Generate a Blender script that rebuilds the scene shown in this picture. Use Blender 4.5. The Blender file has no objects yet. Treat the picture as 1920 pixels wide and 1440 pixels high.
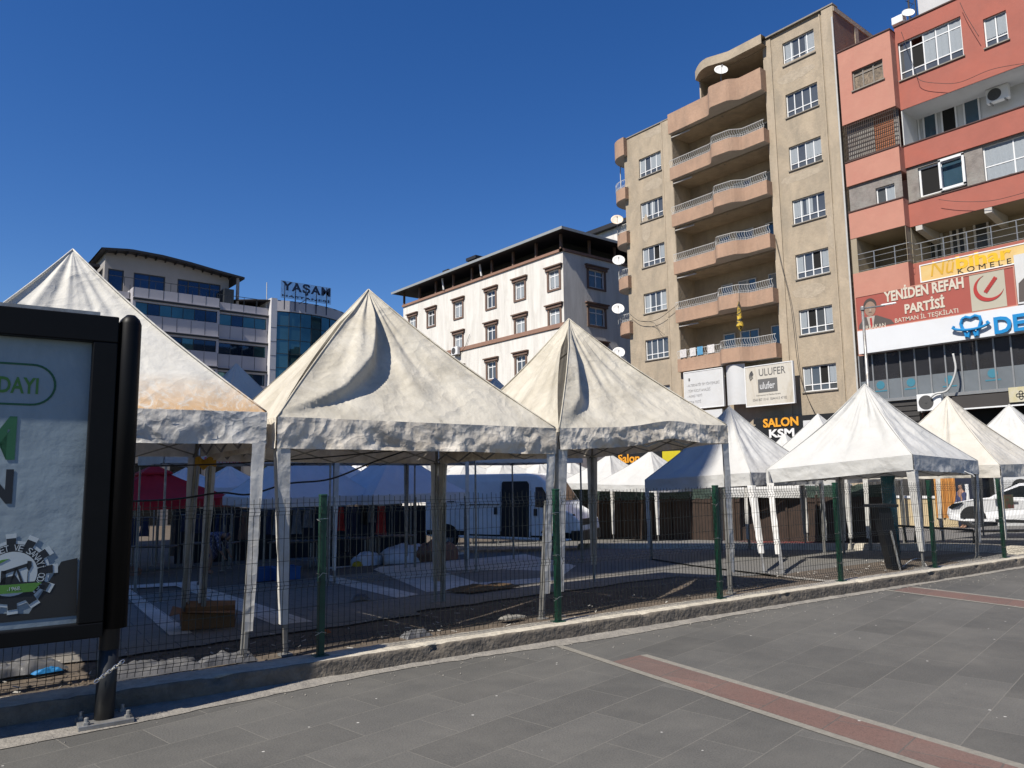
import bpy, bmesh, math, random
import numpy as np
from mathutils import Vector, Matrix, noise
random.seed(7)
SC = bpy.context.scene; COL = SC.collection
R = math.radians
# ---------------------------------------------------------------- camera
H = 1.65; F = 1414.0
yaw, pitch, roll = R(39.1), R(7.15), R(0.75)
fh = np.array([math.sin(yaw), math.cos(yaw), 0]); rh = np.array([math.cos(yaw), -math.sin(yaw), 0])
fw = fh*math.cos(pitch)+np.array([0, 0, 1.0])*math.sin(pitch)
cu = np.cross(rh, fw)
rr = rh*math.cos(roll)-cu*math.sin(roll); uu = cu*math.cos(roll)+rh*math.sin(roll)
CAM = np.array([0, 0, H])
cd = bpy.data.cameras.new('camera'); co = bpy.data.objects.new('camera', cd); COL.objects.link(co)
cd.sensor_width = 36; cd.lens = 36*F/1920; cd.clip_start = .05; cd.clip_end = 2000
co.matrix_world = Matrix(((rr[0], uu[0], -fw[0], 0), (rr[1], uu[1], -fw[1], 0), (rr[2], uu[2], -fw[2], H), (0, 0, 0, 1)))
SC.camera = co
# ---------------------------------------------------------------- light
EL, AZ = R(50), R(6)
S = Vector((-math.cos(EL)*math.cos(AZ), -math.cos(EL)*math.sin(AZ), math.sin(EL)))
w = bpy.data.worlds.new('World'); SC.world = w; w.use_nodes = True
nt = w.node_tree; bg = nt.nodes['Background']; sk = nt.nodes.new('ShaderNodeTexSky')
sk.sky_type = 'NISHITA'; sk.sun_disc = False; sk.sun_elevation = EL; sk.sun_rotation = math.atan2(S.x, S.y)
sk.altitude = 500; sk.air_density = 1.0; sk.dust_density = .15; sk.ozone_density = 3.5
hs = nt.nodes.new('ShaderNodeHueSaturation'); hs.inputs['Saturation'].default_value = 1.3; hs.inputs['Hue'].default_value = .512; nt.links.new(sk.outputs[0], hs.inputs['Color']); nt.links.new(hs.outputs[0], bg.inputs[0]); bg.inputs[1].default_value = .078
sd = bpy.data.lights.new('sun', 'SUN'); so = bpy.data.objects.new('sun', sd); COL.objects.link(so)
sd.energy = 5.0; sd.angle = R(.5); sd.color = (1, .94, .84)
so.rotation_euler = S.to_track_quat('Z', 'Y').to_euler(); so.location = S*60
SC.view_settings.view_transform = 'Standard'; SC.view_settings.look = 'None'
SC.view_settings.exposure = 0.6; SC.view_settings.gamma = 1
SC.cycles.use_denoising = True; SC.cycles.max_bounces = 7; SC.cycles.caustics_reflective = False; SC.cycles.caustics_refractive = False
# ---------------------------------------------------------------- layout helpers
def ray(x, y): return fw+rr*((x-960)/F)+uu*((720-y)/F)
def gz(x, y, z=0.0):
    d = ray(x, y); t = (z-H)/d[2]; p = CAM+d*t; return (float(p[0]), float(p[1]), z)
def yz(x, y):   # the yard slopes gently away behind the kerb
    return -0.057*max(0.0, min(y, 42)-7)-0.01*max(0.0, min(x, 60)-10)
def gy(x, y, up=0.0):
    z = 0.0
    for _ in range(40):
        p = gz(x, y, z+up); z = .5*z+.5*yz(p[0], p[1])
    return (p[0], p[1], z)
def zat(X, Y, py):      # height above the plan point X,Y seen on image row py
    lo, hi = -20.0, 60.0
    for _ in range(60):
        m = (lo+hi)/2; d = np.array([X, Y, m])-CAM; yy = 720-F*(d@uu)/(d@fw)
        if yy > py: lo = m
        else: hi = m
    return m
def dpt(x, depth):      # plan point on image column x (at the horizon) at forward depth
    lat = (x-960)/F*depth
    return (float(fh[0]*depth+rh[0]*lat), float(fh[1]*depth+rh[1]*lat))
class Plane:
    """vertical plane: origin O, horizontal axis U (to the viewer's right), outward normal N"""
    def __init__(s, O, U):
        s.O = np.array(O, float); s.U = np.array(U, float)/np.linalg.norm(U); s.N = np.cross(s.U, [0, 0, 1.0])
    def uv(s, px, py, w=0.0):
        d = ray(px, py); o = s.O+s.N*w; t = ((o-CAM)@s.N)/(d@s.N); p = CAM+d*t
        return float((p-s.O)@s.U), float(p[2]-s.O[2])
    def pt(s, u, v, w=0.0): return tuple(s.O+s.U*u+np.array([0, 0, 1.0])*v+s.N*w)
    def rect(s, x0, y0, x1, y1, w=0.0):   # image top-left, bottom-right -> u0,v0,u1,v1
        a = s.uv(x0, y0, w); b = s.uv(x1, y1, w); return a[0], b[1], b[0], a[1]
# ---------------------------------------------------------------- object helpers
ROOTM = {}
def link(o): COL.objects.link(o); return o
def tag(o, label=None, cat=None, group=None, kind=None):
    if label: o['label'] = label
    if cat: o['category'] = cat
    if group: o['group'] = group
    if kind: o['kind'] = kind
    return o
def thing(name, label, cat, loc=(0, 0, 0), rz=0.0, group=None):
    o = bpy.data.objects.new(name, None); link(o); o.empty_display_size = .2
    o.location = loc; o.rotation_euler = (0, 0, rz); tag(o, label, cat, group)
    ROOTM[o.name] = Matrix.Translation(loc) @ Matrix.Rotation(rz, 4, 'Z')
    return o
def rootm(o):
    while o.parent: o = o.parent
    return ROOTM.get(o.name, Matrix.Identity(4))
class MB:
    def __init__(s): s.v = []; s.f = []
    def add(s, vs, fs):
        n = len(s.v); s.v += [tuple(float(c) for c in p) for p in vs]; s.f += [tuple(i+n for i in f) for f in fs]; return s
    def box(s, c, d, rz=0.0, M=None):
        hx, hy, hz = d[0]/2, d[1]/2, d[2]/2; cr, sr = math.cos(rz), math.sin(rz); vs = []
        for z in (-hz, hz):
            for x, y in ((-hx, -hy), (hx, -hy), (hx, hy), (-hx, hy)):
                vs.append((c[0]+x*cr-y*sr, c[1]+x*sr+y*cr, c[2]+z))
        return s.add(vs, [(3, 2, 1, 0), (4, 5, 6, 7), (0, 1, 5, 4), (1, 2, 6, 5), (2, 3, 7, 6), (3, 0, 4, 7)])
    def pbox(s, P, u0, v0, u1, v1, w0, w1):     # box on a plane, w0<w1 outward
        a = [P.pt(*q) for q in ((u0, v0, w1), (u1, v0, w1), (u1, v0, w0), (u0, v0, w0), (u0, v1, w1), (u1, v1, w1), (u1, v1, w0), (u0, v1, w0))]
        return s.add(a, [(3, 2, 1, 0), (4, 5, 6, 7), (0, 1, 5, 4), (1, 2, 6, 5), (2, 3, 7, 6), (3, 0, 4, 7)])
    def quad(s, a, b, c, d): return s.add([a, b, c, d], [(0, 1, 2, 3)])
    def prism(s, pts, z0, z1):
        n = len(pts); vs = [(p[0], p[1], z0) for p in pts]+[(p[0], p[1], z1) for p in pts]
        return s.add(vs, [tuple(range(n-1, -1, -1)), tuple(range(n, 2*n))]+[(i, (i+1) % n, n+(i+1) % n, n+i) for i in range(n)])
    def pprism(s, P, uvs, w0, w1):              # polygon on plane, extruded
        n = len(uvs); vs = [P.pt(u, v, w1) for u, v in uvs]+[P.pt(u, v, w0) for u, v in uvs]
        return s.add(vs, [tuple(range(n)), tuple(range(2*n-1, n-1, -1))]+[(i, n+i, n+(i+1) % n, (i+1) % n) for i in range(n)])
    def tube(s, pts, r, n=6, cap=True):
        pts = [Vector(p) for p in pts]; k = len(pts); rs = r if isinstance(r, (list, tuple)) else [r]*k; vs = []; up = None
        for i, p in enumerate(pts):
            t = (pts[min(i+1, k-1)]-pts[max(i-1, 0)]).normalized()
            if up is None: up = Vector((0, 0, 1)) if abs(t.z) < .9 else Vector((1, 0, 0))
            a = t.cross(up).normalized(); b = a.cross(t); up = b
            for j in range(n):
                q = 2*math.pi*(j+.5)/n; vs.append(p+(a*math.cos(q)+b*math.sin(q))*rs[i])
        fs = [(i*n+j, i*n+(j+1) % n, (i+1)*n+(j+1) % n, (i+1)*n+j) for i in range(k-1) for j in range(n)]
        if cap: fs += [tuple(range(n-1, -1, -1)), tuple((k-1)*n+j for j in range(n))]
        return s.add(vs, fs)
    def lathe(s, c, prof, ax=(0, 0, 1), n=20):  # prof: (r,h)
        ax = Vector(ax).normalized(); a = ax.orthogonal().normalized(); b = ax.cross(a); c = Vector(c); vs = []
        for r_, h_ in prof:
            for j in range(n):
                q = 2*math.pi*j/n; vs.append(c+ax*h_+(a*math.cos(q)+b*math.sin(q))*r_)
        k = len(prof)
        return s.add(vs, [(i*n+j, i*n+(j+1) % n, (i+1)*n+(j+1) % n, (i+1)*n+j) for i in range(k-1) for j in range(n)]+[tuple(range(n-1, -1, -1)), tuple((k-1)*n+j for j in range(n))])
    def grid(s, fn, nu, nv):
        vs = [fn(i/nu, j/nv) for j in range(nv+1) for i in range(nu+1)]
        return s.add(vs, [(j*(nu+1)+i, j*(nu+1)+i+1, (j+1)*(nu+1)+i+1, (j+1)*(nu+1)+i) for j in range(nv) for i in range(nu)])
    def build(s, name, mat, parent=None, smooth=False, bevel=0.0, kind=None, label=None, weld=False):
        me = bpy.data.meshes.new(name); me.from_pydata(s.v, [], s.f)
        if weld:
            b = bmesh.new(); b.from_mesh(me); bmesh.ops.remove_doubles(b, verts=b.verts, dist=1e-4); bmesh.ops.recalc_face_normals(b, faces=b.faces); b.to_mesh(me); b.free()
        me.materials.append(mat)
        o = link(bpy.data.objects.new(name, me))
        if parent is not None:
            me.transform(rootm(parent).inverted()); o.parent = parent
        if smooth: me.shade_smooth()
        if bevel:
            m = o.modifiers.new('bevel', 'BEVEL'); m.width = bevel; m.segments = 2; m.limit_method = 'ANGLE'
        me.update(); return tag(o, label=label, kind=kind)
def fbm(x, y, z=0.0, o=4): return noise.fractal(Vector((x, y, z)), .6, 2.1, o)
# ---------------------------------------------------------------- materials
MATS = {}; KA = .8     # base colours below are scaled by this
def M(name, col, rough=.8, var=.12, scale=3.0, bump=0.0, bscale=30.0, metal=0.0, stain=None, stain_amt=.5, sscale=1.0, stretch=(1, 1, 1), transl=0.0, spec=.4, coat=0.0, sthr=(.45, .7), world=True):
    if name in MATS: return MATS[name]
    col = tuple(c*KA for c in col); stain = tuple(c*KA for c in stain) if stain else None
    m = bpy.data.materials.new(name); m.use_nodes = True; n = m.node_tree.nodes; l = m.node_tree.links
    b = n['Principled BSDF']; b.inputs['Roughness'].default_value = rough; b.inputs['Metallic'].default_value = metal
    b.inputs['Specular IOR Level'].default_value = spec; b.inputs['Coat Weight'].default_value = coat
    tc = n.new('ShaderNodeTexCoord'); mp = n.new('ShaderNodeMapping'); mp.inputs['Scale'].default_value = stretch
    l.new(tc.outputs['Object'], mp.inputs[0])
    nz = n.new('ShaderNodeTexNoise'); nz.inputs['Scale'].default_value = scale; nz.inputs['Detail'].default_value = 8; nz.inputs['Roughness'].default_value = .65
    l.new(mp.outputs[0], nz.inputs['Vector'])
    cr = n.new('ShaderNodeValToRGB'); e = cr.color_ramp.elements
    e[0].position = .25; e[1].position = .75
    e[0].color = tuple(max(0, c*(1-var)) for c in col)+(1,); e[1].color = tuple(min(1, c*(1+var)) for c in col)+(1,)
    l.new(nz.outputs[0], cr.inputs[0]); out = cr.outputs[0]
    if stain:
        n2 = n.new('ShaderNodeTexNoise'); n2.inputs['Scale'].default_value = sscale; n2.inputs['Detail'].default_value = 9; n2.inputs['Roughness'].default_value = .7; n2.inputs['Distortion'].default_value = .6
        l.new(mp.outputs[0], n2.inputs['Vector'])
        mr = n.new('ShaderNodeMapRange'); mr.inputs[1].default_value = sthr[0]; mr.inputs[2].default_value = sthr[1]; mr.inputs[4].default_value = stain_amt
        l.new(n2.outputs[0], mr.inputs[0]); mx = n.new('ShaderNodeMix'); mx.data_type = 'RGBA'
        l.new(mr.outputs[0], mx.inputs[0]); l.new(out, mx.inputs[6]); mx.inputs[7].default_value = tuple(stain)+(1,); out = mx.outputs[2]
    l.new(out, b.inputs['Base Color'])
    if bump:
        n3 = n.new('ShaderNodeTexNoise'); n3.inputs['Scale'].default_value = bscale; n3.inputs['Detail'].default_value = 6
        l.new(tc.outputs['Object'], n3.inputs['Vector'])
        bp = n.new('ShaderNodeBump'); bp.inputs['Strength'].default_value = bump; bp.inputs['Distance'].default_value = .02
        l.new(n3.outputs[0], bp.inputs['Height']); l.new(bp.outputs[0], b.inputs['Normal'])
    if transl:
        t = n.new('ShaderNodeBsdfTranslucent'); l.new(out, t.inputs[0]); ms = n.new('ShaderNodeMixShader'); ms.inputs[0].default_value = transl
        l.new(b.outputs[0], ms.inputs[1]); l.new(t.outputs[0], ms.inputs[2]); l.new(ms.outputs[0], n['Material Output'].inputs[0])
    MATS[name] = m; return m
def crease(m, scales=((3.0, .5), (8.0, .35)), dist=.03, stretch=(1, 1, 1), fine=.25):
    """crumpled cloth: bump from ridged, warped cell pattern"""
    n = m.node_tree.nodes; l = m.node_tree.links; b = n['Principled BSDF']; tc = n.new('ShaderNodeTexCoord'); mp = n.new('ShaderNodeMapping'); mp.inputs['Scale'].default_value = stretch; l.new(tc.outputs['Object'], mp.inputs[0])
    wn = n.new('ShaderNodeTexNoise'); wn.inputs['Scale'].default_value = 1.7; wn.inputs['Detail'].default_value = 4; l.new(mp.outputs[0], wn.inputs['Vector'])
    va = n.new('ShaderNodeVectorMath'); va.operation = 'MULTIPLY_ADD'; l.new(wn.outputs['Color'], va.inputs[0]); va.inputs[1].default_value = (.9, .9, .9); l.new(mp.outputs[0], va.inputs[2]); acc = None
    for i, (sc, am) in enumerate(scales):
        vo = n.new('ShaderNodeTexVoronoi'); vo.feature = 'F1'; vo.inputs['Scale'].default_value = sc; l.new(va.outputs[0], vo.inputs['Vector'])
        m1 = n.new('ShaderNodeMath'); m1.operation = 'MULTIPLY_ADD'; l.new(vo.outputs['Distance'], m1.inputs[0]); m1.inputs[1].default_value = am
        if acc: l.new(acc, m1.inputs[2])
        else: m1.inputs[2].default_value = 0
        acc = m1.outputs[0]
    nz = n.new('ShaderNodeTexNoise'); nz.inputs['Scale'].default_value = 26; nz.inputs['Detail'].default_value = 7; nz.inputs['Roughness'].default_value = .7; l.new(mp.outputs[0], nz.inputs['Vector'])
    m2 = n.new('ShaderNodeMath'); m2.operation = 'MULTIPLY_ADD'; l.new(nz.outputs[0], m2.inputs[0]); m2.inputs[1].default_value = fine*.3; l.new(acc, m2.inputs[2])
    bp = n.new('ShaderNodeBump'); bp.inputs['Strength'].default_value = 1; bp.inputs['Distance'].default_value = dist; l.new(m2.outputs[0], bp.inputs['Height']); l.new(bp.outputs[0], b.inputs['Normal'])
    for q in n:
        if q.type == 'BSDF_TRANSLUCENT': l.new(bp.outputs[0], q.inputs['Normal'])
    return m
def glass(name, col, rough=.04, spec=.9):
    if name in MATS: return MATS[name]
    m = M(name, col, rough=rough, var=.25, scale=.6, spec=spec); return m
def text(s, P, u0, v0, u1, v1, w, mat, parent, name='lettering', ex=.01, off=0.0, shear=0.0, label=None, sp=1.0):
    cu_ = bpy.data.curves.new('txt', 'FONT'); cu_.body = s; cu_.size = 1; cu_.offset = off; cu_.shear = shear; cu_.space_character = sp; cu_.resolution_u = 3
    o = bpy.data.objects.new('txt', cu_); link(o); bpy.context.view_layer.update()
    me = bpy.data.meshes.new_from_object(o.evaluated_get(bpy.context.evaluated_depsgraph_get()))
    bpy.data.objects.remove(o); bpy.data.curves.remove(cu_)
    xs = [v.co.x for v in me.vertices]; ys = [v.co.y for v in me.vertices]
    x0, x1, y0, y1 = min(xs), max(xs), min(ys), max(ys)
    vs = [(u0+(v.co.x-x0)/(x1-x0)*(u1-u0), v0+(v.co.y-y0)/(y1-y0)*(v1-v0)) for v in me.vertices]
    n = len(vs); fs = [tuple(p.vertices) for p in me.polygons]
    ed = {}
    for p in fs:
        for a, b in zip(p, p[1:]+p[:1]): ed[(a, b)] = 1
    side = [(a, a+n, b+n, b) for (a, b) in ed if (b, a) not in ed]
    mb = MB(); mb.add([P.pt(u, v, w+ex) for u, v in vs]+[P.pt(u, v, w) for u, v in vs], fs+side)
    bpy.data.meshes.remove(me)
    return mb.build(name, mat, parent, label=label)
# ---------------------------------------------------------------- ground and paving
def tiles_mat(name, c1, c2, mortar, bw, bh, rot, ms=.006, scale_noise=6, dirt=(.2, .19, .17), damt=.35):
    c1, c2, mortar, dirt = [tuple(q*KA for q in c) for c in (c1, c2, mortar, dirt)]
    m = bpy.data.materials.new(name); m.use_nodes = True; n = m.node_tree.nodes; l = m.node_tree.links; b = n['Principled BSDF']
    b.inputs['Roughness'].default_value = .75; b.inputs['Specular IOR Level'].default_value = .35
    tc = n.new('ShaderNodeTexCoord'); mp = n.new('ShaderNodeMapping'); mp.inputs['Rotation'].default_value = (0, 0, rot); l.new(tc.outputs['Object'], mp.inputs[0])
    br = n.new('ShaderNodeTexBrick'); br.inputs['Scale'].default_value = 1; br.inputs['Brick Width'].default_value = bw; br.inputs['Row Height'].default_value = bh
    br.inputs['Mortar Size'].default_value = ms; br.inputs['Mortar Smooth'].default_value = .3; br.inputs['Color1'].default_value = c1+(1,); br.inputs['Color2'].default_value = c2+(1,); br.inputs['Mortar'].default_value = mortar+(1,)
    l.new(mp.outputs[0], br.inputs['Vector'])
    out = br.outputs['Color']
    for sc, amt, dark, lo, hi, det in ((90, .55, (.02, .02, .02), .45, .75, 3), (1.1, damt, dirt, .42, .72, 9), (4.5, .25, (.05, .05, .048), .52, .74, 9), (.35, .5, (.05, .05, .05), .5, .75, 6)):
        nz = n.new('ShaderNodeTexNoise'); nz.inputs['Scale'].default_value = sc; nz.inputs['Detail'].default_value = det; nz.inputs['Roughness'].default_value = .7; l.new(tc.outputs['Object'], nz.inputs['Vector'])
        mr = n.new('ShaderNodeMapRange'); mr.inputs[1].default_value = lo; mr.inputs[2].default_value = hi; mr.inputs[4].default_value = amt; l.new(nz.outputs[0], mr.inputs[0])
        mx = n.new('ShaderNodeMix'); mx.data_type = 'RGBA'; l.new(mr.outputs[0], mx.inputs[0]); l.new(out, mx.inputs[6]); mx.inputs[7].default_value = dark+(1,); out = mx.outputs[2]
    l.new(out, b.inputs['Base Color'])
    # sparse white specks of litter and gum
    vo = n.new('ShaderNodeTexVoronoi'); vo.inputs['Scale'].default_value = 3.5; l.new(tc.outputs['Object'], vo.inputs['Vector'])
    lt = n.new('ShaderNodeMath'); lt.operation = 'LESS_THAN'; lt.inputs[1].default_value = .035; l.new(vo.outputs['Distance'], lt.inputs[0])
    mx = n.new('ShaderNodeMix'); mx.data_type = 'RGBA'; l.new(lt.outputs[0], mx.inputs[0]); l.new(out, mx.inputs[6]); mx.inputs[7].default_value = (.38, .37, .35, 1); l.new(mx.outputs[2], b.inputs['Base Color'])
    nb = n.new('ShaderNodeTexNoise'); nb.inputs['Scale'].default_value = 60; nb.inputs['Detail'].default_value = 5; l.new(tc.outputs['Object'], nb.inputs['Vector'])
    ad = n.new('ShaderNodeMath'); ad.operation = 'MULTIPLY_ADD'; l.new(br.outputs['Fac'], ad.inputs[0]); ad.inputs[1].default_value = -.6; l.new(nb.outputs[0], ad.inputs[2])
    bp = n.new('ShaderNodeBump'); bp.inputs['Strength'].default_value = .35; bp.inputs['Distance'].default_value = .01; l.new(ad.outputs[0], bp.inputs['Height']); l.new(bp.outputs[0], b.inputs['Normal'])
    return m
m_plaza = tiles_mat('plaza_stone', (.092, .090, .084), (.122, .119, .111), (.165, .158, .142), .9, .42, R(-8.6), .005)
m_band = tiles_mat('pink_stone', (.165, .10, .085), (.20, .118, .098), (.12, .10, .09), .6, .5, R(-8.6), .006, damt=.25)
m_border = M('pale_border_stone', (.23, .215, .185), .8, .2, 20, bump=.3, bscale=60)
m_dirt = M('yard_dirt', (.11, .085, .062), .95, .45, 5, bump=1.0, bscale=14, stain=(.05, .042, .034), stain_amt=.8, sscale=2.5)
m_slab = tiles_mat('yard_slab', (.20, .18, .155), (.235, .212, .18), (.06, .06, .06), .5, .5, R(8), .008)
m_stripe = tiles_mat('white_slab', (.78, .70, .60), (.82, .74, .63), (.2, .19, .18), .5, .5, R(8), .008)
m_asph = M('yard_asphalt', (.135, .13, .122), .9, .25, 8, bump=.6, bscale=50, stain=(.17, .16, .14), stain_amt=.6, sscale=.8)
m_face = M('shaded_kerb_face', (.17, .145, .115), .95, .35, 9, bump=1.0, bscale=24, stain=(.10, .085, .07), stain_amt=.8, sscale=5)  # concrete darkened: shade of the unlit kerb front put into the colour
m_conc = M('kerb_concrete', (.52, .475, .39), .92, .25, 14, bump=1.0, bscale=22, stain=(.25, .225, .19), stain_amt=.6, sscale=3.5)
m_mortar = M('mortar', (.27, .25, .22), .95, .25, 12, bump=.7, bscale=40, stain=(.15, .14, .13), stain_amt=.8, sscale=5)
def yf(x): return 6.20-.0995*(x-2)       # kerb front line
def yb(x): return yf(x)+.33
mb = MB(); X0, X1 = -60, 140
mb.add([(X0, -80, 0), (X1, -80, 0), (X1, yf(X1)+.1, 0), (X0, yf(X0)+.1, 0)], [(0, 1, 2, 3)]); mb.build('plaza_pavement', m_plaza, kind='structure')
mb = MB()
xs = [-60, -30, -10, -6, -3]+[i*.5 for i in range(-5, 50)]+[26, 28, 30, 34, 38, 45, 60, 100, 140, 400]
ys = [0, .3, .6, .9, 1.2, 1.5, 1.8, 2.1, 2.5, 3, 4, 5, 6, 8, 10, 13, 16, 20, 25, 30, 40, 80, 200, 600]
vs = []
for j in ys:
    for x in xs:
        y = yf(x)+.15+j; near = max(0, 1-abs(j-.9)/.9) if j < 1.8 else 0
        vs.append((x, y, yz(x, y)-.006+near*.035*(fbm(x*1.7, y*1.7)) if j < 3 else yz(x, y)-.006))
nx = len(xs); mb.add(vs, [(a*nx+i, a*nx+i+1, (a+1)*nx+i+1, (a+1)*nx+i) for a in range(len(ys)-1) for i in range(nx-1)])
mb.build('yard_ground', m_dirt, kind='structure', smooth=True)
def sheet(name, poly, mat, dz=.004, kind='structure', sub=0):
    b = MB(); n = len(poly); b.add([(p[0], p[1], yz(p[0], p[1])+dz) for p in poly], [tuple(range(n))]); return b.build(name, mat, kind=kind)
def strip_grid(name, f0, f1, a, b_, n, mat, dz):
    """sheet between curves f0(x) and f1(x) following the sloping yard"""
    g = MB(); g.grid(lambda u, v: (lambda x, y: (x, y, yz(x, y)+dz))(a+(b_-a)*u, f0(a+(b_-a)*u)*(1-v)+f1(a+(b_-a)*u)*v), n, 12); return g.build(name, mat, kind='structure')
# slab paving of the yard, ragged near edge
strip_grid('yard_paving', lambda x: 8.75+.12*fbm(x*1.3, 2)-(.03*x)+(.35 if x > 5.4 else 0), lambda x: 17-.06*x, -2, 10.8, 90, m_slab, .012)
strip_grid('service_road', lambda x: 7.2+.25*max(0, 12.2-x)*3 if x < 12.2 else 5.75-.09*(x-12), lambda x: 30.0, 10.85, 60, 60, m_asph, .004)
def quad_px(name, pts, mat, dz):
    P_ = [gy(*p) for p in pts]; return sheet(name, P_, mat, dz)
mb = MB()
for pts in ([(221, 1107), (244, 1106), (362, 1190), (318, 1194)], [(330, 1100), (367, 1097), (588, 1168), (514, 1174)], [(221, 1106), (221, 1100), (372, 1091), (368, 1098)],
            [(600, 1070), (600, 1062), (876, 1033), (880, 1039)], [(608, 1078), (608, 1090), (748, 1124), (785, 1116)], [(700, 1069), (712, 1064), (985, 1040), (1080, 1062), (1040, 1092), (800, 1112)]):
    P_ = [gy(*p) for p in pts]; mb.add([(p[0], p[1], yz(p[0], p[1])+.018) for p in P_], [tuple(range(len(P_)))])
mb.build('white_paving_stripes', m_stripe, kind='structure')
# pale concrete edging between the dirt and the asphalt
mb = MB(); edge = [(1215, 1048), (1300, 1062), (1380, 1072), (1460, 1082), (1560, 1092), (1640, 1090)]
pe = [gy(*p) for p in edge]
for a, b_ in zip(pe, pe[1:]):
    q = .38; mb.add([(a[0]-.1, a[1]-q, a[2]+.02), (b_[0]-.1, b_[1]-q, b_[2]+.02), (b_[0], b_[1]+.1, b_[2]+.03), (a[0], a[1]+.1, a[2]+.03)], [(0, 1, 2, 3)])
mb.build('yard_concrete_edging', m_mortar, kind='structure')
# red carpet strip by the hoarding
mb = MB(); ca = [gy(1080, 995), gy(1300, 1012), gy(1560, 1028), gy(1640, 1012), gy(1560, 1012), gy(1300, 1000), gy(1080, 985)]
mb.add([(p[0], p[1], yz(p[0], p[1])+.02) for p in ca], [(0, 1, 5, 6), (1, 2, 4, 5), (2, 3, 4)])
mb.build('red_ground_covering', M('red_carpet', (.35, .03, .03), .95, .3, 10), kind='structure')
# kerb
def kerb(x0, x1, n, name):
    b = MB(); prof = [(-.004, -.01), (.0, .04), (.002, .08), (.003, .12), (.006, .146), (.016, .155), (.03, .156), (.12, .157), (.22, .157), (.30, .156), (.33, .15), (.34, .05), (.34, -.25)]
    k = len(prof); vs = []
    for i in range(n+1):
        x = x0+(x1-x0)*i/n
        for j, (dy, z) in enumerate(prof):
            a = .006 if j < 11 else 0; chip = 0
            c = fbm(x*2.2, 7.7+j*.1); chip = max(0, c-.28)*.10 if j in (3, 4, 5, 6) else 0
            vs.append((x, yf(x)+dy+a*fbm(x*5, j*.35, 3)+chip+.02*fbm(x*.4, 1.5), z-chip*.5+(.004*fbm(x*6, j*.8, 9) if z > .01 else 0)))
    b.add(vs, [(i*k+j, (i+1)*k+j, (i+1)*k+j+1, i*k+j+1) for i in range(n) for j in range(k-1)])
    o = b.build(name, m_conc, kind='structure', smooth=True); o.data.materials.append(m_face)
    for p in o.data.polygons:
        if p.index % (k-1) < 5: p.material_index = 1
    return o
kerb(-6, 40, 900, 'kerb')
mb = MB()
def apron(u, v):
    x = -6+46*u; wd = .07+.05*abs(fbm(x*1.3, 4))+(.36*max(0, min(1, (3.4-x)/2.6)))+(.12*max(0, 1-abs(x-6)/2))
    e = wd*(1+.12*fbm(x*.8, 8.8)+.05*fbm(x*7, 3)); y = yf(x)+.03-(e+.03)*v; return (x, y, .026*(1-v)**1.5+.005+.006*fbm(x*9, v*3)*(1-v))
mb.grid(apron, 700, 6); mb.build('kerb_mortar_apron', m_mortar, kind='structure', smooth=True)
# pink bands with pale borders
def lx(x0, y): return x0-.152*(5.85-y)
def band(name, x0, ytop, wid):
    a = MB(); b = MB(); yb_ = -14
    for e0, e1, yt in ((0, .075, yf(x0)), (wid-.075, wid, ytop)):
        a.add([(lx(x0, yb_)+e0, yb_, .004), (lx(x0, yb_)+e1, yb_, .004), (lx(x0, yt)+e1, yt-.02, .004), (lx(x0, yt)+e0, yt, .004)], [(0, 1, 2, 3)])
    b.add([(lx(x0, yb_)+.075, yb_, .004), (lx(x0, yb_)+wid-.075, yb_, .004), (lx(x0, ytop)+wid-.075, ytop, .004), (lx(x0, ytop)+.075, ytop, .004)], [(0, 1, 2, 3)])
    a.build('paving_border', m_border, kind='structure'); b.build(name, m_band, kind='structure')
band('pink_paving_band', 5.19, 4.92, .52); band('pink_paving_band', 11.14, yf(11.4)-.12, .66)
# ---------------------------------------------------------------- mesh fence
m_green = M('green_paint', (.005, .048, .027), .45, .3, 6, bump=.15, bscale=20, stain=(.03, .06, .04), stain_amt=.4, sscale=6)
m_wire = M('dark_wire', (.03, .035, .035), .4, .3, 20, metal=.5)
m_zinc = M('bare_metal', (.38, .38, .37), .45, .25, 12, metal=.6, stain=(.14, .10, .07), stain_amt=.6, sscale=5)
postx = [-2.05, .42, 2.95, 5.50, 7.97, 10.45, 12.95, 15.25, 17.7, 20.2, 22.7]
def py_(x): return yf(x)+.20
fence = thing('wire_mesh_fence', 'green post and dark wire mesh fence standing along the concrete kerb', 'fence', (postx[0], py_(postx[0]), .15))
folds = [1.40, .78, .27]; hz = [1.465, 1.43, 1.40, 1.37, 1.17, .98, .81, .78, .75, .58, .42, .30, .27, .24]
def foldoff(z):
    for f in folds:
        if abs(z-f) < .045: return -.028*(1-abs(z-f)/.045)
    return 0
zs = [.2]+sorted([f+d for f in folds for d in (-.045, 0, .045)])+[1.51]
for i, x in enumerate(postx):
    b = MB(); lean = random.uniform(-.008, .008)
    b.box((x, py_(x), .82), (.058, .058, 1.40), R(-5.7)); b.box((x, py_(x), 1.525), (.064, .064, .02), R(-5.7)); b.box((x, py_(x), .158), (.13, .12, .012), R(-5.7))
    p = b.build('post', m_green, fence, bevel=.006)
    for z in (1.28, .86, .38):
        c = MB(); z += random.uniform(-.05, .05); y0 = py_(x); tl = random.uniform(-.02, .02); c.tube([(x-.04, y0-.045, z+tl), (x-.034, y0+.034, z), (x+.034, y0+.034, z+.004), (x+.036, y0-.04, z-tl), (x-.01, y0-.042, z+.01), (x-.05-random.random()*.05, y0-.05, z+random.uniform(-.03, .03))], .0028, 4); c.build('tie_wire', m_zinc, p)
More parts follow.
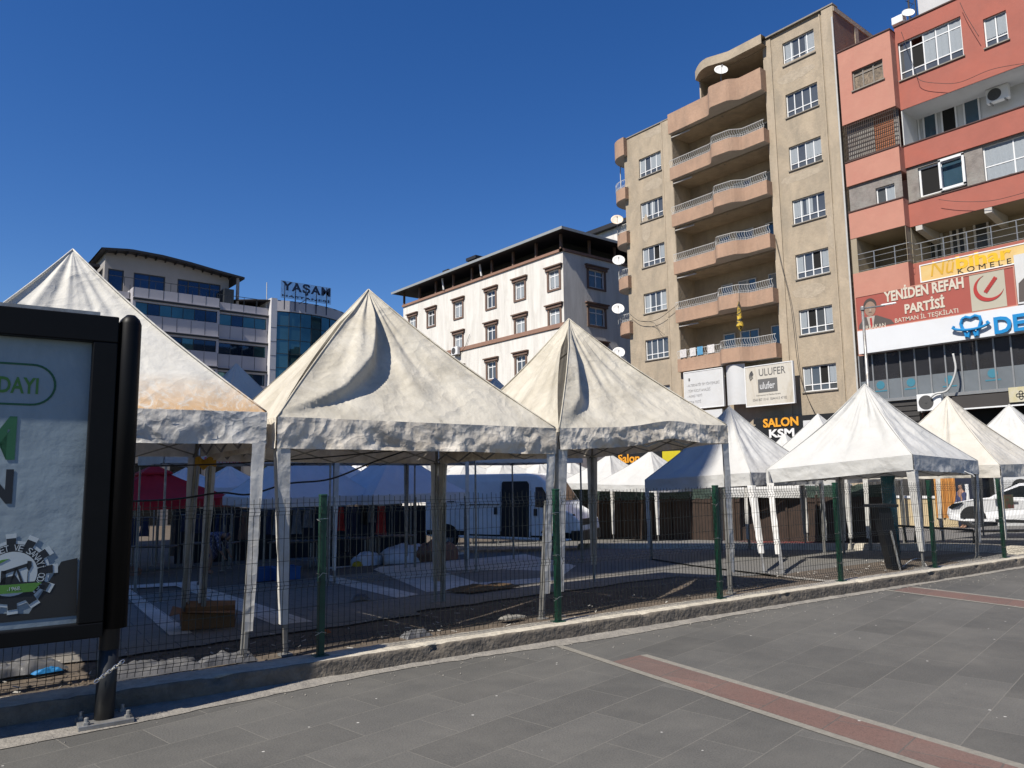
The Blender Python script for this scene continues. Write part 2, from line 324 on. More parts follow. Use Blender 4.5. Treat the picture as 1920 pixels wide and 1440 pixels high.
for i in range(len(postx)-1):
    xa, xb = postx[i]+.035, postx[i+1]-.035; b = MB(); n = int((xb-xa)/.052)
    sag = random.uniform(-.01, .01)
    for k in range(n+1):
        x = xa+(xb-xa)*k/n; r = .0028; tilt = random.uniform(-.004, .004)
        b.tube([(x+tilt*(z-.2), py_(x)-.036+foldoff(z), z+(random.uniform(-.012, .015) if z > 1.5 else 0)) for z in zs], r, 4)
    for z in hz: b.tube([(xa, py_(xa)-.033+foldoff(z), z), ((xa+xb)/2, py_((xa+xb)/2)-.033+foldoff(z), z+sag), (xb, py_(xb)-.033+foldoff(z), z)], .0026, 4)
    b.build('mesh_panel', m_wire, fence)
# ---------------------------------------------------------------- tents
def fabric(name, col, stain, amt, ss, sthr=(.42, .68), transl=.2, bump=.35):
    return M(name, col, .75, .07, 2.2, bump=bump, bscale=9, stain=stain, stain_amt=amt, sscale=ss, transl=transl, spec=.25, sthr=sthr)
f_white_old = fabric('old_white_cloth', (.74, .73, .70), (.60, .56, .47), .35, 1.6)
f_beige = fabric('beige_cloth', (.70, .655, .56), (.46, .415, .33), .85, 1.3)
f_val_dirty = fabric('soiled_valance_cloth', (.90, .83, .72), (.46, .39, .30), .8, 1.9, bump=.5)
f_white = fabric('white_cloth', (.66, .66, .645), (.54, .52, .48), .4, 1.2, bump=.2)
f_cream = fabric('cream_cloth', (.70, .67, .61), (.52, .47, .38), .5, 1.2, bump=.3)
f_sleeve = fabric('sleeve_cloth', (.72, .71, .68), (.40, .38, .34), .5, 4, bump=.4)
f_blue = fabric('bright_white_cloth', (.92, .92, .94), (.8, .8, .82), .2, 1, bump=.1)
f_red = fabric('red_cloth', (.55, .022, .03), (.25, .01, .02), .3, 1, bump=.1, transl=.08)
m_leg = M('tent_leg_steel', (.30, .30, .29), .5, .25, 10, metal=.5, stain=(.12, .09, .06), stain_amt=.5, sscale=6)
for m_, k_ in ((f_white_old, .03), (f_beige, .045), (f_white, .035), (f_cream, .04), (f_sleeve, .03), (f_blue, .02)): crease(m_, ((1.6, .5), (5.0, .3)), k_)
crease(f_val_dirty, ((2.6, .7), (7.0, .35)), .045)
def V3(p): return Vector(p)
def tent(name, label, corners, peak, mat, mval, group, val=.30, nu=14, nv=10, seed=0, sag=.10, wr=.03, fold=None, feet=None, hump=0.0, sleeve=True, frame=True, root=None, cap=None, sleeve_w=.13, sleeve_end=.3, crump=.02, val_label=None, stain=None, peakpole=True):
    """corners: four (x,y,z) eave corners, FL FR BR BL; peak (x,y,z)"""
    t = thing(name, label, 'tent', (peak[0], peak[1], yz(peak[0], peak[1])), 0, group)
    C4 = [V3(c) for c in corners]; PK = V3(peak); b = MB(); cen = sum(C4, Vector())/4
    for i in range(4):
        A, B_ = C4[i], C4[(i+1) % 4]; n = (B_-A).cross(PK-A); n.normalize()
        if n.z < 0: n = -n
        out = Vector(((A+B_)/2-cen)); out.z = 0; out.normalize()
        def fn(u, v, i=i, A=A, B_=B_, n=n, out=out):
            e = A.lerp(B_, u); s = v; p = PK.lerp(e, s)
            hip = 4*u*(1-u); edge = 1-(1-hip)**3
            p = p+Vector((0, 0, -1))*sag*math.sin(math.pi*s)*(.55+.45*hip)*(1.15-.5*s)
            p = p-out*0.02*math.sin(math.pi*s)
            a = (u+i)*3.0
            wv = .6*noise.noise(Vector((a*2.1, s*1.1, seed*7.3)))+.4*noise.noise(Vector((a*4.7, s*2.0, seed*3.1+5)))
            wv2 = abs(noise.noise(Vector((a*1.7+s*1.5, s*3.3, seed*1.7+9))))-.25
            q = s*(1-s)*4
            p = p+n*(wr*(wv*1.6*min(1, q*1.5)+wv2*.7*q))*edge
            if hump and i == 0: p = p+Vector((0, 0, 1))*hump*math.exp(-((u-.62)/.16)**2)*s**4
            if fold: p = p+fold(i, u, s, n, out)
            return p
        b.grid(fn, nu, nv)
    roof = b.build('canopy', mat, t, smooth=True)
    if nu >= 30:
        for i in range(4):
            k0 = i*(nu+1)*(nv+1); b2 = MB(); b2.tube([Vector(b.v[k0+j*(nu+1)])+Vector((0, 0, .004)) for j in range(0, nv+1, 2)], .009, 5); b2.build('hip_seam', mat, roof, smooth=True)
    # valance
    b = MB(); bot = []
    for i in range(4):
        A, B_ = C4[i], C4[(i+1) % 4]; d = (B_-A); L = d.length; out = Vector((d.y, -d.x, 0)).normalized()
        if out.dot((A+B_)/2-cen) < 0: out = -out
        def fv(u, v, i=i, A=A, B_=B_, out=out, L=L):
            e = A.lerp(B_, u); ed = min(1, min(u, 1-u)*10)
            x = u*L+i*5+seed*11
            c = noise.fractal(Vector((x*2.4, v*1.3, seed)), .8, 2.0, 4)+.6*abs(noise.noise(Vector((x*3.5+v*2.0, v*2.5-x, seed+4))))
            off = crump*c*(.25+v)*(.3+.7*ed)
            hh = hump*math.exp(-((u-.62)/.16)**2) if (hump and i == 0) else 0
            zz = e.z+hh-val*v*(1+.06*noise.noise(Vector((x*.9, 3, seed)))*ed)+(hh*.35*v)
            p = Vector((e.x, e.y, zz))+out*(.012+off)
            return p
        b.grid(fv, max(6, nu*2), 7 if nu > 12 else 4)
    b.build('valance', mval, t, smooth=True, label=val_label)
    ft = feet or [None]*4
    for i in range(4):
        c = C4[i]; f = ft[i] or (c.x, c.y); fz = (f[2] if len(f) > 2 else yz(f[0], f[1])); top = Vector((c.x, c.y, c.z-.02)); bt = Vector((f[0], f[1], fz))
        inn = (cen-c); inn.z = 0; inn.normalize(); tin = top+inn*.05; bin_ = bt+inn*.05
        b = MB(); b.tube([tin, bin_], .022, 4); b.tube([tin.lerp(bin_, .38)+inn*.03, bin_+inn*.03+Vector((0, 0, .02))], .019, 4); b.box((bin_.x, bin_.y, fz+.012), (.11, .11, .02))
        leg = b.build('leg', m_leg, t)
        if sleeve:
            b = MB(); Pn, Nx = C4[(i-1) % 4], C4[(i+1) % 4]; z1 = top.z-val+.02; Lg = (top.z-fz)
            for q in (Pn, Nx):
                dd = (q-c); dd.z = 0; dd.normalize(); oo = -inn
                def fs(u, v, dd=dd, oo=oo, q=q):
                    h_ = val*.9+(Lg-val*.9-sleeve_end)*v; cc = top.lerp(bt, h_/Lg)
                    wd = sleeve_w*(1-.45*v)*(1+.1*noise.noise(Vector((v*4, i+seed, 1))))
                    pp = cc+dd*(wd*u)+oo*.012
                    return pp+oo*.012*noise.noise(Vector((u*2, v*7+i*3, seed+q.x)))
                b.grid(fs, 4, 14)
            b.build('sleeve', f_sleeve if mat is not f_beige else f_sleeve, leg, smooth=True)
    if frame:
        b = MB()
        for i in range(4):
            A, B_ = C4[i], C4[(i+1) % 4]; inn = cen-(A+B_)/2; inn.z = 0; inn.normalize(); o_ = inn*.07
            for k in range(4):
                a = A.lerp(B_, k/4)+o_; c_ = A.lerp(B_, (k+1)/4)+o_; zt, zb = -.06, -val+.0
                b.tube([a+Vector((0, 0, zt)), c_+Vector((0, 0, zb))], .012, 4); b.tube([a+Vector((0, 0, zb)), c_+Vector((0, 0, zt))], .012, 4)
            b.tube([C4[i]+Vector((0, 0, -.08))+(cen-C4[i]).normalized()*.08, PK+Vector((0, 0, -.5)), PK+Vector((0, 0, -.05))], .014, 4)
        b.build('frame', m_leg, t)
    if cap:
        b = MB(); c0 = PK+Vector((0, 0, .03)); k = []
        for i in range(4):
            e = PK.lerp(C4[i], cap); k.append(e+Vector((0, 0, .04)))
        b.add([c0+Vector((0, 0, .02))]+k+[p+Vector((0, 0, -.06)) for p in k], [(0, 1, 2), (0, 2, 3), (0, 3, 4), (0, 4, 1)]+[(1+i, 5+i, 5+(i+1) % 4, 1+(i+1) % 4) for i in range(4)])
        b.build('vent_cap', mat, t)
    return t
# fabric of the first tent: ochre stain band above its valance (real dirt at a fixed height)
def stained(name, base, z0, z1, col):
    m = M(name, base, .75, .07, 2.2, bump=.35, bscale=9, stain=(.60, .56, .47), stain_amt=.3, sscale=1.6, transl=.13, spec=.25)
    n = m.node_tree.nodes; l = m.node_tree.links; b = n['Principled BSDF']; src = b.inputs['Base Color'].links[0].from_socket
    tc = n.new('ShaderNodeTexCoord'); sp = n.new('ShaderNodeSeparateXYZ'); l.new(tc.outputs['Object'], sp.inputs[0])
    r1 = n.new('ShaderNodeMapRange'); r1.inputs[1].default_value = z1; r1.inputs[2].default_value = z0; l.new(sp.outputs[2], r1.inputs[0])
    nz = n.new('ShaderNodeTexNoise'); nz.inputs['Scale'].default_value = 5; nz.inputs['Detail'].default_value = 12; nz.inputs['Roughness'].default_value = .8; nz.inputs['Distortion'].default_value = 2.5; l.new(tc.outputs['Object'], nz.inputs[0])
    r2 = n.new('ShaderNodeMapRange'); r2.inputs[1].default_value = .38; r2.inputs[2].default_value = .52; l.new(nz.outputs[0], r2.inputs[0])
    mu = n.new('ShaderNodeMath'); mu.operation = 'MULTIPLY'; l.new(r1.outputs[0], mu.inputs[0]); l.new(r2.outputs[0], mu.inputs[1])
    mx = n.new('ShaderNodeMix'); mx.data_type = 'RGBA'; l.new(mu.outputs[0], mx.inputs[0]); l.new(src, mx.inputs[6]); mx.inputs[7].default_value = col+(1,)
    l.new(mx.outputs[2], b.inputs['Base Color']); return m
nrm = Vector((.0906, .996, 0))
def row1(fl, fr, pkxy, pkpx, zl, zr, dep=3.0):
    FL = Vector(fl+(zl,)); FR = Vector(fr+(zr,)); n_ = nrm*dep
    return [tuple(FL), tuple(FR), tuple(FR+n_+Vector((0, 0, -.03))), tuple(FL+n_+Vector((0, 0, -.03)))], pkxy+(zat(pkxy[0], pkxy[1], pkpx),)
G1 = 'square canopy tents in the front row behind the fence'
f_gv = crease(fabric('grey_valance_cloth', (.88, .85, .79), (.55, .51, .45), .6, 2.4, bump=.5), ((2.6, .7), (7.0, .35)), .045)
c1, p1 = row1((-.27, 7.48), (2.76, 7.2), (1.25, 8.68), 468, 2.3, zat(2.76, 7.2, 773))
f_t1 = crease(stained('stained_white_cloth', (.70, .68, .63), -.0+2.30, 2.80, (.50, .27, .08)), ((1.6, .5), (5.0, .3)), .035)
tent('canopy_tent', 'greyish white canopy tent with ochre stain, half hidden behind the billboard', c1, p1, f_t1, f_gv, G1, nu=44, nv=34, seed=1, sag=.10, wr=.035, crump=.035, val=.31, feet=[None, (2.60, 7.03), (3.03, 10.5), None])
def lerp_tab(tab, s):
    for (a, b), (c, d) in zip(tab, tab[1:]):
        if s <= c: return b+(d-b)*(s-a)/(c-a)
    return tab[-1][1]
def fold2(i, u, s, n, out):
    amp = .165*math.sin(math.pi*min(1, s*1.02))**.8*min(1, s*3)
    dirv = (n*.75+Vector((-.25, -.35, .25)))
    if i == 0:
        c = lerp_tab([(0, .42), (.15, .40), (.33, .35), (.58, .30), (.83, .17), (.96, .02), (1, -.05)], s)
        if u <= c: return dirv*amp*(.55+.45*(u/max(c, .01))**1.5)
        d = (u-c)/.022
        return dirv*amp*math.exp(-d*d)-n*.035*math.exp(-((u-c-.08)/.06)**2)*amp*3
    if i == 3: return dirv*amp*.62*(u**2.2)
    return Vector()
c2, p2 = row1((2.86, 7.17), (6.18, 6.78), (4.55, 8.5), 543, 0, 0)
c2[0] = c2[0][:2]+(zat(2.86, 7.17, 781),); c2[1] = c2[1][:2]+(zat(6.18, 6.78, 803),)
c2[2] = c2[2][:2]+(c2[1][2]-.05,); c2[3] = c2[3][:2]+(c2[0][2]-.05,)
tent('canopy_tent', 'beige weathered canopy tent with a deep fold down its front, middle of the front row', c2, p2, f_beige, f_val_dirty, G1, nu=110, nv=60, seed=2, sag=.10, wr=.04, fold=fold2, crump=.045, val=.31, feet=[(2.98, 7.2), (6.05, 6.85), (6.35, 9.65), (3.16, 10.4)], val_label='crumpled grey valance')
def fold3(i, u, s, n, out):
    amp = .165*math.sin(math.pi*min(1, s))**.8*min(1, s*3)
    dirv = (n*.8+Vector((-.3, -.3, .2)))
    if i == 0:
        c = lerp_tab([(0, .16), (.2, .13), (.5, .12), (.8, .10), (1, .0)], s)
        if u <= c: return dirv*amp
        d = (u-c)/.04
        return dirv*amp*math.exp(-d*d)
    if i == 3: return dirv*amp*(u**3)
    return Vector()
c3, p3 = row1((6.24, 6.78), (9.2, 6.45), (7.75, 8.15), 598, 0, 0)
c3[0] = c3[0][:2]+(zat(6.24, 6.78, 803),); c3[1] = c3[1][:2]+(zat(9.2, 6.45, 797),)
c3[2] = c3[2][:2]+(c3[1][2]-.12,); c3[3] = c3[3][:2]+(c3[0][2]-.05,)
tent('canopy_tent', 'beige canopy tent with a lifted valance, right end of the front row', c3, p3, f_beige, f_val_dirty, G1, nu=90, nv=50, seed=3, sag=.12, wr=.045, fold=fold3, crump=.05, val=.26, hump=.07, feet=[(6.24, 6.85), (9.28, 6.5), (9.5, 9.5), (6.35, 9.6)], val_label='crumpled grey valance')
G2 = 'white canopy tents in the shade behind the front row'
def sq(cx, cy, w_, ze, rot=-5.2, d_=None, jit=0):
    c, s_ = math.cos(R(rot)), math.sin(R(rot)); h = w_/2; hd = (d_ or w_)/2
    return [(cx+x*c-y*s_, cy+x*s_+y*c, ze+random.uniform(-jit, jit)) for x, y in ((-h, -hd), (h, -hd), (h, hd), (-h, hd))]
for k, (cx, cy, pyk, lab, g_) in enumerate([(5.35, 15.7, 680, 'white canopy tent in shade with red lettering on its valance, behind the stained tent', 1), (8.5, 15.45, None, 'white canopy tent in deep shade between the lettered one and the one by the van', 1), (11.75, 15.15, 707, 'shaded white canopy tent beside the van whose tip shows between the two beige tents', 1)]):
    ze = yz(cx, cy)+2.80
    c = sq(cx, cy, 3.1, ze); tt = tent('canopy_tent', lab, c, (cx, cy, zat(cx, cy, pyk) if pyk else ze+1.7), f_white, f_white, G2, seed=20+k, val=.3, nu=24, nv=18, sleeve_w=.10, sleeve=(k == 1))
    if k == 0:
        PV = Plane(c[0], (math.cos(R(-5.2)), math.sin(R(-5.2)), 0)); ua, ub = PV.uv(382, 853)[0], PV.uv(478, 853)[0]
        text('EM YAYINLARI', PV, ua, -.295, ub, -.195, .075, M('red_ink', (.75, .03, .08), .8), tt, ex=.003, off=.012)
G3 = 'white canopy tents pitched at the right of the yard'
def rtent(cx, cy, pkpx, zc, mat, lab, seed, w_=3.0, group=G3, feet=None, det=True, rot=0, **k):
    """zc: eave heights FL FR BR BL above sea of the photo plane"""
    c = sq(cx, cy, w_, 0, rot); c = [(p[0], p[1], z) for p, z in zip(c, zc)]
    pk = (cx, cy, zat(cx, cy, pkpx) if pkpx else max(zc)+1.5)
    return tent('canopy_tent', lab, c, pk, mat, mat, group, nu=36 if det else 12, nv=28 if det else 9, seed=seed, val=.28, feet=feet, **k)
rtent(15.8, 7.6, 720, (zat(14.3, 6.1, 852), zat(17.3, 6.1, 864), 1.8, zat(14.3, 9.1, 881)), f_white, 'large clean white canopy tent with a grey soiled valance, right of the dark dustbin stand', 31, sag=.16, wr=.085, crump=.02, feet=[(14.45, 6.1), (17.3, 6.2), None, gy(1460, 1078)], sleeve_w=.15)
rtent(15.9, 11.05, 762, (zat(14.4, 9.55, 886), 1.7, 1.6, zat(14.4, 12.5, 900)), f_white, 'white canopy tent half in shadow, left of the large clean one', 32, sag=.16, wr=.08, feet=[gy(1434, 1076), None, None, (14.4, 12.5)])
rtent(20.0, 7.6, 743, (zat(18.5, 6.1, 871), 1.85, 1.8, 1.8), f_cream, 'cream canopy tent with grey wrinkled valance at the right', 33, sag=.14, wr=.08, crump=.03, feet=[(18.6, 6.15), None, None, None])
rtent(24.2, 7.6, 758, (1.85, 1.85, 1.8, 1.8), f_white, 'white canopy tent at the right edge behind the cream one', 34, sag=.12)
rtent(20.0, 11.0, 775, (1.7, 1.75, 1.7, 1.6), f_white, 'white canopy tent whose tip shows over the large clean tent by the salon sign', 35, det=False)
rtent(23.9, 14.4, 812, (1.2, 1.3, 1.3, 1.2), f_white, 'small white tent tip below the salon sign', 36, det=False, w_=3.0)
G4 = 'sunlit white canopy tents beyond the van and the hoarding'
def far_tent(px, depth, pky, eavey, lab, seed, mat=None, w_=3.0, group=G4, rot=0, **k):
    cx, cy = dpt(px, depth); ze = zat(cx, cy, eavey); return tent('canopy_tent', lab, sq(cx, cy, w_, ze, rot, jit=.04), (cx, cy, zat(cx, cy, pky)), mat or f_white, mat or f_white, group, nu=20, nv=14, seed=seed, val=.26, wr=.05, sag=.12, **k)
far_tent(1217, 30.5, 845, 908, 'sunlit white tent between the hoarding and the brown apartment block', 41, w_=3.3)
far_tent(1141, 34, 850, 906, 'sunlit white tent above the hoarding, left of its pair', 42, w_=3.4)
far_tent(1068, 38, 864, 903, 'far white tent just right of the front pole of the beige tent', 43, w_=3.4)
for k, (px, pky, lab) in enumerate([(1010, 872, 'white tent top peeking over the cab of the van'), (942, 868, 'white tent top peeking over the middle of the van roof'), (872, 869, 'white tent top peeking over the rear of the van roof'), (795, 866, 'white tent top with a pole beside it, left of the van roof')]):
    far_tent(px, 36, pky-6, 898, lab, 50+k, w_=3.3, frame=False, sleeve=False)
G5 = 'pop-up tents of the shaded stalls at the back left'
def bt(px, depth, pky, eavey, lab, seed, mat, w_=3.0, **k): return far_tent(px, depth, pky, eavey, lab, seed, mat, w_, G5, sleeve=False, **k)
bt(290, 23.5, 874, 936, 'dark red pop-up tent with a stepped vent cap over the stalls', 61, f_red, 3.7, cap=.24, crump=.01)
bt(560, 22, 826, 930, 'wide shaded white pop-up tent right of the red one', 62, f_blue, 3.2)
bt(738, 23.3, 838, 925, 'shaded white pop-up tent beside the rear of the van', 63, f_blue, 3.2)
bt(205, 30, 876, 915, 'shaded white tent peeking out left of the red one', 64, f_blue, 3.2)
bt(350, 30, 876, 915, 'shaded white tent just behind the right side of the red one', 65, f_blue, 3.0)
bt(636, 34, 860, 905, 'pointed shaded white tent in front of the dry palm', 66, f_blue, 3.0)
bt(672, 37, 866, 905, 'small shaded tent tip below the dry palm crown', 67, f_blue, 3.0)
bt(430, 33, 872, 912, 'shaded white tent at the back between red tent and wide one', 68, f_blue, 3.0)
# ---------------------------------------------------------------- hoarding with green netting
m_board = M('brown_board', (.048, .030, .022), .8, .35, 3, bump=.4, bscale=20, stain=(.025, .017, .014), stain_amt=.6, sscale=2)
m_net = M('green_netting', (.055, .085, .07), .9, .5, 14, bump=.8, bscale=30, transl=.2)
def span(pa, pb): return Vector((pa[0], pa[1], 0)), Vector((pb[0], pb[1], 0))
ha = Vector(dpt(1060, 39)+(0,)); hb = Vector(dpt(1652, 21.5)+(0,)); hd = (hb-ha); HL = hd.length; hd.normalize(); hn = Vector((-hd.y, hd.x, 0)); 
if hn.dot(ha) > 0: hn = -hn
hoard = thing('board_hoarding', 'long dark brown board hoarding topped with green netting behind the tents', 'hoarding', tuple(ha))
nb = 15
for k in range(nb):
    a = ha+hd*(HL*k/nb); b_ = ha+hd*(HL*(k+1)/nb-.05); c = (a+b_)/2; z0 = yz(c.x, c.y); top = 1.65-(935-894)/1414*(c.x*fh[0]+c.y*fh[1])
    m = MB(); ang = math.atan2(hd.y, hd.x)
    m.box((c.x, c.y, (z0+top)/2), ((b_-a).length, .04, top-z0), ang)
    for q in (.5,):
        s_ = a.lerp(b_, 0); m.box((s_.x+hn.x*.04, s_.y+hn.y*.04, (z0+top)/2), (.07, .06, top-z0+.1), ang)
    m.box((c.x+hn.x*.03, c.y+hn.y*.03, top-.12), ((b_-a).length, .03, .07), ang)
    m.build('board_panel', m_board, hoard)
m = MB()
def net(u, v):
    p = ha+hd*(HL*u); z1 = 1.65-(914-894)/1414*(p.x*fh[0]+p.y*fh[1]); z0 = 1.65-(936-894)/1414*(p.x*fh[0]+p.y*fh[1])
    w_ = .05*fbm(u*40, v*3); return (p.x+hn.x*(.02+w_), p.y+hn.y*(.02+w_), z0+(z1-z0)*v+.05*fbm(u*60, 3)*v)
m.grid(net, 160, 5); m.build('netting', m_net, hoard, smooth=True)
m = MB(); ang = math.atan2(hd.y, hd.x)
hsc = dpt(1590, 23); m.add([], [])
rails = MB()
for k in range(nb+1):
    p = ha+hd*(HL*k/nb); z1 = 1.65-(912-894)/1414*(p.x*fh[0]+p.y*fh[1]); rails.tube([(p.x, p.y, yz(p.x, p.y)), (p.x, p.y, z1)], .03, 6)
rails.build('support_posts', m_leg, hoard)
# ---------------------------------------------------------------- loft for vehicles
def loft(prof, slices, rot, loc, width_fn=None):
    """prof: (x,z) outline; slices: (t, inset). width_fn(x,z)->half width"""
    n = len(prof); cx = sum(p[0] for p in prof)/n; cz = sum(p[1] for p in prof)/n; b = MB(); vs = []
    for t, ins in slices:
        for x, z in prof:
            d = Vector((x-cx, z-cz)); L = d.length; q = max(0, 1-ins/L); X, Z = cx+d.x*q, cz+d.y*q; y = t*(width_fn(X, Z) if width_fn else 1)
            vs.append((X, y, Z))
    k = len(slices); fs = [(i*n+j, i*n+(j+1) % n, (i+1)*n+(j+1) % n, (i+1)*n+j) for i in range(k-1) for j in range(n)]
    fs += [tuple(range(n-1, -1, -1)), tuple((k-1)*n+j for j in range(n))]
    c, s_ = math.cos(rot), math.sin(rot); b.add([(loc[0]+x*c-y*s_, loc[1]+x*s_+y*c, loc[2]+z) for x, y, z in vs], fs); return b
def xf(rot, loc): 
    c, s_ = math.cos(rot), math.sin(rot); return lambda x, y, z: (loc[0]+x*c-y*s_, loc[1]+x*s_+y*c, loc[2]+z)
m_wht = M('white_car_paint', (.80, .81, .83), .25, .03, 2, spec=.5, coat=.5)
m_vwht = M('van_paint', (.92, .94, .95), .35, .06, 2, spec=.5, coat=.3, stain=(.4, .42, .43), stain_amt=.3, sscale=1.2)
m_tyre = M('tyre_rubber', (.02, .02, .021), .85, .2, 20, bump=.2)
m_rim = M('alloy_rim', (.55, .56, .58), .3, .1, 5, metal=.8)
m_blackpl = M('black_plastic', (.018, .018, .02), .5, .2, 8)
m_cglass = glass('car_glass', (.01, .012, .014), .05)
def wheel(T, x, y, z, r, root, side, spokes=5, rim=m_rim):
    c = Vector(T(x, y, z)); ax = Vector(T(x, y+side, z))-c
    b = MB(); b.lathe(c, [(r*.66, -.10), (r*.93, -.11), (r, -.06), (r, .06), (r*.93, .10), (r*.66, .085), (r*.64, 0)], ax, 32); w_ = b.build('wheel', m_tyre, root, smooth=False, weld=True)
    b = MB(); b.lathe(c, [(r*.66, .02), (r*.66, .075), (r*.60, .08), (r*.58, .04), (.02, .03), (.0001, .03)], ax, 28)
    a = ax.normalized(); u_ = a.cross(Vector((0, 0, 1))).normalized(); v_ = Vector((0, 0, 1))
    for k in range(spokes):
        for dq in (-.13, .13):
            q = 2*math.pi*k/spokes+.3+dq; d = u_*math.cos(q)+v_*math.sin(q); b.tube([c+a*.07+d*.04, c+a*.075+d*r*.6], [.03, .022], 4)
    b.lathe(c+a*.05, [(.055, 0), (.055, .035), (.001, .04)], ax, 12)
    b.build('rim', rim, w_)
    b = MB(); b.lathe(c, [(r*.57, .032), (.001, .032)], ax, 24); b.build('brake_disc', m_blackpl, w_)
    return w_
# van: x from rear (0) to nose, side +y faces camera
va = Vector(gy(1036, 1034)); vr_ = Vector(dpt(835, 27.2)+(0,)); dv = (va-vr_); dv.z = 0; dv.normalize(); vrot = math.atan2(dv.y, dv.x)
VS = -1 if Vector((math.sin(vrot), -math.cos(vrot), 0)).dot(Vector((-va.x, -va.y, 0))) > 0 else 1    # which local y faces the camera
vloc = va-dv*5.05; vloc.z = yz(va.x, va.y); T0 = xf(vrot, tuple(vloc)); side = VS
toc = Vector(T0(0, side, 0))-Vector(T0(0, 0, 0)); vloc = vloc-toc*.98; T = xf(vrot, tuple(vloc))
van = thing('panel_van', 'white high-roof panel van with its side door open, parked under the back tents', 'van', tuple(vloc), vrot)
vp = [(0, .42), (0, 1.6), (.02, 2.35), (.12, 2.5), (1.0, 2.56), (4.1, 2.56), (4.5, 2.5), (4.78, 2.3), (5.2, 1.66), (5.36, 1.42), (5.75, 1.22), (5.95, 1.02), (6.0, .75), (5.98, .4), (5.5, .33), (3, .33), (.3, .36)]
wfn = lambda x, z: (1.0-.10*max(0, (z-1.25)/1.3)-.02*max(0, (.6-z)))*(1-.11*max(0, (x-5.2)/.8)**2)
loft(vp, [(-1, .07), (-.985, .02), (-.95, 0), (.95, 0), (.985, .02), (1, .07)], vrot, tuple(vloc), wfn).build('body', m_vwht, van, bevel=.02)
def vside(pts, mat, name, off=.004, th=.012, par=None):
    b = MB(); n = len(pts); o = [T(x, side*(wfn(x, z)+off), z) for x, z in pts]; i_ = [T(x, side*(wfn(x, z)+off-th), z) for x, z in pts]
    b.add(o+i_, [tuple(range(n)), tuple(range(2*n-1, n-1, -1))]+[(i, (i+1) % n, n+(i+1) % n, n+i) for i in range(n)]); return b.build(name, mat, par or van)
vside([(3.15, .48), (4.2, .48), (4.2, 2.2), (4.12, 2.3), (3.2, 2.3), (3.15, 2.25)], m_blackpl, 'door_opening', .006)
for x0 in (4.22,): vside([(x0, .45), (x0+.03, .45), (x0+.03, 2.36), (x0, 2.36)], m_vwht, 'door_frame', .03, .04)
dsl = vside([(1.85, .5), (3.1, .5), (3.1, 2.32), (1.85, 2.32)], m_vwht, 'sliding_door', .05, .05); vside([(2.9, 1.18), (3.02, 1.18), (3.02, 1.42), (2.9, 1.42)], m_blackpl, 'door_handle', .06, .02, dsl)
vside([(1.5, 1.5), (3.1, 1.5), (3.1, 1.53), (1.5, 1.53)], m_blackpl, 'rail', .055, .02)
fd = vside([(4.3, .5), (5.2, .5), (5.22, 1.3), (5.1, 1.62), (4.72, 2.2), (4.3, 2.22)], m_vwht, 'front_door', .012, .02)
vside([(4.45, 1.45), (5.13, 1.4), (5.02, 1.62), (4.7, 2.1), (4.45, 2.1)], m_cglass, 'window', .018, .01, fd); vside([(4.4, 1.15), (4.52, 1.15), (4.52, 1.38), (4.4, 1.38)], m_blackpl, 'door_handle', .022, .02, fd)
vside([(.1, .44), (5.9, .38), (5.9, .55), (5.6, .62), (.1, .6)], m_blackpl, 'lower_trim', .004)
vside([(.95, 1.6), (1.25, 1.6), (1.25, 1.66), (.95, 1.66)], m_blackpl, 'rear_marker', .006)
arch = lambda cx_: [(cx_+.47*math.cos(a), .36+.47*math.sin(a)) for a in [math.pi*k/10 for k in range(11)]]
for cxx in (.98, 5.05): vside(arch(cxx), m_blackpl, 'wheel_arch', .008)
for cxx in (.98, 5.05): wheel(T, cxx, side*.86, .34, .34, van, side, 8, m_rim)
b = MB(); b.add([T(4.80, -.80, 2.26), T(4.80, .80, 2.26), T(5.22, .86, 1.62), T(5.22, -.86, 1.62)], [(0, 1, 2, 3)]); b.v = [(p[0]+dv.x*.02, p[1]+dv.y*.02, p[2]+.012) for p in b.v]; b.build('windscreen', m_cglass, van)
b = MB(); b.add([T(5.93, s_*.6, .78) for s_ in (-1, 1)]+[T(5.9, s_*.6, 1.05) for s_ in (1, -1)], [(0, 1, 2, 3)]); b.v = [(p[0]+dv.x*.06, p[1]+dv.y*.06, p[2]) for p in b.v]; b.build('grille', m_blackpl, van)
b = MB(); b.box((0, 0, 0), (.34, 1.9, .34), vrot); b.v = [(v[0]+T(5.86, 0, .52)[0], v[1]+T(5.86, 0, .52)[1], v[2]+T(5.86, 0, .52)[2]) for v in b.v]; b.build('bumper', m_blackpl, van, bevel=.05)
for s_ in (-1, 1):
    b = MB(); q = T(5.60, s_*.84, 1.12); b.box(q, (.42, .16, .2), vrot); b.build('headlight', m_cglass, van, bevel=.03)
b = MB(); q = T(5.05, side*1.12, 1.55); b.box(q, (.12, .22, .38), vrot); b.build('mirror', m_blackpl, van, bevel=.03)
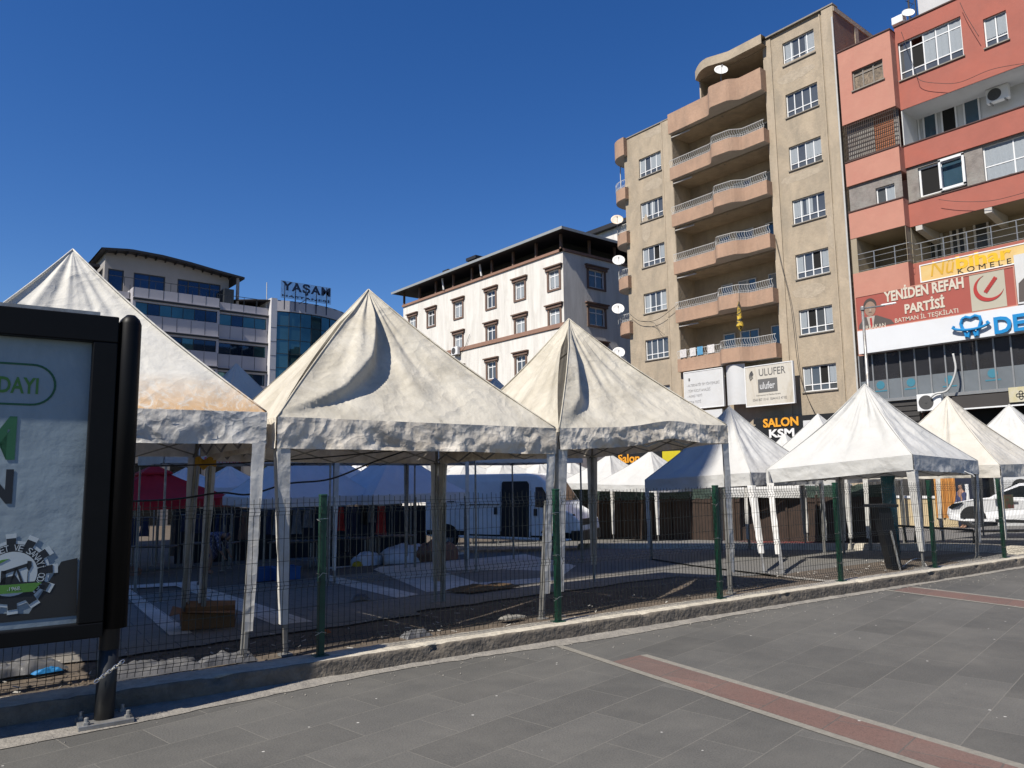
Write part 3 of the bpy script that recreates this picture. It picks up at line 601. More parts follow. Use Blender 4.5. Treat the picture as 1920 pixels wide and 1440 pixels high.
# white car at the right
cw = Vector(gy(1828, 1000)); crot = math.pi/2+R(2); cT0 = xf(crot, tuple(cw)); cs = 1 if (Vector(cT0(0, 1, 0))-cw).dot(Vector((-cw.x, -cw.y, 0))) > 0 else -1
cl = Vector(cw); tocc = Vector(cT0(0, cs, 0))-cw; cl = cl-tocc*.84; cd_ = Vector((math.cos(crot), math.sin(crot), 0)); cl = cl-cd_*3.55; cl.z = yz(cl.x, cl.y); T = xf(crot, tuple(cl))
car = thing('parked_car', 'white parked car cut off by the right edge, front wheel towards the tents', 'car', tuple(cl), crot)
cp = [(0, .45), (-.02, .8), (.05, 1.02), (.5, 1.08), (1.0, 1.42), (1.5, 1.5), (2.2, 1.48), (2.75, 1.2), (3.05, 1.02), (3.6, .95), (4.1, .84), (4.38, .66), (4.42, .45), (4.35, .24), (3.9, .2), (.5, .22)]
cwf = lambda x, z: (.88-.20*max(0, (z-.95)/.55))*(1-.16*max(0, (x-3.8)/.6)**2)
loft(cp, [(-1, .09), (-.97, .03), (-.9, 0), (.9, 0), (.97, .03), (1, .09)], crot, tuple(cl), cwf).build('body', m_wht, car, bevel=.03)
def cside(pts, mat, name, off=.004, th=.012, par=None):
    b = MB(); n = len(pts); o = [T(x, cs*(cwf(x, z)+off), z) for x, z in pts]; i_ = [T(x, cs*(cwf(x, z)+off-th), z) for x, z in pts]
    b.add(o+i_, [tuple(range(n)), tuple(range(2*n-1, n-1, -1))]+[(i, (i+1) % n, n+(i+1) % n, n+i) for i in range(n)]); return b.build(name, mat, par or car)
cside([(1.1, 1.05), (2.85, 1.04), (2.62, 1.2), (2.15, 1.40), (1.5, 1.42), (1.2, 1.36)], m_cglass, 'side_window')
cside([(1.98, .3), (2.0, .3), (2.0, 1.42), (1.98, 1.42)], m_blackpl, 'door_seam', .006)
cside([(.9, .22), (2.9, .22), (2.9, .32), (.9, .32)], m_blackpl, 'sill', .006)
cside([(2.2, .86), (2.4, .86), (2.4, .9), (2.2, .9)], m_rim, 'door_handle', .02)
for cxx in (.85, 3.55): cside([(cxx+.40*math.cos(a), .33+.40*math.sin(a)) for a in [math.pi*k/12 for k in range(13)]], m_blackpl, 'wheel_arch', .006)
for cxx in (.85, 3.55): wheel(T, cxx, cs*.76, .335, .335, car, cs, 5)
cside([(3.98, .70), (4.2, .62), (4.32, .66), (4.15, .80), (3.8, .85)], m_cglass, 'headlight', .012)
b = MB(); q = T(2.75, cs*.98, 1.03); b.box(q, (.2, .14, .13), crot); b.build('mirror', m_wht, car, bevel=.03)
b = MB(); b.add([T(2.25, -.62, 1.47), T(2.25, .62, 1.47), T(2.98, .7, 1.06), T(2.98, -.7, 1.06)], [(0, 1, 2, 3)]); b.v = [(p[0], p[1]+.02, p[2]+.02) for p in b.v]; b.build('windscreen', m_cglass, car)
# ---------------------------------------------------------------- billboard
ux = Vector((math.cos(R(-4.6)), math.sin(R(-4.6)), 0)); PB = Plane((1.23, 6.07, 0), tuple(ux))
bb = thing('billboard', 'black framed advertising board with printed poster, cut off by the left edge', 'billboard', (1.23, 6.07, 0))
m_blk = M('black_frame_paint', (.004, .004, .0045), .45, .3, 4, spec=.15)
m_post = M('grey_post_paint', (.014, .016, .019), .5, .2, 5, stain=(.03, .03, .03), stain_amt=.3, sscale=4)
m_poster = M('poster_paper', (.28, .345, .39), .35, .22, 2.0, bump=.6, bscale=4.0, stain=(.20, .26, .31), stain_amt=.7, sscale=2.2, stretch=(1, 1, .35), spec=.3)
U = lambda px, py: PB.uv(px, py)
zt = U(215, 598)[1]; zb = U(180, 1192)[1]; ur = U(205, 900)[0]
b = MB(); b.tube([(1.235, 6.07, .02), (1.245, 6.07, .5)], .064, 16); b.tube([(1.245, 6.07, .5), (1.26, 6.07, zt-.04), (1.26, 6.07, zt)], [.065, .065, .05], 16); b.build('post', m_post, bb, smooth=True)
b = MB(); b.tube([(1.27, 6.03, zb+.05), (1.27, 6.03, zt-.04), (1.27, 6.03, zt+.0), (1.27, 6.03, zt+.03)], [.075, .075, .06, .03], 16); b.build('rounded_side_tube', m_blk, bb, smooth=True)
b = MB(); b.box((1.24, 6.07, .02), (.34, .26, .03), R(-4.6)); b.build('base_plate', m_zinc, bb, bevel=.004)
for dx, dy in ((-.13, -.09), (.13, -.09), (-.13, .09), (.13, .09)):
    b = MB(); b.lathe((1.24+dx, 6.07+dy, .03), [(.014, 0), (.014, .05), (.001, .055)], n=8); b.lathe((1.24+dx, 6.07+dy, .035), [(.024, 0), (.024, .018), (.001, .018)], n=6); b.build('anchor_bolt', m_zinc, bb)
ui = U(158, 900)[0]; vt = U(172, 643)[1]; vb = U(140, 1168)[1]; uL = -2.6
b = MB(); b.pbox(PB, uL, vt, ur, zt, -.1, .09); b.pbox(PB, uL, zb, ur, vb, -.1, .09); b.pbox(PB, ui, vb, ur, vt, -.1, .088); b.pbox(PB, uL, vb, uL+.2, vt, -.1, .088); b.build('frame', m_blk, bb, bevel=.008)
b = MB(); b.pbox(PB, uL, zt+.001, ur-.12, zt+.03, -.03, .05); b.build('top_strip', m_zinc, bb)
b = MB(); b.tube([(1.23-2.55*ux.x, 6.07-2.55*ux.y, 0), (1.23-2.55*ux.x, 6.07-2.55*ux.y, zt)], .065, 12); b.build('post', m_post, bb)
b = MB(); b.grid(lambda u, v: PB.pt(uL+.2+(ui-uL-.2)*u, vb+(vt-vb)*v, .0), 2, 2); pst = b.build('poster', m_poster, bb)
m_ink = M('dark_ink', (.012, .016, .022), .5, .1, 5); m_ing = M('green_ink', (.02, .11, .05), .5, .1, 5); m_ingl = M('leaf_green_ink', (.08, .22, .04), .5, .1, 5); m_inw = M('pale_ink', (.46, .52, .55), .5, .05, 5); m_ind = M('charcoal_ink', (.016, .017, .018), .5, .1, 5)
def flat(poly, mat, name, w=.002, th=.002, P=PB, par=None): b = MB(); b.pprism(P, poly, w-th, w); return b.build(name, mat, par or pst)
def uvs(*pts): return [U(*p) for p in pts]
# rounded outline around the word
ra = U(0, 679); rb = U(62, 684); rc = U(62, 759); rd_ = U(0, 754); rad = (rb[1]-rc[1])/2; cc = (rb[0], (rb[1]+rc[1])/2)
b = MB(); pth = [(cc[0]-2.0, cc[1]+rad)]+[(cc[0]+rad*math.cos(a), cc[1]+rad*math.sin(a)) for a in [math.pi/2-math.pi*k/16 for k in range(17)]]+[(cc[0]-2.0, cc[1]-rad)]
for p, q in zip(pth, pth[1:]):
    d = Vector((q[0]-p[0], q[1]-p[1])).normalized()*.003; nn_ = Vector((-d.y, d.x)).normalized()*.007
    b.pprism(PB, [(p[0]-d.x-nn_.x, p[1]-d.y-nn_.y), (q[0]+d.x-nn_.x, q[1]+d.y-nn_.y), (q[0]+d.x+nn_.x, q[1]+d.y+nn_.y), (p[0]-d.x+nn_.x, p[1]-d.y+nn_.y)], 0, .004)
b.build('rounded_outline', m_ing, pst)
a = U(-30, 705); c_ = U(71, 739); text('ADAYI', PB, a[0]-.0, c_[1], c_[0], U(71, 709)[1], .002, m_ingl, pst, ex=.002, off=.02)
a = U(-60, 780); c_ = U(33, 862); text('M', PB, U(-38, 820)[0], U(30, 862)[1], U(30, 820)[0], U(30, 781)[1], .002, m_ing, pst, ex=.002, off=.04)
text('N', PB, U(-36, 900)[0], U(25, 944)[1], U(25, 900)[0], U(25, 880)[1], .002, m_ink, pst, ex=.002, off=.04)
# dark lower field of the poster, gear badge with an oil pump
u0_ = uL+.2
flat([(u0_, vb+.05), (ui, vb+.05), U(145, 1046), U(115, 1053), (U(60, 1060)[0], U(60, 1150)[1]), (u0_, vb+.3)], m_ind, 'dark_lower_field', .0035)
gc = U(22, 1076); s_ = (U(88, 1076)[0]-gc[0])
def gear(r0, r1, n, ph=0):
    p = []
    for k in range(n):
        a0 = 2*math.pi*k/n+ph; w_ = 2*math.pi/n
        for f, r_ in ((-.25, r0), (-.22, r1), (.22, r1), (.25, r0)): p.append((gc[0]+r_*math.cos(a0+f*w_), gc[1]+r_*math.sin(a0+f*w_)))
    return p
flat(gear(s_*1.08, s_*1.32, 12, .07), m_inw, 'gear_outline', .0055)
flat(gear(s_*.98, s_*1.17, 12, .07), m_ink, 'gear', .0075)
flat([(gc[0]+s_*.72*math.cos(a), gc[1]+s_*.72*math.sin(a)) for a in [2*math.pi*k/40 for k in range(40)]], m_inw, 'badge_disc', .0095)
q = lambda x, y: (gc[0]+s_*x, gc[1]+s_*y)
flat([q(-.9, -.34), q(.86, -.34), q(.62, -.62), q(-.66, -.62)], m_ingl, 'green_banner', .0125)
for poly in ([q(-.5, -.34), q(.72, -.34), q(.72, -.29), q(-.5, -.29)], [q(-.34, -.3), q(-.22, -.1), q(.1, -.05), q(.25, -.3)], [q(-.28, .1), q(.42, .32), q(.45, .22), q(-.22, 0)], [q(.42, .40), q(.53, .38), q(.55, .22), q(.47, .05), q(.40, .2)], [q(.1, .18), q(.16, .18), q(.34, -.3), q(.26, -.3)], [q(.08, .18), q(.14, .18), q(.02, -.3), q(-.04, -.3)], [q(.44, .06), q(.455, .06), q(.455, -.3), q(.44, -.3)], [q(-.30, .12), q(-.16, .12), q(-.16, -.3), q(-.30, -.3)]):
    flat(poly, m_ink, 'oil_pump', .0115)
flat([q(-.7, .3), q(-.3, .48), q(-.1, .5), q(-.35, .36)], m_ingl, 'leaf', .0115)
text('.1968.', PB, q(-.1, 0)[0], q(0, -.54)[1], q(.28, 0)[0], q(0, -.42)[1], .0128, m_inw, pst, ex=.001)
rt = s_*.85; st = 'ARET VE SANAY\u0130 ODASI'
for k, ch in enumerate(st):
    if ch == ' ': continue
    a = math.pi/2+.707-.16*k; cx_, cy_ = gc[0]+rt*math.cos(a), gc[1]+rt*math.sin(a)
    b_o = text(ch, PB, -.5, -.5, .5, .5, 0, m_inw, pst, ex=.001); hw = .045*(.35 if ch in 'I\u0130' else .9)*s_/.30; hh_ = .062*s_/.30*(1.2 if ch == '\u0130' else 1)
    ta = a-math.pi/2; Minv = rootm(pst)
    for v in b_o.data.vertices:
        wp = np.array(Minv @ v.co); uu_ = (wp-PB.O)@PB.U; vv_ = wp[2]; ww_ = (wp-PB.O)@PB.N
        x_, y_ = uu_*2*hw*.5, vv_*2*hh_*.5; X_ = cx_+x_*math.cos(ta)-y_*math.sin(ta); Y_ = cy_+x_*math.sin(ta)+y_*math.cos(ta)
        v.co = Minv.inverted() @ Vector(PB.pt(X_, Y_, .0085+ww_))
# chain round the post
ch_ = thing('steel_chain', 'shiny steel chain wrapped round the billboard post', 'chain', (1.24, 6.0, .45)); b = MB()
for k in range(9):
    f = k/8; c = Vector((1.165+.15*f, 5.995, .31+.10*f)); d = Vector((.2, 0, .13)).normalized(); s2 = Vector((0, 1, 0)) if k % 2 else Vector((-d.z, 0, d.x))
    b.tube([c+d*(.02*math.cos(t_))+s2*(.010*math.sin(t_)) for t_ in [2*math.pi*j/10 for j in range(11)]], .0035, 5)
b.build('links', M('bright_steel', (.6, .6, .58), .25, .1, 5, metal=.9), ch_)
# ---------------------------------------------------------------- buildings
def wall(b, P, u0, v0, u1, v1, ops, dep=.16, w=0.0):
    """sheet with recessed openings; ops: (u0,v0,u1,v1[,depth])"""
    us = sorted({u0, u1}|{c for o in ops for c in (o[0], o[2]) if u0 < c < u1}); vs = sorted({v0, v1}|{c for o in ops for c in (o[1], o[3]) if v0 < c < v1})
    for a, a2 in zip(us, us[1:]):
        for c, c2 in zip(vs, vs[1:]):
            m_, n_ = (a+a2)/2, (c+c2)/2
            if any(o[0] < m_ < o[2] and o[1] < n_ < o[3] for o in ops): continue
            b.quad(P.pt(a, c, w), P.pt(a2, c, w), P.pt(a2, c2, w), P.pt(a, c2, w))
    for o in ops:
        d = o[4] if len(o) > 4 else dep; A, B_, C, D = (o[0], o[1]), (o[2], o[1]), (o[2], o[3]), (o[0], o[3])
        for p, q in ((A, B_), (B_, C), (C, D), (D, A)): b.quad(P.pt(*p, w), P.pt(*p, w-d), P.pt(*q, w-d), P.pt(*q, w))
        if len(o) > 4: b.quad(P.pt(*A, w-d), P.pt(*B_, w-d), P.pt(*C, w-d), P.pt(*D, w-d))
m_upvc = M('white_window_frame', (.78, .79, .80), .4, .04, 3)
m_pane = glass('window_glass', (.08, .088, .095), .03); m_paneb = glass('blue_glass', (.035, .075, .11), .03)
m_cur = M('white_curtain', (.30, .335, .37), .8, .12, 6, stretch=(8, 8, 1), bump=.3, bscale=14)
m_hole = M('dark_interior', (.008, .008, .008), .9, .1, 2)
m_sill = M('grey_sill', (.25, .23, .2), .8, .2, 6)
def window(P, o, parent, cols=4, low=.28, top=0.0, fr=.055, dep=.16, w=0.0, cur=None, opened=None, pane=None, sill=True, mat=None, group=None, midw=None):
    """frame > panes; cur: list of curtain spans (0..1), opened: index of a missing sash"""
    u0, v0, u1, v1 = o[:4]; W, Hh = u1-u0, v1-v0; b = MB(); wb, wf = w-dep, w-dep+.06
    for a in ((u0, v0, u1, v0+fr), (u0, v1-fr, u1, v1)): b.pbox(P, *a, wb, wf)
    for a in ((u0, v0+fr, u0+fr, v1-fr), (u1-fr, v0+fr, u1, v1-fr)): b.pbox(P, *a, wb, wf)
    lo = v0+Hh*low if low else v0+fr; hi = v1-Hh*top if top else v1-fr
    for k in range(1, cols):
        x = u0+W*k/cols; b.pbox(P, x-fr*.5, v0+fr, x+fr*.5, v1-fr, wb, wf-.004)
    if low: b.pbox(P, u0+fr, lo-fr*.45, u1-fr, lo+fr*.45, wb, wf-.007)
    if top: b.pbox(P, u0+fr, hi-fr*.45, u1-fr, hi+fr*.45, wb, wf-.007)
    f = b.build('window', mat or m_upvc, parent)
    b = MB(); dk = MB()
    for k in range(cols):
        x0, x1 = u0+W*k/cols, u0+W*(k+1)/cols
        if opened is not None and k in (opened if isinstance(opened, (list, tuple)) else [opened]):
            dk.quad(P.pt(x0, lo, wb+.014), P.pt(x1, lo, wb+.014), P.pt(x1, hi, wb+.014), P.pt(x0, hi, wb+.014)); b.quad(P.pt(x0, v0, wb+.02), P.pt(x1, v0, wb+.02), P.pt(x1, lo, wb+.02), P.pt(x0, lo, wb+.02)) if low else None
        else:
            j = random.uniform(-.006, .006); b.quad(P.pt(x0, v0, wb+.02+j), P.pt(x1, v0, wb+.02-j), P.pt(x1, v1, wb+.02-j), P.pt(x0, v1, wb+.02+j))
    b.build('pane', pane or m_pane, f)
    if dk.v: dk.build('open_sash', m_hole, f)
    if cur:
        for (a, c, e) in cur:      # span a..c of the width, bottom e
            b = MB()
            def fc(u, v, a=a, c=c, e=e): return P.pt(u0+W*(a+(c-a)*u), v0+Hh*(e+(1-.03-e)*v+(0 if v > .5 else .02*math.sin(u*30))), wb+.034+.006*math.sin(u*(c-a)*W*26))
            b.grid(fc, int(14*(c-a)*cols)+4, 3); b.build('curtain', m_cur, f)
    if sill:
        b = MB(); b.pbox(P, u0-.06, v0-.07, u1+.06, v0-.01, wb, w+.07); b.build('sill', m_sill, f)
    return f
# --- tan apartment block
m_tan = M('tan_plaster', (.43, .355, .265), .95, .16, 1.6, bump=.8, bscale=7, stain=(.27, .235, .185), stain_amt=.7, sscale=.9, sthr=(.42, .66), stretch=(1, 1, .55))
m_tan2 = M('tan_pilaster', (.44, .365, .275), .95, .15, 1.8, bump=.7, bscale=7, stain=(.27, .235, .185), stain_amt=.6, sscale=1.1, stretch=(1, 1, .4))
m_ora = M('orange_plaster', (.42, .275, .195), .95, .16, 1.6, bump=.7, bscale=8, stain=(.28, .20, .15), stain_amt=.65, sscale=1.1, stretch=(1, 1, .45))
m_soff = M('balcony_soffit', (.52, .50, .47), .9, .1, 2); m_rec = M('recess_plaster', (.38, .31, .23), .95, .15, 1.5, stain=(.25, .22, .18), stain_amt=.5, sscale=.8)
m_brick = tiles_mat('old_brick', (.22, .085, .045), (.30, .12, .06), (.25, .21, .17), .24, .08, 0, .012)
m_brick.node_tree.nodes['Mapping'].inputs['Rotation'].default_value = (R(90), 0, 0)
m_rail = M('white_railing', (.55, .55, .54), .5, .1, 5); m_railg = M('grey_railing', (.36, .37, .38), .4, .1, 5, metal=.5)
YB = 34.0; PT = Plane((37.5, YB, 0), (0, -1, 0)); TU = lambda px, py, w=0.0: PT.uv(px, py, w)
tan = thing('apartment_block', 'tall sand-coloured apartment block with rounded orange balconies', 'building', (37.5, 26, -1.5))
uL_, uR_ = TU(1177, 500)[0], TU(1611, 700)[0]; uB0, uB1 = TU(1270, 500)[0], TU(1452, 450)[0]; zL = 24.75; zR = 27.0; z5 = 8.05; ST = 3.1
ops = []; wins = []
lc = (TU(1201, 393)[0], TU(1243, 393)[0]); rc_ = (TU(1473, 187)[0], TU(1534, 187)[0])
curs = [[(0, .22, .3), (.5, 1, .3)], [(.05, .3, .0), (.68, 1, .0)], [(0, .3, .3), (.4, .6, .3)], None, [(0, .2, 0), (.8, 1, 0)]]
for k in range(6): wins.append(((lc[0], 6.75+ST*k-.66+(0), lc[1], 6.75+ST*k+.66), [2, None, None, 2, None, None][k], k))
for k in range(7): wins.append(((rc_[0]+.0, 6.75+ST*k-.70, rc_[1], 6.75+ST*k+.66), [2, 1, 2, None, None, None, None][k], k+1))
for k in range(5): ops.append((uB0, z5+ST*k+.78, uB1, z5+ST*(k+1)-.1, 1.7))
ops.append((uB0+2.4, 24.9, uB1-.05, 26.25, 1.9))
ops += [w_[0] for w_ in wins]
b = MB(); Lo = [o for o in ops if o[3] < zL]; wall(b, PT, uL_, -3, uR_, zL, Lo)
um = TU(1437, 65)[0]; ut = uB0+2.3
wall(b, PT, ut, zL, uR_, zR-.25, [o for o in ops if o[3] > zL and o[0] > ut-.1])
roofpts = []
b.quad(PT.pt(uR_, -3, 0), PT.pt(uR_, -3, -14), PT.pt(uR_, zL, -14), PT.pt(uR_, zL, 0)); b.quad(PT.pt(uL_, -3, 0), PT.pt(uL_, -3, -14), PT.pt(uL_, zL, -14), PT.pt(uL_, zL, 0))
b.quad(PT.pt(ut, zL, 0), PT.pt(ut, zL, -14), PT.pt(ut, zR-.25, -14), PT.pt(ut, zR-.25, 0)); b.quad(PT.pt(ut, zR-.25, 0), PT.pt(uR_, zR-.25, 0), PT.pt(uR_, zR-.25, -14), PT.pt(ut, zR-.25, -14)); b.quad(PT.pt(uL_, zL, 0), PT.pt(uR_, zL, 0), PT.pt(uR_, zL, -14), PT.pt(uL_, zL, -14))
wl = b.build('wall', m_tan, tan)
for q in ((uB1+.02, 3, uB1+.5, zR-.3, -.02, .06), (rc_[1]+.35, 3, rc_[1]+.42, zR-.3, -.02, .05), (rc_[1]+.55, 3, uR_, zR-.3, -.02, .12), (lc[1]+.12, 3, lc[1]+.2, zL-.02, -.02, .06), (lc[1]+.2, 3, uB0-.02, zL-.03, -.02, .035)):
    b = MB(); b.pbox(PT, *q); b.build('pilaster', m_tan2, tan)
b = MB(); b.pbox(PT, uL_-.05, zL, uB0, zL+.07, -.4, .06); b.build('parapet_cap', m_sill, tan); b = MB(); b.pbox(PT, um+.0, zR-.26, uR_+.04, zR-.18, -.4, .16); b.build('parapet_cap', m_sill, tan)
b = MB(); b.quad(PT.pt(uR_+.012, zL-2, .1), PT.pt(uR_+.012, zL-2, -9), PT.pt(uR_+.012, zR-.6, -9), PT.pt(uR_+.012, zR-.6, .1)); b.build('brick_side_wall', m_brick, tan)
b = MB(); b.pbox(PT, uR_+.01, zL-2, uR_+.05, zR-.6, -2.6, -2.2); b.pbox(PT, uR_+.01, zR-.62, uR_+.06, zR-.35, -9, .1); b.pbox(PT, uR_+.01, zL-2, uR_+.05, zR-.6, -5.6, -5.2); b.build('side_wall_frame', m_tan2, tan)
for i, (o, op, k) in enumerate(wins): window(PT, o, tan, 4, .26, cur=curs[(i*2+k) % 5] if op is None else [(.0, .2, .28), (.78, 1, .3)], opened=op)
rp0 = random.Random(9)
for (px, py, sx, sy) in ((1225, 345, .8, .35), (1232, 245, 1.1, .25), (1490, 140, 1.2, .3), (1210, 430, .35, .9), (1500, 330, 1.3, .25), (1515, 545, .9, .4), (1235, 600, .5, .5), (1560, 420, .3, 1.3)):
    u_, v_ = TU(px, py, .02); n_ = 22; b = MB(); b.pprism(PT, [(u_+sx*math.cos(a)*(1+.35*noise.noise(Vector((math.cos(a)*1.6, math.sin(a)*1.6, px)))), v_+sy*math.sin(a)*(1+.45*noise.noise(Vector((math.cos(a)*2, math.sin(a)*2, py))))) for a in [2*math.pi*k/n_ for k in range(n_)]], -.004, rp0.choice((.003, .004, .005))); b.build('render_patch', M('patched_render_'+rp0.choice('ab'), (.42, .355, .275) if rp0.random() < .5 else (.37, .31, .24), .95, .2, 3, bump=.8, bscale=9), tan)
# balconies with a wave in plan
def bofs(t):
    base = .35+.12*t
    if t < .44: return base
    if t < .56: s_ = (t-.44)/.12; return base+.75*(s_*s_*(3-2*s_))
    if t < .70: return base+.75-.10*((t-.56)/.14)
    if t < .80: s_ = (t-.70)/.10; return base+.65-.50*(s_*s_*(3-2*s_))
    return base+.15
def wavefront(u0, u1, n=48): return [(u0+(u1-u0)*i/n, bofs(i/n)) for i in range(n+1)]
def railing(parent, path, z0, z1, mat, name='railing', wavy=True, step=.14):
    b = MB(); P3 = [Vector(PT.pt(u, 0, w_)) for u, w_ in path]; 
    for z in (z0+.03, z1, z0+.12): b.tube([(p.x, p.y, z) for p in P3], .02 if z == z1 else .013, 4)
    acc = 0
    for a, c in zip(P3, P3[1:]):
        L = (c-a).length; d = (c-a).normalized()
        while acc < L:
            p = a+d*acc; h = z1-z0; o_ = Vector((d.y, -d.x, 0))
            if wavy: b.tube([(p.x+d.x*.05*math.sin(q*6.28), p.y+d.y*.05*math.sin(q*6.28), z0+h*q) for q in (0, .17, .33, .5, .67, .83, 1)], .011, 3, cap=False)
            else: b.tube([(p.x, p.y, z0), (p.x, p.y, z1)], .012, 4, cap=False)
            acc += step
        acc -= L
    return b.build(name, mat, parent)
m_door = M('balcony_door_frame', (.70, .71, .72), .5, .05, 3)
for k in range(6):
    zb0 = z5+ST*k; zt0 = zb0+(.80 if k < 5 else 1.32)
    pth = wavefront(uB0-.02, uB1+.1); b = MB()
    for (ua, wa), (uc, wc) in zip(pth, pth[1:]):
        b.quad(PT.pt(ua, zb0, wa), PT.pt(uc, zb0, wc), PT.pt(uc, zt0, wc), PT.pt(ua, zt0, wa)); b.quad(PT.pt(ua, zt0, wa), PT.pt(uc, zt0, wc), PT.pt(uc, zt0, wc-.12), PT.pt(ua, zt0, wa-.12)); b.quad(PT.pt(ua, zt0, wa-.12), PT.pt(uc, zt0, wc-.12), PT.pt(uc, zb0+.15, wc-.12), PT.pt(ua, zb0+.15, wa-.12))
    ue, we = pth[-1]; b.quad(PT.pt(ue, zb0, we), PT.pt(ue, zb0, 0), PT.pt(ue, zt0, 0), PT.pt(ue, zt0, we)); us_, ws = pth[0]; b.quad(PT.pt(us_, zb0, ws), PT.pt(us_, zb0, 0), PT.pt(us_, zt0, 0), PT.pt(us_, zt0, ws))
    bal = b.build('balcony', m_ora, tan, smooth=False)
    b = MB()
    for (ua, wa), (uc, wc) in zip(pth, pth[1:]): b.quad(PT.pt(ua, zb0+.004, wa-.01), PT.pt(uc, zb0+.004, wc-.01), PT.pt(uc, zb0+.004, -1.69), PT.pt(ua, zb0+.004, -1.69)); b.quad(PT.pt(ua, zb0+.14, wa-.01), PT.pt(uc, zb0+.14, wc-.01), PT.pt(uc, zb0+.14, 0), PT.pt(ua, zb0+.14, 0))
    b.build('slab', m_soff, bal)
    b = MB(); c = PT.pt((uB0+uB1)/2+.3, zb0-.04, -.2); b.lathe(c, [(.02, .05), (.1, .0), (.11, -.04), (.03, -.09)], n=10); b.build('ceiling_lamp', m_sill, bal)
    if k < 5: railing(bal, [(u, w_-.05) for u, w_ in pth], zt0+.01, zt0+.50, m_rail)
    if k > 0:
        b = MB(); b.tube([PT.pt(uB0+.1, zb0-.22, .15), PT.pt(uB0+1.5, zb0-.22, .1)], .05, 6); b.build('awning_roller', m_soff, bal)
    if k < 5:
        P2 = PT; zf = zt0-.6
        for (a, c, dr) in ((.30, .42, 1), (.48, .66, 0), (.78, .98, 0)):
            u0 = uB0+(uB1-uB0)*a; u1 = uB0+(uB1-uB0)*c; window(P2, (u0, zf+(0 if dr else .7), u1, zf+2.05), tan, 1 if dr else 2, .4 if dr else 0, w=-1.50, sill=False, dep=.17, mat=m_door, pane=m_paneb if k < 3 else m_pane, cur=[(.1, .6, .1)] if (k % 2 and not dr) else None)
# roof terrace slab over the upper balcony
b = MB(); n_ = 30; sp = []
for i in range(n_+1):
    t = i/n_; u = ut-.1+(um-ut+.1)*t; sp.append((u, .25+.75*(math.sin(math.pi*min(1, t/.55)) if t < .28 else (1 if t < .30 else max(.45, 1-.8*(t-.3)/.35)))))
for (ua, wa), (uc, wc) in zip(sp, sp[1:]):
    b.quad(PT.pt(ua, 26.3, wa), PT.pt(uc, 26.3, wc), PT.pt(uc, 26.85, wc), PT.pt(ua, 26.85, wa)); b.quad(PT.pt(ua, 26.3, wa), PT.pt(uc, 26.3, wc), PT.pt(uc, 26.3, -1.9), PT.pt(ua, 26.3, -1.9)); b.quad(PT.pt(ua, 26.85, wa), PT.pt(uc, 26.85, wc), PT.pt(uc, 26.85, -2), PT.pt(ua, 26.85, -2))
b.quad(PT.pt(sp[0][0], 26.3, sp[0][1]), PT.pt(sp[0][0], 26.3, -2), PT.pt(sp[0][0], 26.85, -2), PT.pt(sp[0][0], 26.85, sp[0][1]))
b.build('roof_slab', m_tan2, tan)
# rounded balconies at the left corner
for k in range(1, 6):
    zb0 = z5+ST*k; zt0 = zb0+(.80 if k < 5 else 1.25); b = MB(); pts = []
    for i in range(17):
        a = math.pi*.5*i/16; pts.append((uL_+.25-1.55*math.sin(a)**.8, .35-1.45*(1-math.cos(a))))
    pts = [(uL_+.30, .35)]+pts
    pts.append((pts[-1][0], -1.8))
    for (ua, wa), (uc, wc) in zip(pts, pts[1:]):
        b.quad(PT.pt(ua, zb0, wa), PT.pt(uc, zb0, wc), PT.pt(uc, zt0, wc), PT.pt(ua, zt0, wa))
    b.quad(PT.pt(uL_+.3, zb0, .35), PT.pt(uL_+.3, zb0, 0), PT.pt(uL_+.3, zt0, 0), PT.pt(uL_+.3, zt0, .35))
    bal = b.build('corner_balcony', m_ora, tan, smooth=False)
    b = MB(); pl = [PT.pt(u, zb0+.005, w_) for u, w_ in pts]+[PT.pt(uL_+.3, zb0+.005, -1.8)]; b.add(pl, [tuple(range(len(pl)))]); pl = [PT.pt(u, zt0-.02, w_) for u, w_ in pts]+[PT.pt(uL_+.3, zt0-.02, -1.8)]; b.add(pl, [tuple(range(len(pl)))]); b.build('slab', m_soff, bal)
    if k < 5: railing(bal, [(u, w_) for u, w_ in pts], zt0, zt0+.5, m_rail, step=.16)
    if k == 4:
        b = MB(); b.tube([PT.pt(uL_-1.2, zt0, -.9), PT.pt(uL_-1.2, zb0+ST, -.9)], .035, 6); b.build('pole', m_rail, bal)
m_dish = M('dish_white', (.74, .74, .73), .5, .05, 3); m_dishr = M('dish_rusty', (.72, .68, .60), .6, .2, 3, stain=(.60, .30, .08), stain_amt=.95, sscale=2.2)
def dish(px, py, w_, r, label, mat=None, P=None, foot=.55, wd=.6):
    P = P or PT; u, v = P.uv(px, py, w_); c = Vector(P.pt(u, v, w_)); t = thing('satellite_dish', label, 'satellite dish', tuple(c-Vector((0, 0, r+foot))), 0, 'satellite dishes on the balconies')
    ax = Vector((-.62, -.62, .42)).normalized(); b = MB(); b.lathe(c, [(.001, -.10), (r*.5, -.075), (r*.85, -.02), (r, .02), (r*1.0, .03), (r*.84, -.005), (r*.5, -.055), (.001, -.08)], ax, 24); b.build('dish', mat or m_dish, t, smooth=True)
    b = MB(); h = c+ax*r*1.05+Vector((0, 0, -.12)); b.tube([c-Vector((0, 0, r*.95))+ax*.02, h], .015, 5); b.tube([h-ax*.08, h+ax*.05], .04, 8); b.build('receiver_arm', m_railg, t)
    b = MB(); b.tube([c-ax*.1, c-ax*.14-Vector((0, 0, .1)), c-ax*.14-Vector((0, 0, r+foot))], .025, 6); b.build('mast', m_railg, t); return t
dish(1157, 412, .5, .42, 'satellite dish with a rust-orange stain, highest on the left corner balconies', m_dishr)
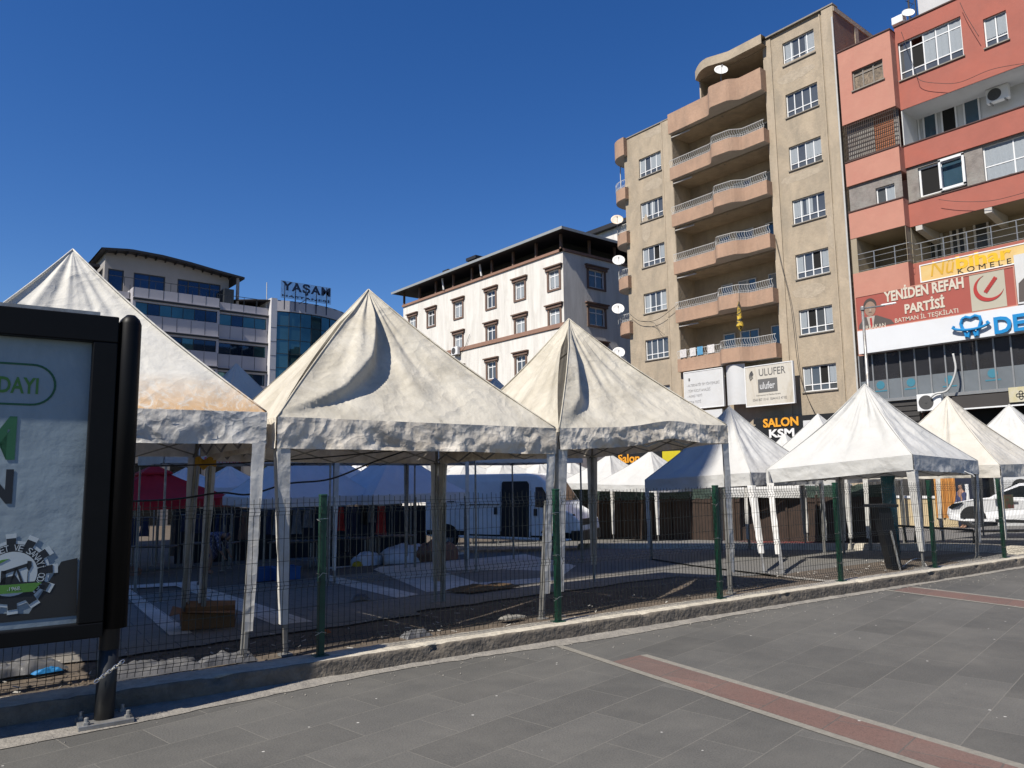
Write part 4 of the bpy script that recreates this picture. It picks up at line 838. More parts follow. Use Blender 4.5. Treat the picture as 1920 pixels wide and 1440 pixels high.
for px, py, lab in ((1160, 488, 'white satellite dish on the second highest corner balcony below the stained one'), (1159, 579, 'white satellite dish on the third corner balcony from the top'), (1160, 661, 'lowest white satellite dish, just above the beige tent')): dish(px, py, .5, .42, lab)
dish(1352, 131, .8, .40, 'white satellite dish on the roof terrace parapet against the sky')
# flag hanging from a balcony
fl = thing('hanging_flag', 'yellow and black rolled flag hanging in front of the lower balconies', 'flag', PT.pt(*TU(1385, 620, 1.0), 1.0)); b = MB(); u, v = TU(1385, 565, 1.1); u2, v2 = TU(1386, 612, 1.1)
b.lathe(PT.pt(u, v2, 1.1), [(.02, -.3), (.11, -.12), (.2, .0), (.16, .3), (.07, v-v2-.2), (.02, v-v2)], n=9); b.build('cloth', M('yellow_flag_cloth', (.62, .42, .05), .8, .2, 4, stain=(.03, .03, .03), stain_amt=1, sscale=3.5, sthr=(.5, .54)), fl)
b = MB(); b.tube([PT.pt(u, v, 1.1), PT.pt(u, v+.5, 1.0)], .012, 4); b.tube([PT.pt(u, v2-.3, 1.1), PT.pt(u, v2-.8, 1.1)], .012, 4); b.build('cord', m_sill, fl)
# laundry on the lowest balcony
ld = thing('laundry', 'washing with a blue towel hung over the lowest balcony railing', 'laundry', PT.pt(uB0+.8, z5+.8, .5)); 
for k, (a, w_, col) in enumerate([(.15, .5, (.6, .58, .58)), (.9, .45, (.62, .6, .6)), (1.45, .42, (.1, .3, .5)), (2.2, .5, (.65, .63, .63))]):
    b = MB(); b.grid(lambda u, v: PT.pt(uB0+.1+a+w_*u, z5+.85+.5*v, .42+bofs(0)*0+.02*math.sin(u*9)), 8, 2); b.build('cloth', M('laundry_cloth_'+'abcd'[k], col, .9, .3, 9), ld)
# signs on the tan block
def board(name, label, P, r, col_mat, w_, th=.12, cat='sign', group=None, fr=None):
    c = P.pt((r[0]+r[2])/2, r[1], w_); t = thing(name, label, cat, c, 0, group); b = MB(); b.pbox(P, r[0], r[1], r[2], r[3], w_-th, w_); b.build('panel', col_mat, t)
    if fr:
        b = MB(); e = .05
        for q in ((r[0]-e, r[1]-e, r[2]+e, r[1]), (r[0]-e, r[3], r[2]+e, r[3]+e), (r[0]-e, r[1], r[0], r[3]), (r[2], r[1], r[2]+e, r[3])): b.pbox(P, *q, w_-th-.02, w_+.02)
        b.build('frame', fr, t)
    return t
m_fad = M('faded_white_sign', (.62, .63, .64), .6, .05, 1, stain=(.5, .48, .44), stain_amt=.4, sscale=.8)
m_grt = M('faded_grey_lettering', (.30, .30, .31), .7, .1, 3); m_grt2 = M('dark_grey_lettering', (.13, .13, .13), .7, .1, 3)
r = PT.rect(1283, 700, 1357, 760, .55); s1 = board('clinic_sign', 'faded white sign board listing tests, left of the curved white panel', PT, r, m_fad, .55, fr=m_upvc)
W_, Hh = r[2]-r[0], r[3]-r[1]
for k, (tx, wf_) in enumerate([('- ALTERNAT\u0130F TIP Y\u00d6NTEMLER\u0130', .86), ('- T\u00dcM V\u00dcCUT ANAL\u0130Z\u0130', .62), ('- ALERJ\u0130 TEST\u0130', .40), ('- GIDA TEST\u0130', .36)]):
    v0 = r[1]+Hh*(.60-.155*k); text(tx, PT, r[0]+W_*.06, v0, r[0]+W_*(.06+wf_), v0+Hh*.095, .555, m_grt, s1, ex=.004)
b = MB(); b.pbox(PT, r[0]+W_*.11, r[1]+Hh*.76, r[0]+W_*.15, r[1]+Hh*.84, .54, .56); b.build('mark', m_grt2, s1)
r = PT.rect(1357, 686, 1396, 757, .9); s2 = thing('curved_sign_panel', 'plain white half-round sign panel between the two clinic boards', 'sign', PT.pt(r[0], r[1], .5)); b = MB()
b.grid(lambda u, v: PT.pt(r[0]+(r[2]-r[0])*u, r[1]+(r[3]-r[1])*v, .52+.45*math.sin(math.pi*(.12+.76*u))), 16, 2); b.build('panel', m_fad, s2, smooth=True)
r = PT.rect(1397, 690, 1489, 754, .75); s3 = board('doctor_sign', 'weathered cream sign board with a grey logo, right of the curved panel', PT, r, M('weathered_cream_sign', (.58, .55, .49), .7, .06, 1, stain=(.33, .25, .14), stain_amt=.8, sscale=.7, stretch=(1, 1, .3), sthr=(.5, .75)), .75, fr=m_upvc)
W_, Hh = r[2]-r[0], r[3]-r[1]; X_ = lambda a: r[0]+W_*a; Y_ = lambda a: r[1]+Hh*a
text('ULUFER', PT, X_(.30), Y_(.74), X_(.86), Y_(.92), .752, m_grt2, s3, ex=.01)
b = MB()
for q in (1, .72, .45):
    b.tube([PT.pt(X_(.19)-.28*q*math.cos(a), Y_(.80)+.32*q*math.sin(a)-.1, .765) for a in [-.7+1.9*i/8 for i in range(9)]], .03, 4)
b.build('arc_logo', m_grt2, s3)
b = MB(); b.pbox(PT, X_(.27), Y_(.32), X_(.68), Y_(.66), .74, .762); pl = b.build('grey_plate', m_grt2, s3); text('ulufer', PT, X_(.31), Y_(.40), X_(.63), Y_(.58), .763, m_fad, pl, ex=.006, off=.01)
text('Dermatoloji ve Medikal Estetik', PT, X_(.22), Y_(.225), X_(.74), Y_(.27), .752, m_grt2, s3, ex=.004); text('0543 807 10 41  0544 413 47 82', PT, X_(.14), Y_(.11), X_(.86), Y_(.175), .752, m_grt2, s3, ex=.004)
r = PT.rect(1316, 770, 1355, 792, .5); s4 = board('small_white_sign', 'small white sign board under the clinic sign', PT, r, m_fad, .5)
text('ADET\u00d6Z', PT, r[0]+.3, r[1]+.15, r[2]-.3, r[1]+.35, .505, m_grt2, s4, ex=.004)
r = PT.rect(1416, 789, 1515, 822, .6); s5 = board('barber_shop_sign', 'black shop sign reading SALON KSM in orange and white', PT, (r[0], 3.0, r[2]+1.6, r[3]+.1), M('black_sign', (.012, .013, .014), .5, .1, 3), .6)
m_orl = M('orange_lettering', (.80, .36, .03), .5, .08, 3); m_whl = M('white_lettering', (.8, .8, .8), .5, .03, 3)
a = TU(1432, 802, .6); c_ = TU(1498, 796, .6); text('SALON', PT, a[0], TU(1465, 800, .6)[1], c_[0], TU(1465, 783, .6)[1], .605, m_orl, s5, ex=.04, off=.03)
text('KSM', PT, TU(1443, 815, .6)[0], TU(1465, 820, .6)[1], TU(1490, 810, .6)[0], TU(1465, 804, .6)[1], .605, m_whl, s5, ex=.04, off=.03)
b = MB(); rw = PT.rect(1506, 787, 1530, 808, .6); b.pbox(PT, rw[0], 3.1, rw[0]+1.1, rw[3]-.05, .58, .63); b.build('white_panel', m_fad, s5)
b = MB(); b.pbox(PT, uL_+.5, 0, uR_-1, 4.4, -.1, .35); b.build('shop_front', m_hole, tan)
r = PT.rect(1236, 838, 1290, 870, .9); s6 = board('yellow_shop_sign', 'yellow shop sign glimpsed between the white tents', PT, (TU(1242, 860, .9)[0], TU(1250, 884, .9)[1], TU(1276, 860, .9)[0], TU(1250, 846, .9)[1]), M('yellow_sign', (.55, .47, .02), .5, .1, 3), .9)
s7 = board('dark_shop_sign', 'black shop sign with golden lettering left of the yellow one', PT, (TU(1140, 860, .9)[0], TU(1190, 884, .9)[1], TU(1241, 860, .9)[0], TU(1190, 842, .9)[1]), M('black_sign', (.012, .013, .014), .5, .1, 3), .9); text('Salon', PT, TU(1160, 860, .9)[0], TU(1180, 868, .9)[1], TU(1200, 860, .9)[0], TU(1180, 851, .9)[1], .905, m_orl, s7, ex=.05, off=.02)
# drain pipe and cables
b = MB(); b.tube([PT.pt(uR_-.02, 26, .2), PT.pt(uR_-.02, 20, .2), PT.pt(uR_-.04, 2, .2)], .05, 6); b.build('drain_pipe', m_rail, tan)
def cable(label, pts, r_=.012, mat=None, name='cable', group='loose cables'):
    P_ = [Vector(p) for p in pts]; out = []
    for i in range(len(P_)-1):
        p0, p1, p2, p3 = P_[max(i-1, 0)], P_[i], P_[i+1], P_[min(i+2, len(P_)-1)]
        for k in range(8):
            t = k/8; out.append(.5*((2*p1)+(-p0+p2)*t+(2*p0-5*p1+4*p2-p3)*t*t+(-p0+3*p1-3*p2+p3)*t**3))
    out.append(P_[-1]); b = MB(); b.tube(out, r_, 5); return tag(b.build(name, mat or m_blackpl, None, smooth=True), label, 'cable', group)
tp = lambda px, py, w_=.25: PT.pt(*TU(px, py, w_), w_)
cable('thin black cable looping from the corner balcony railing onto the wall', [tp(1180, 588), tp(1200, 602), tp(1230, 600), tp(1262, 578), tp(1290, 555)], .015)
cable('thin black cable trailing down the wall between the left windows', [tp(1200, 602), tp(1225, 605), tp(1235, 618), tp(1246, 628)], .012)
cable('black cable running diagonally down the right wall beside the balconies', [tp(1452, 440), tp(1466, 500), tp(1483, 575), tp(1497, 690), tp(1512, 740), tp(1530, 778)], .015)
# --- pink block
m_pk = M('pink_plaster', (.50, .24, .18), .9, .07, 1.2, bump=.2, bscale=6, stain=(.46, .18, .14), stain_amt=.4, sscale=.7); m_rd = M('red_plaster', (.37, .125, .095), .9, .10, 1.0, bump=.25, bscale=6, stain=(.46, .13, .09), stain_amt=.5, sscale=.6)
m_grb = M('grey_brick_wall', (.24, .215, .20), .95, .3, 2.5, bump=.9, bscale=12, stain=(.30, .30, .28), stain_amt=.8, sscale=.8); m_wi = M('white_inner_wall', (.55, .56, .57), .9, .1, 1); m_ol = M('olive_inner_wall', (.34, .29, .21), .9, .12, 1)
PK_ = Plane((36.9, 18.25, 0), (0, -1, 0)); PR = Plane((37.45, 18.25, 0), (0, -1, 0)); KU = lambda px, py, w=0.0: PK_.uv(px, py, w); RU = lambda px, py, w=0.0: PR.uv(px, py, w)
pink = thing('pink_apartment_block', 'pink and brick red apartment block with shop signs on its lower floors', 'building', (37.2, 14, -1.2))
k0 = KU(1584, 300)[0]; k1 = KU(1684, 260)[0]; kz = lambda y: KU(1590, y)[1]
ztop = KU(1577, 97)[1]; a1 = kz(232); a2 = kz(305); a3 = kz(350); a4 = kz(400); a5 = kz(450)
a0 = KU(1640, 505)[1]; abt = KU(1640, 560)[1]
b = MB()
wn1 = KU(1597, 140)[0], KU(1598, 172)[1]-.0, KU(1655, 120)[0], KU(1597, 133)[1]
wn1 = (wn1[0], KU(1598, 171)[1], wn1[2], KU(1595, 135)[1]); wn2 = (KU(1641, 375)[0], KU(1643, 396)[1], KU(1677, 370)[0], KU(1641, 352)[1])
wall(b, PK_, k0, a1, k1, ztop, [wn1]); wall(b, PK_, k0, a3, k1, a2, []); wall(b, PK_, k0, a5, k1, a4, []); wall(b, PK_, k0, -3, k1, a0, [])
for z0, z1 in ((a1, ztop), (a3, a2), (a5, a4), (-3, a0)):
    b.quad(PK_.pt(k1, z0, 0), PK_.pt(k1, z0, -1.2), PK_.pt(k1, z1, -1.2), PK_.pt(k1, z1, 0)); b.quad(PK_.pt(k0, z0, 0), PK_.pt(k0, z0, -1), PK_.pt(k0, z1, -1), PK_.pt(k0, z1, 0)); b.quad(PK_.pt(k0, z1, 0), PK_.pt(k1, z1, 0), PK_.pt(k1, z1, -1.5), PK_.pt(k0, z1, -1.5)); b.quad(PK_.pt(k0, z0, 0), PK_.pt(k1, z0, 0), PK_.pt(k1, z0, -1.5), PK_.pt(k0, z0, -1.5))
b.quad(PK_.pt(k0, ztop, -1.5), PK_.pt(k1, ztop, -1.5), PK_.pt(k1, ztop, -14), PK_.pt(k0, ztop, -14)); b.quad(PK_.pt(k0, -3, -1), PK_.pt(k0, -3, -14), PK_.pt(k0, ztop, -14), PK_.pt(k0, ztop, -1))
b.build('pink_wall', m_pk, pink)
b = MB(); wall(b, PK_, k0+.05, a4, k1-.03, a3, [wn2], w=-.12); b.build('bare_block_wall', m_grb, pink); b = MB(); wall(b, PK_, k0+.05, a2, k1-.03, a1, [(KU(1634, 262)[0], a2+.1, KU(1672, 262)[0], a2+2.3)], w=-.35); b.build('bare_block_wall', m_grb, pink)
b = MB(); b.quad(*[PK_.pt(u, v, -.38) for u, v in ((KU(1630, 262)[0], a2+.1), (KU(1676, 262)[0], a2+.1), (KU(1676, 262)[0], a2+2.4), (KU(1630, 262)[0], a2+2.4))]); b.build('bricked_up_doorway', m_brick2 if False else M('red_brick_patch', (.36, .14, .07), .95, .4, 12, bump=.8, bscale=20), pink)
b = MB(); n_ = 26
for k in range(n_+1): b.pbox(PK_, k0+.1+(k1-k0-.15)*k/n_-.012, a2, k0+.1+(k1-k0-.15)*k/n_+.012, a1, -.05, -.03)
for k in range(9): v = a2+(a1-a2)*(k+.5)/9; b.pbox(PK_, k0+.1, v-.012, k1-.05, v+.012, -.053, -.035)
b.build('window_bars', M('rusty_dark_iron', (.05, .035, .03), .8, .3, 8), pink)
m_oldw = M('old_wood_frame', (.22, .20, .18), .8, .2, 6)
window(PK_, wn1, pink, 3, 0, .25, mat=m_oldw, pane=M('junk_filled_pane', (.22, .17, .12), .7, .8, 8, stain=(.03, .03, .03), stain_amt=.9, sscale=4), fr=.07); window(PK_, wn2, pink, 2, .26, w=-.12, cur=[(.5, .95, .1)])
b = MB(); wall(b, PK_, k0, a0, k1+.0, a5, [(k0+.3, a0+.02, k1-.02, a5-.02, 2.4)], w=-.02); b.build('loggia_wall', m_ol, pink)
b = MB(); b.pbox(PK_, k0-.03, ztop, k1+.03, ztop+.06, -.6, .05); b.build('parapet_cap', M('dark_cap', (.09, .05, .045), .8, .2, 3), pink)
# red part, set back
e0 = k1; e1 = RU(1920, 200)[0]+6.5; rz = lambda x, y: RU(x, y)[1]
rtop = rz(1690, 46); b1 = rz(1692, 206); b2 = rz(1692, 276); b3 = rz(1697, 316); b4 = rz(1701, 383); b5 = rz(1703, 427)
big = (RU(1683, 110)[0]+.05, rz(1684, 153), RU(1806, 90)[0], rz(1682, 82)); sm = (RU(1845, 60)[0], rz(1848, 92)+.05, RU(1889, 50)[0], rz(1844, 36)); cw_ = (RU(1842, 300)[0], rz(1846, 341), RU(1842, 300)[0]+3.6, rz(1841, 274)); ow = (RU(1721, 340)[0], rz(1724, 370), RU(1806, 330)[0], rz(1721, 314))
b = MB(); wall(b, PR, e0, b1, e1, rtop, [big, sm]); wall(b, PR, e0, b3, e1, b2, []); wall(b, PR, e0, b5, e1, b4, []); wall(b, PR, e0, -3, e1, a0, [])
for z0, z1 in ((b1, rtop), (b3, b2), (b5, b4), (-3, a0)):
    b.quad(PR.pt(e1, z0, 0), PR.pt(e1, z0, -13), PR.pt(e1, z1, -13), PR.pt(e1, z1, 0)); b.quad(PR.pt(e0, z1, 0), PR.pt(e1, z1, 0), PR.pt(e1, z1, -2), PR.pt(e0, z1, -2)); b.quad(PR.pt(e0, z0, 0), PR.pt(e1, z0, 0), PR.pt(e1, z0, -2), PR.pt(e0, z0, -2))
b.quad(PR.pt(e0, rtop, -2), PR.pt(e1, rtop, -2), PR.pt(e1, rtop, -13), PR.pt(e0, rtop, -13)); b.quad(PR.pt(e0, b1, 0), PR.pt(e0, b1, -13), PR.pt(e0, rtop, -13), PR.pt(e0, rtop, 0))
b.build('red_wall', m_rd, pink)
b = MB(); wall(b, PR, e0, b4, e1, b3, [cw_, ow], w=-.1); b.build('patched_grey_wall', m_grb, pink)
b = MB(); wall(b, PR, e0, b2, e1, b1, [(e0+.05, b2+.02, e1-.1, b1-.02, 1.7)], w=-.03); b.build('white_loggia_wall', m_wi, pink)
b = MB(); wall(b, PR, e0, a0, e1, b5, [(e0+.02, a0+.02, e1-.1, b5-.02, 2.2)], w=-.03); b.build('loggia_wall', m_ol, pink)
b = MB(); b.pbox(PR, e0-.03, rtop, e1, rtop+.06, -.6, .05); b.pbox(PR, e0-.03, b2, e1, b2+.05, -.1, .04); b.pbox(PR, e0-.03, b4, e1, b4+.05, -.1, .04); b.pbox(PK_, k0, a2, k1+.02, a2+.05, -.1, .04); b.pbox(PK_, k0, a4, k1+.02, a4+.05, -.1, .04); b.build('ledge', MATS['dark_cap'], pink)
window(PR, big, pink, 5, .2, .22, cur=[(.4, .58, .2), (.6, .78, .2), (.8, 1, .2), (.4, 1, .83), (.42, 1, .02)][:3], opened=1); window(PR, sm, pink, 2, .24, cur=[(.05, .45, .3), (.55, .95, .3)])
window(PR, cw_, pink, 3, .42, w=-.1, cur=[(0, .32, .45), (.35, .65, .45), (.68, 1, .45), (.02, .98, .05)]); window(PR, ow, pink, 2, 0, w=-.1, opened=0, fr=.09, pane=m_paneb)
b = MB(); q0 = ow[0]+(ow[2]-ow[0])*.5
for q in ((q0, ow[1]-.02, ow[2]+.12, ow[1]+.1), (q0, ow[3]-.1, ow[2]+.12, ow[3]+.02), (q0, ow[1], q0+.1, ow[3]), (ow[2]+.02, ow[1], ow[2]+.12, ow[3])): b.pbox(PR, *q, .02, .09)
b.build('open_casement', m_upvc, pink)
for kx, (x0, x1) in enumerate([(1703, 1723), (1730, 1757), (1765, 1795), (1808, 1840)]):
    a = RU(x0, 240, -1.6)[0]; c = RU(x1, 240, -1.6)[0]; window(PR, (a, b2+.3, c, b2+2.15), pink, 1, 0, w=-1.55, sill=False, dep=.15, pane=[m_cur, m_paneb, m_hole, m_paneb][kx], mat=m_upvc, fr=.07)
for kx, (x0, x1) in enumerate([(1740, 1768), (1782, 1812), (1827, 1857)]):
    a = RU(x0, 460, -2.1)[0]; c = RU(x1, 460, -2.1)[0]; window(PR, (a, a0+.2, c, a0+2.3), pink, 2 if kx < 2 else 1, 0, w=-2.03, sill=False, dep=.15, mat=m_upvc, fr=.1)
for uu__ in (k1+.25, RU(1850, 440)[0]):
    b = MB(); b.add([PR.pt(uu__, b5-.02, 0), PR.pt(uu__+.3, b5-.02, 0), PR.pt(uu__+.3, b5-.02, -2), PR.pt(uu__, b5-.02, -2), PR.pt(uu__, b5-.25, 0), PR.pt(uu__+.3, b5-.25, 0), PR.pt(uu__+.3, b5-.55, -2), PR.pt(uu__, b5-.55, -2)], [(4, 5, 6, 7), (0, 1, 5, 4), (0, 4, 7, 3), (1, 2, 6, 5)]); b.build('beam', m_soff, pink)
b = MB()
for z in (a0+.08, a0+.38, a0+.68, a0+.95): b.tube([PK_.pt(k0+.1, z, -.05), PK_.pt(k1+.1, z, -.05), PR.pt(k1+.15, z, -.05), PR.pt(e1, z, -.05)], .025 if z > a0+.9 else .014, 5)
for k in range(16):
    u = k0+.1+k*1.0
    P_ = PK_ if u < k1 else PR; b.tube([P_.pt(u, a0, -.05), P_.pt(u, a0+.95, -.05)], .025, 5)
b.build('railing', m_railg, pink)
# air conditioners
def aircon(label, P, u, v, w_, s_=1.0, rot=None, fan=True):
    t = thing('air_conditioner', label, 'air conditioner', P.pt(u, v, w_), 0, 'outdoor air conditioner units'); b = MB(); b.pbox(P, u-.42*s_, v, u+.42*s_, v+.62*s_, w_-.3, w_); bo = b.build('housing', m_upvc, t, bevel=.02)
    b = MB(); b.lathe(P.pt(u-.1*s_, v+.31*s_, w_), [(.26*s_, 0), (.26*s_, .012), (.05, .014), (.05, .03), (.001, .03)], tuple(P.N), 24); b.build('fan_grille', M('dark_grille', (.07, .07, .07), .6, .2, 20), bo)
    b = MB(); b.pbox(P, u-.3*s_, v-.06, u-.25*s_, v, w_-.35, w_+.02); b.pbox(P, u+.25*s_, v-.06, u+.3*s_, v, w_-.35, w_+.02); b.build('bracket', m_leg, t)
PRf = Plane((36.82, 18.25, 0), (0, -1, 0)); a = PRf.uv(1742, 757, .55); aircon('white air conditioner with a dark round fan, behind the tip of the cream tent', PRf, a[0], PRf.uv(1742, 770, .55)[1], .55, 1.25)
a = RU(1870, 170, -1.2); aircon('dusty air conditioner hanging inside the upper right loggia', PR, a[0], RU(1870, 190, -1.2)[1], -1.1, 1.1)
PR2 = Plane((36.82, 18.25, 0), (0, -1, 0)); R2U = lambda px, py, w=0.0: PR2.uv(px, py, w)
# lower shop fronts
sgz = lambda x, y, w_=.35: R2U(x, y, w_)
yr = PR2.rect(1728, 505, 1925, 545, .30)
ys_ = (R2U(1726, 500, .3)[0], R2U(1729, 530, .3)[1]+.05, R2U(1920, 480, .3)[0]+3, R2U(1726, 499, .3)[1]); sy = board('yellow_association_sign', 'yellow and cream sign reading N\u00fbbihar KOMELE', PR2, ys_, M('yellow_cream_sign', (.68, .50, .22), .5, .08, 1, stain=(.66, .36, .07), stain_amt=.8, sscale=.45), .3, fr=m_upvc)
text('N\u00fb', PR2, R2U(1745, 510, .3)[0], R2U(1745, 519, .3)[1], R2U(1790, 505, .3)[0], R2U(1745, 491, .3)[1], .302, M('gold_lettering', (.62, .36, .03), .5, .1, 3), sy, ex=.01, shear=.2)
text('bihar', PR2, R2U(1793, 500, .3)[0], R2U(1793, 506, .3)[1], R2U(1898, 490, .3)[0], R2U(1793, 481, .3)[1], .302, M('amber_lettering', (.78, .46, .02), .5, .1, 3), sy, ex=.01, off=.03)
text('K O M E L E', PR2, R2U(1796, 510, .3)[0], R2U(1796, 514, .3)[1], R2U(1897, 495, .3)[0], R2U(1796, 504, .3)[1], .302, MATS['black_sign'], sy, ex=.01)
m_party = M('party_red', (.36, .085, .065), .55, .06, 1, stain=(.30, .08, .06), stain_amt=.4, sscale=.5); m_beige = M('beige_sign', (.44, .41, .33), .6, .05, 1); m_bgl = M('beige_lettering', (.60, .55, .46), .6, .03, 3)
pz1 = R2U(1608, 558, .5)[1]; pz0 = R2U(1608, 620, .5)[1]; pu0 = R2U(1607, 590, .5)[0]; pu1 = R2U(1903, 540, .5)[0]
sp_ = board('party_office_sign', 'wide red political party sign with portrait, crescent and wheat emblem', PR2, (pu0, pz0, pu1, pz1), m_party, .5, fr=m_pk)
Q = lambda x, y: R2U(x, y, .5)
text('YEN\u0130DEN REFAH', PR2, Q(1660, 585)[0], Q(1660, 567)[1], Q(1812, 585)[0], Q(1660, 541)[1], .505, m_bgl, sp_, ex=.02, off=.035)
text('PART\u0130S\u0130', PR2, Q(1697, 585)[0], Q(1697, 589)[1], Q(1773, 585)[0], Q(1697, 565)[1], .505, m_bgl, sp_, ex=.02, off=.035)
text('BATMAN \u0130L TE\u015eK\u0130LATI', PR2, Q(1677, 585)[0], Q(1677, 608)[1], Q(1797, 585)[0], Q(1677, 595)[1], .505, m_bgl, sp_, ex=.01, off=.005)
text('ERBAKAN', PR2, Q(1617, 585)[0], Q(1617, 622)[1]+.05, Q(1659, 585)[0], Q(1617, 613)[1]+.02, .512, m_bgl, sp_, ex=.01)
b = MB(); b.pbox(PR2, Q(1823, 585)[0], pz0+.02, Q(1890, 585)[0], pz1-.02, .49, .512); pan = b.build('beige_panel', m_beige, sp_)
m_em = M('emblem_red', (.40, .04, .035), .5, .05, 3); cx_, cy_ = Q(1858, 585)[0], (pz0+pz1)/2+.12; cxm = cx_; r_ = (pz1-pz0)*.36
pts_ = [(cx_+r_*math.cos(a), cy_+r_*math.sin(a)) for a in [R(105)+R(240)*i/26 for i in range(27)]]; pts_ += [(cx_+r_*.15+r_*.917*math.cos(a), cy_+r_*.15+r_*.917*math.sin(a)) for a in [R(333)-R(216)*i/26 for i in range(27)]]
b = MB()
for i in range(26): b.pprism(PR2, [pts_[i], pts_[i+1], pts_[52-i], pts_[53-i]], .512, .53)
b.build('crescent_emblem', m_em, pan)
b = MB(); d = (math.cos(R(52)), math.sin(R(52)))
for k in range(9):
    for sd_ in (-1, 1):
        c = (cx_-.2*r_+d[0]*k*r_*.14-d[1]*sd_*r_*.07, cy_-.25*r_+d[1]*k*r_*.14+d[0]*sd_*r_*.07); b.pprism(PR2, [(c[0]+.05*r_*math.cos(a)+.02*math.cos(a)*d[0], c[1]+.09*r_*math.sin(a)) for a in [2*math.pi*j/8 for j in range(8)]], .512, .53)
b.build('wheat_emblem', m_em, pan)
# portrait: generic man in dark suit, flat print
m_sk = M('printed_skin', (.30, .20, .15), .6, .1, 6); m_hair = M('printed_hair', (.06, .05, .045), .6, .1, 6); m_suit = M('printed_suit', (.09, .075, .07), .6, .1, 4); m_shirt = M('printed_shirt', (.42, .38, .34), .6, .05, 4)
fx, fy = Q(1632, 585)[0], pz0+(pz1-pz0)*.62; fr_ = .30
def fl2(poly, mat, name, w0): b = MB(); b.pprism(PR2, poly, w0-.004, w0); return b.build(name, mat, prt)
b = MB(); b.pprism(PR2, [(max(fx-.95, pu0+.04), pz0+.05), (fx+1.1, pz0+.05), (fx+.95, fy-.75), (fx+.3, fy-.42), (fx-.3, fy-.42), (max(fx-.85, pu0+.08), fy-.75)], .498, .505); prt = b.build('portrait', m_suit, sp_)
fl2([(fx-.2, fy-.42), (fx+.2, fy-.42), (fx+.04, fy-1.2), (fx-.04, fy-1.2)], m_shirt, 'shirt', .509); fl2([(fx-.05, fy-.5), (fx+.05, fy-.5), (fx+.08, fy-1.2), (fx-.02, fy-1.25)], m_em, 'tie', .5125)
fl2([(fx+fr_*1.08*math.cos(a), fy+.10+fr_*1.25*math.sin(a)) for a in [2*math.pi*j/20 for j in range(20)]], m_hair, 'hair', .509); fl2([(fx+fr_*.9*math.cos(a), fy-.05+fr_*1.22*math.sin(a)) for a in [2*math.pi*j/20 for j in range(20)]], m_sk, 'face', .513)
for sx_ in (-.11, .11): fl2([(fx+sx_-.06, fy+.03), (fx+sx_+.06, fy+.03), (fx+sx_+.06, fy+.06), (fx+sx_-.06, fy+.06)], m_hair, 'eyebrow', .517)
fl2([(fx-.09, fy-.24), (fx+.09, fy-.24), (fx+.07, fy-.21), (fx-.07, fy-.21)], m_hair, 'mouth', .517); fl2([(fx-.03, fy-.14), (fx+.04, fy-.14), (fx+.0, fy+.02)], m_shirt, 'nose', .517)
# dental sign
m_blu = M('blue_lettering', (.02, .24, .55), .35, .05, 3); dz1 = pz0-.06; dz0 = R2U(1612, 664, .6)[1]
sden = board('dental_clinic_sign', 'long white fascia with a blue smiling tooth logo and letters DE', PR2, (pu0+.0, dz0, e1, dz1), M('white_fascia', (.70, .72, .75), .4, .03, 1, stain=(.6, .6, .6), stain_amt=.3, sscale=.5), .6, th=.5)
D = lambda x, y: R2U(x, y, .6)
tc_ = (D(1822, 613)[0], D(1822, 613)[1]); k_ = (D(1842, 613)[0]-D(1802, 613)[0])/2
out_ = [(-.80, .95), (-.45, 1.12), (0, .95), (.45, 1.12), (.85, .95), (.95, .45), (.80, 0), (.62, -.45), (.5, -1.0), (.36, -1.05), (.25, -.6), (.1, -.25), (-.1, -.25), (-.25, -.6), (-.36, -1.05), (-.52, -1.0), (-.62, -.45), (-.85, .0), (-.97, .45), (-.80, .95)]
b = MB(); b.tube([PR2.pt(tc_[0]+x*k_, tc_[1]+y*k_, .66) for x, y in out_], .07, 6); b.tube([PR2.pt(tc_[0]+k_*1.75*math.sin(a), tc_[1]-k_*(.55*math.cos(a)-.25), .74) for a in [R(-70)+R(140)*i/16 for i in range(17)]], .06, 6)
for s__ in (-1, 1): b.tube([PR2.pt(tc_[0]+s__*k_*1.55, tc_[1]+k_*.3, .74), PR2.pt(tc_[0]+s__*k_*1.75, tc_[1]-k_*.0, .74)], .06, 6)
b.build('tooth_logo', m_blu, sden)
text('DE', PR2, D(1865, 613)[0], D(1868, 627)[1], D(1865, 613)[0]+(D(1895, 613)[0]-D(1865, 613)[0])*1.95, D(1868, 595)[1], .605, m_blu, sden, ex=.08, off=.03)
sw = board('white_party_sign', 'white sign with a dark portrait, cut off at the right edge', PR2, (pu1+.06, pz0+.02, pu1+4, pz1+.5), m_fad, .5); b = MB(); b.pprism(PR2, [(pu1+.1, pz0+.1), (pu1+1.6, pz0+.1), (pu1+1.6, pz0+1.6), (pu1+.6, pz0+1.3), (pu1+.15, pz0+.9)], .5, .51); b.build('printed_figure', m_suit, sw)
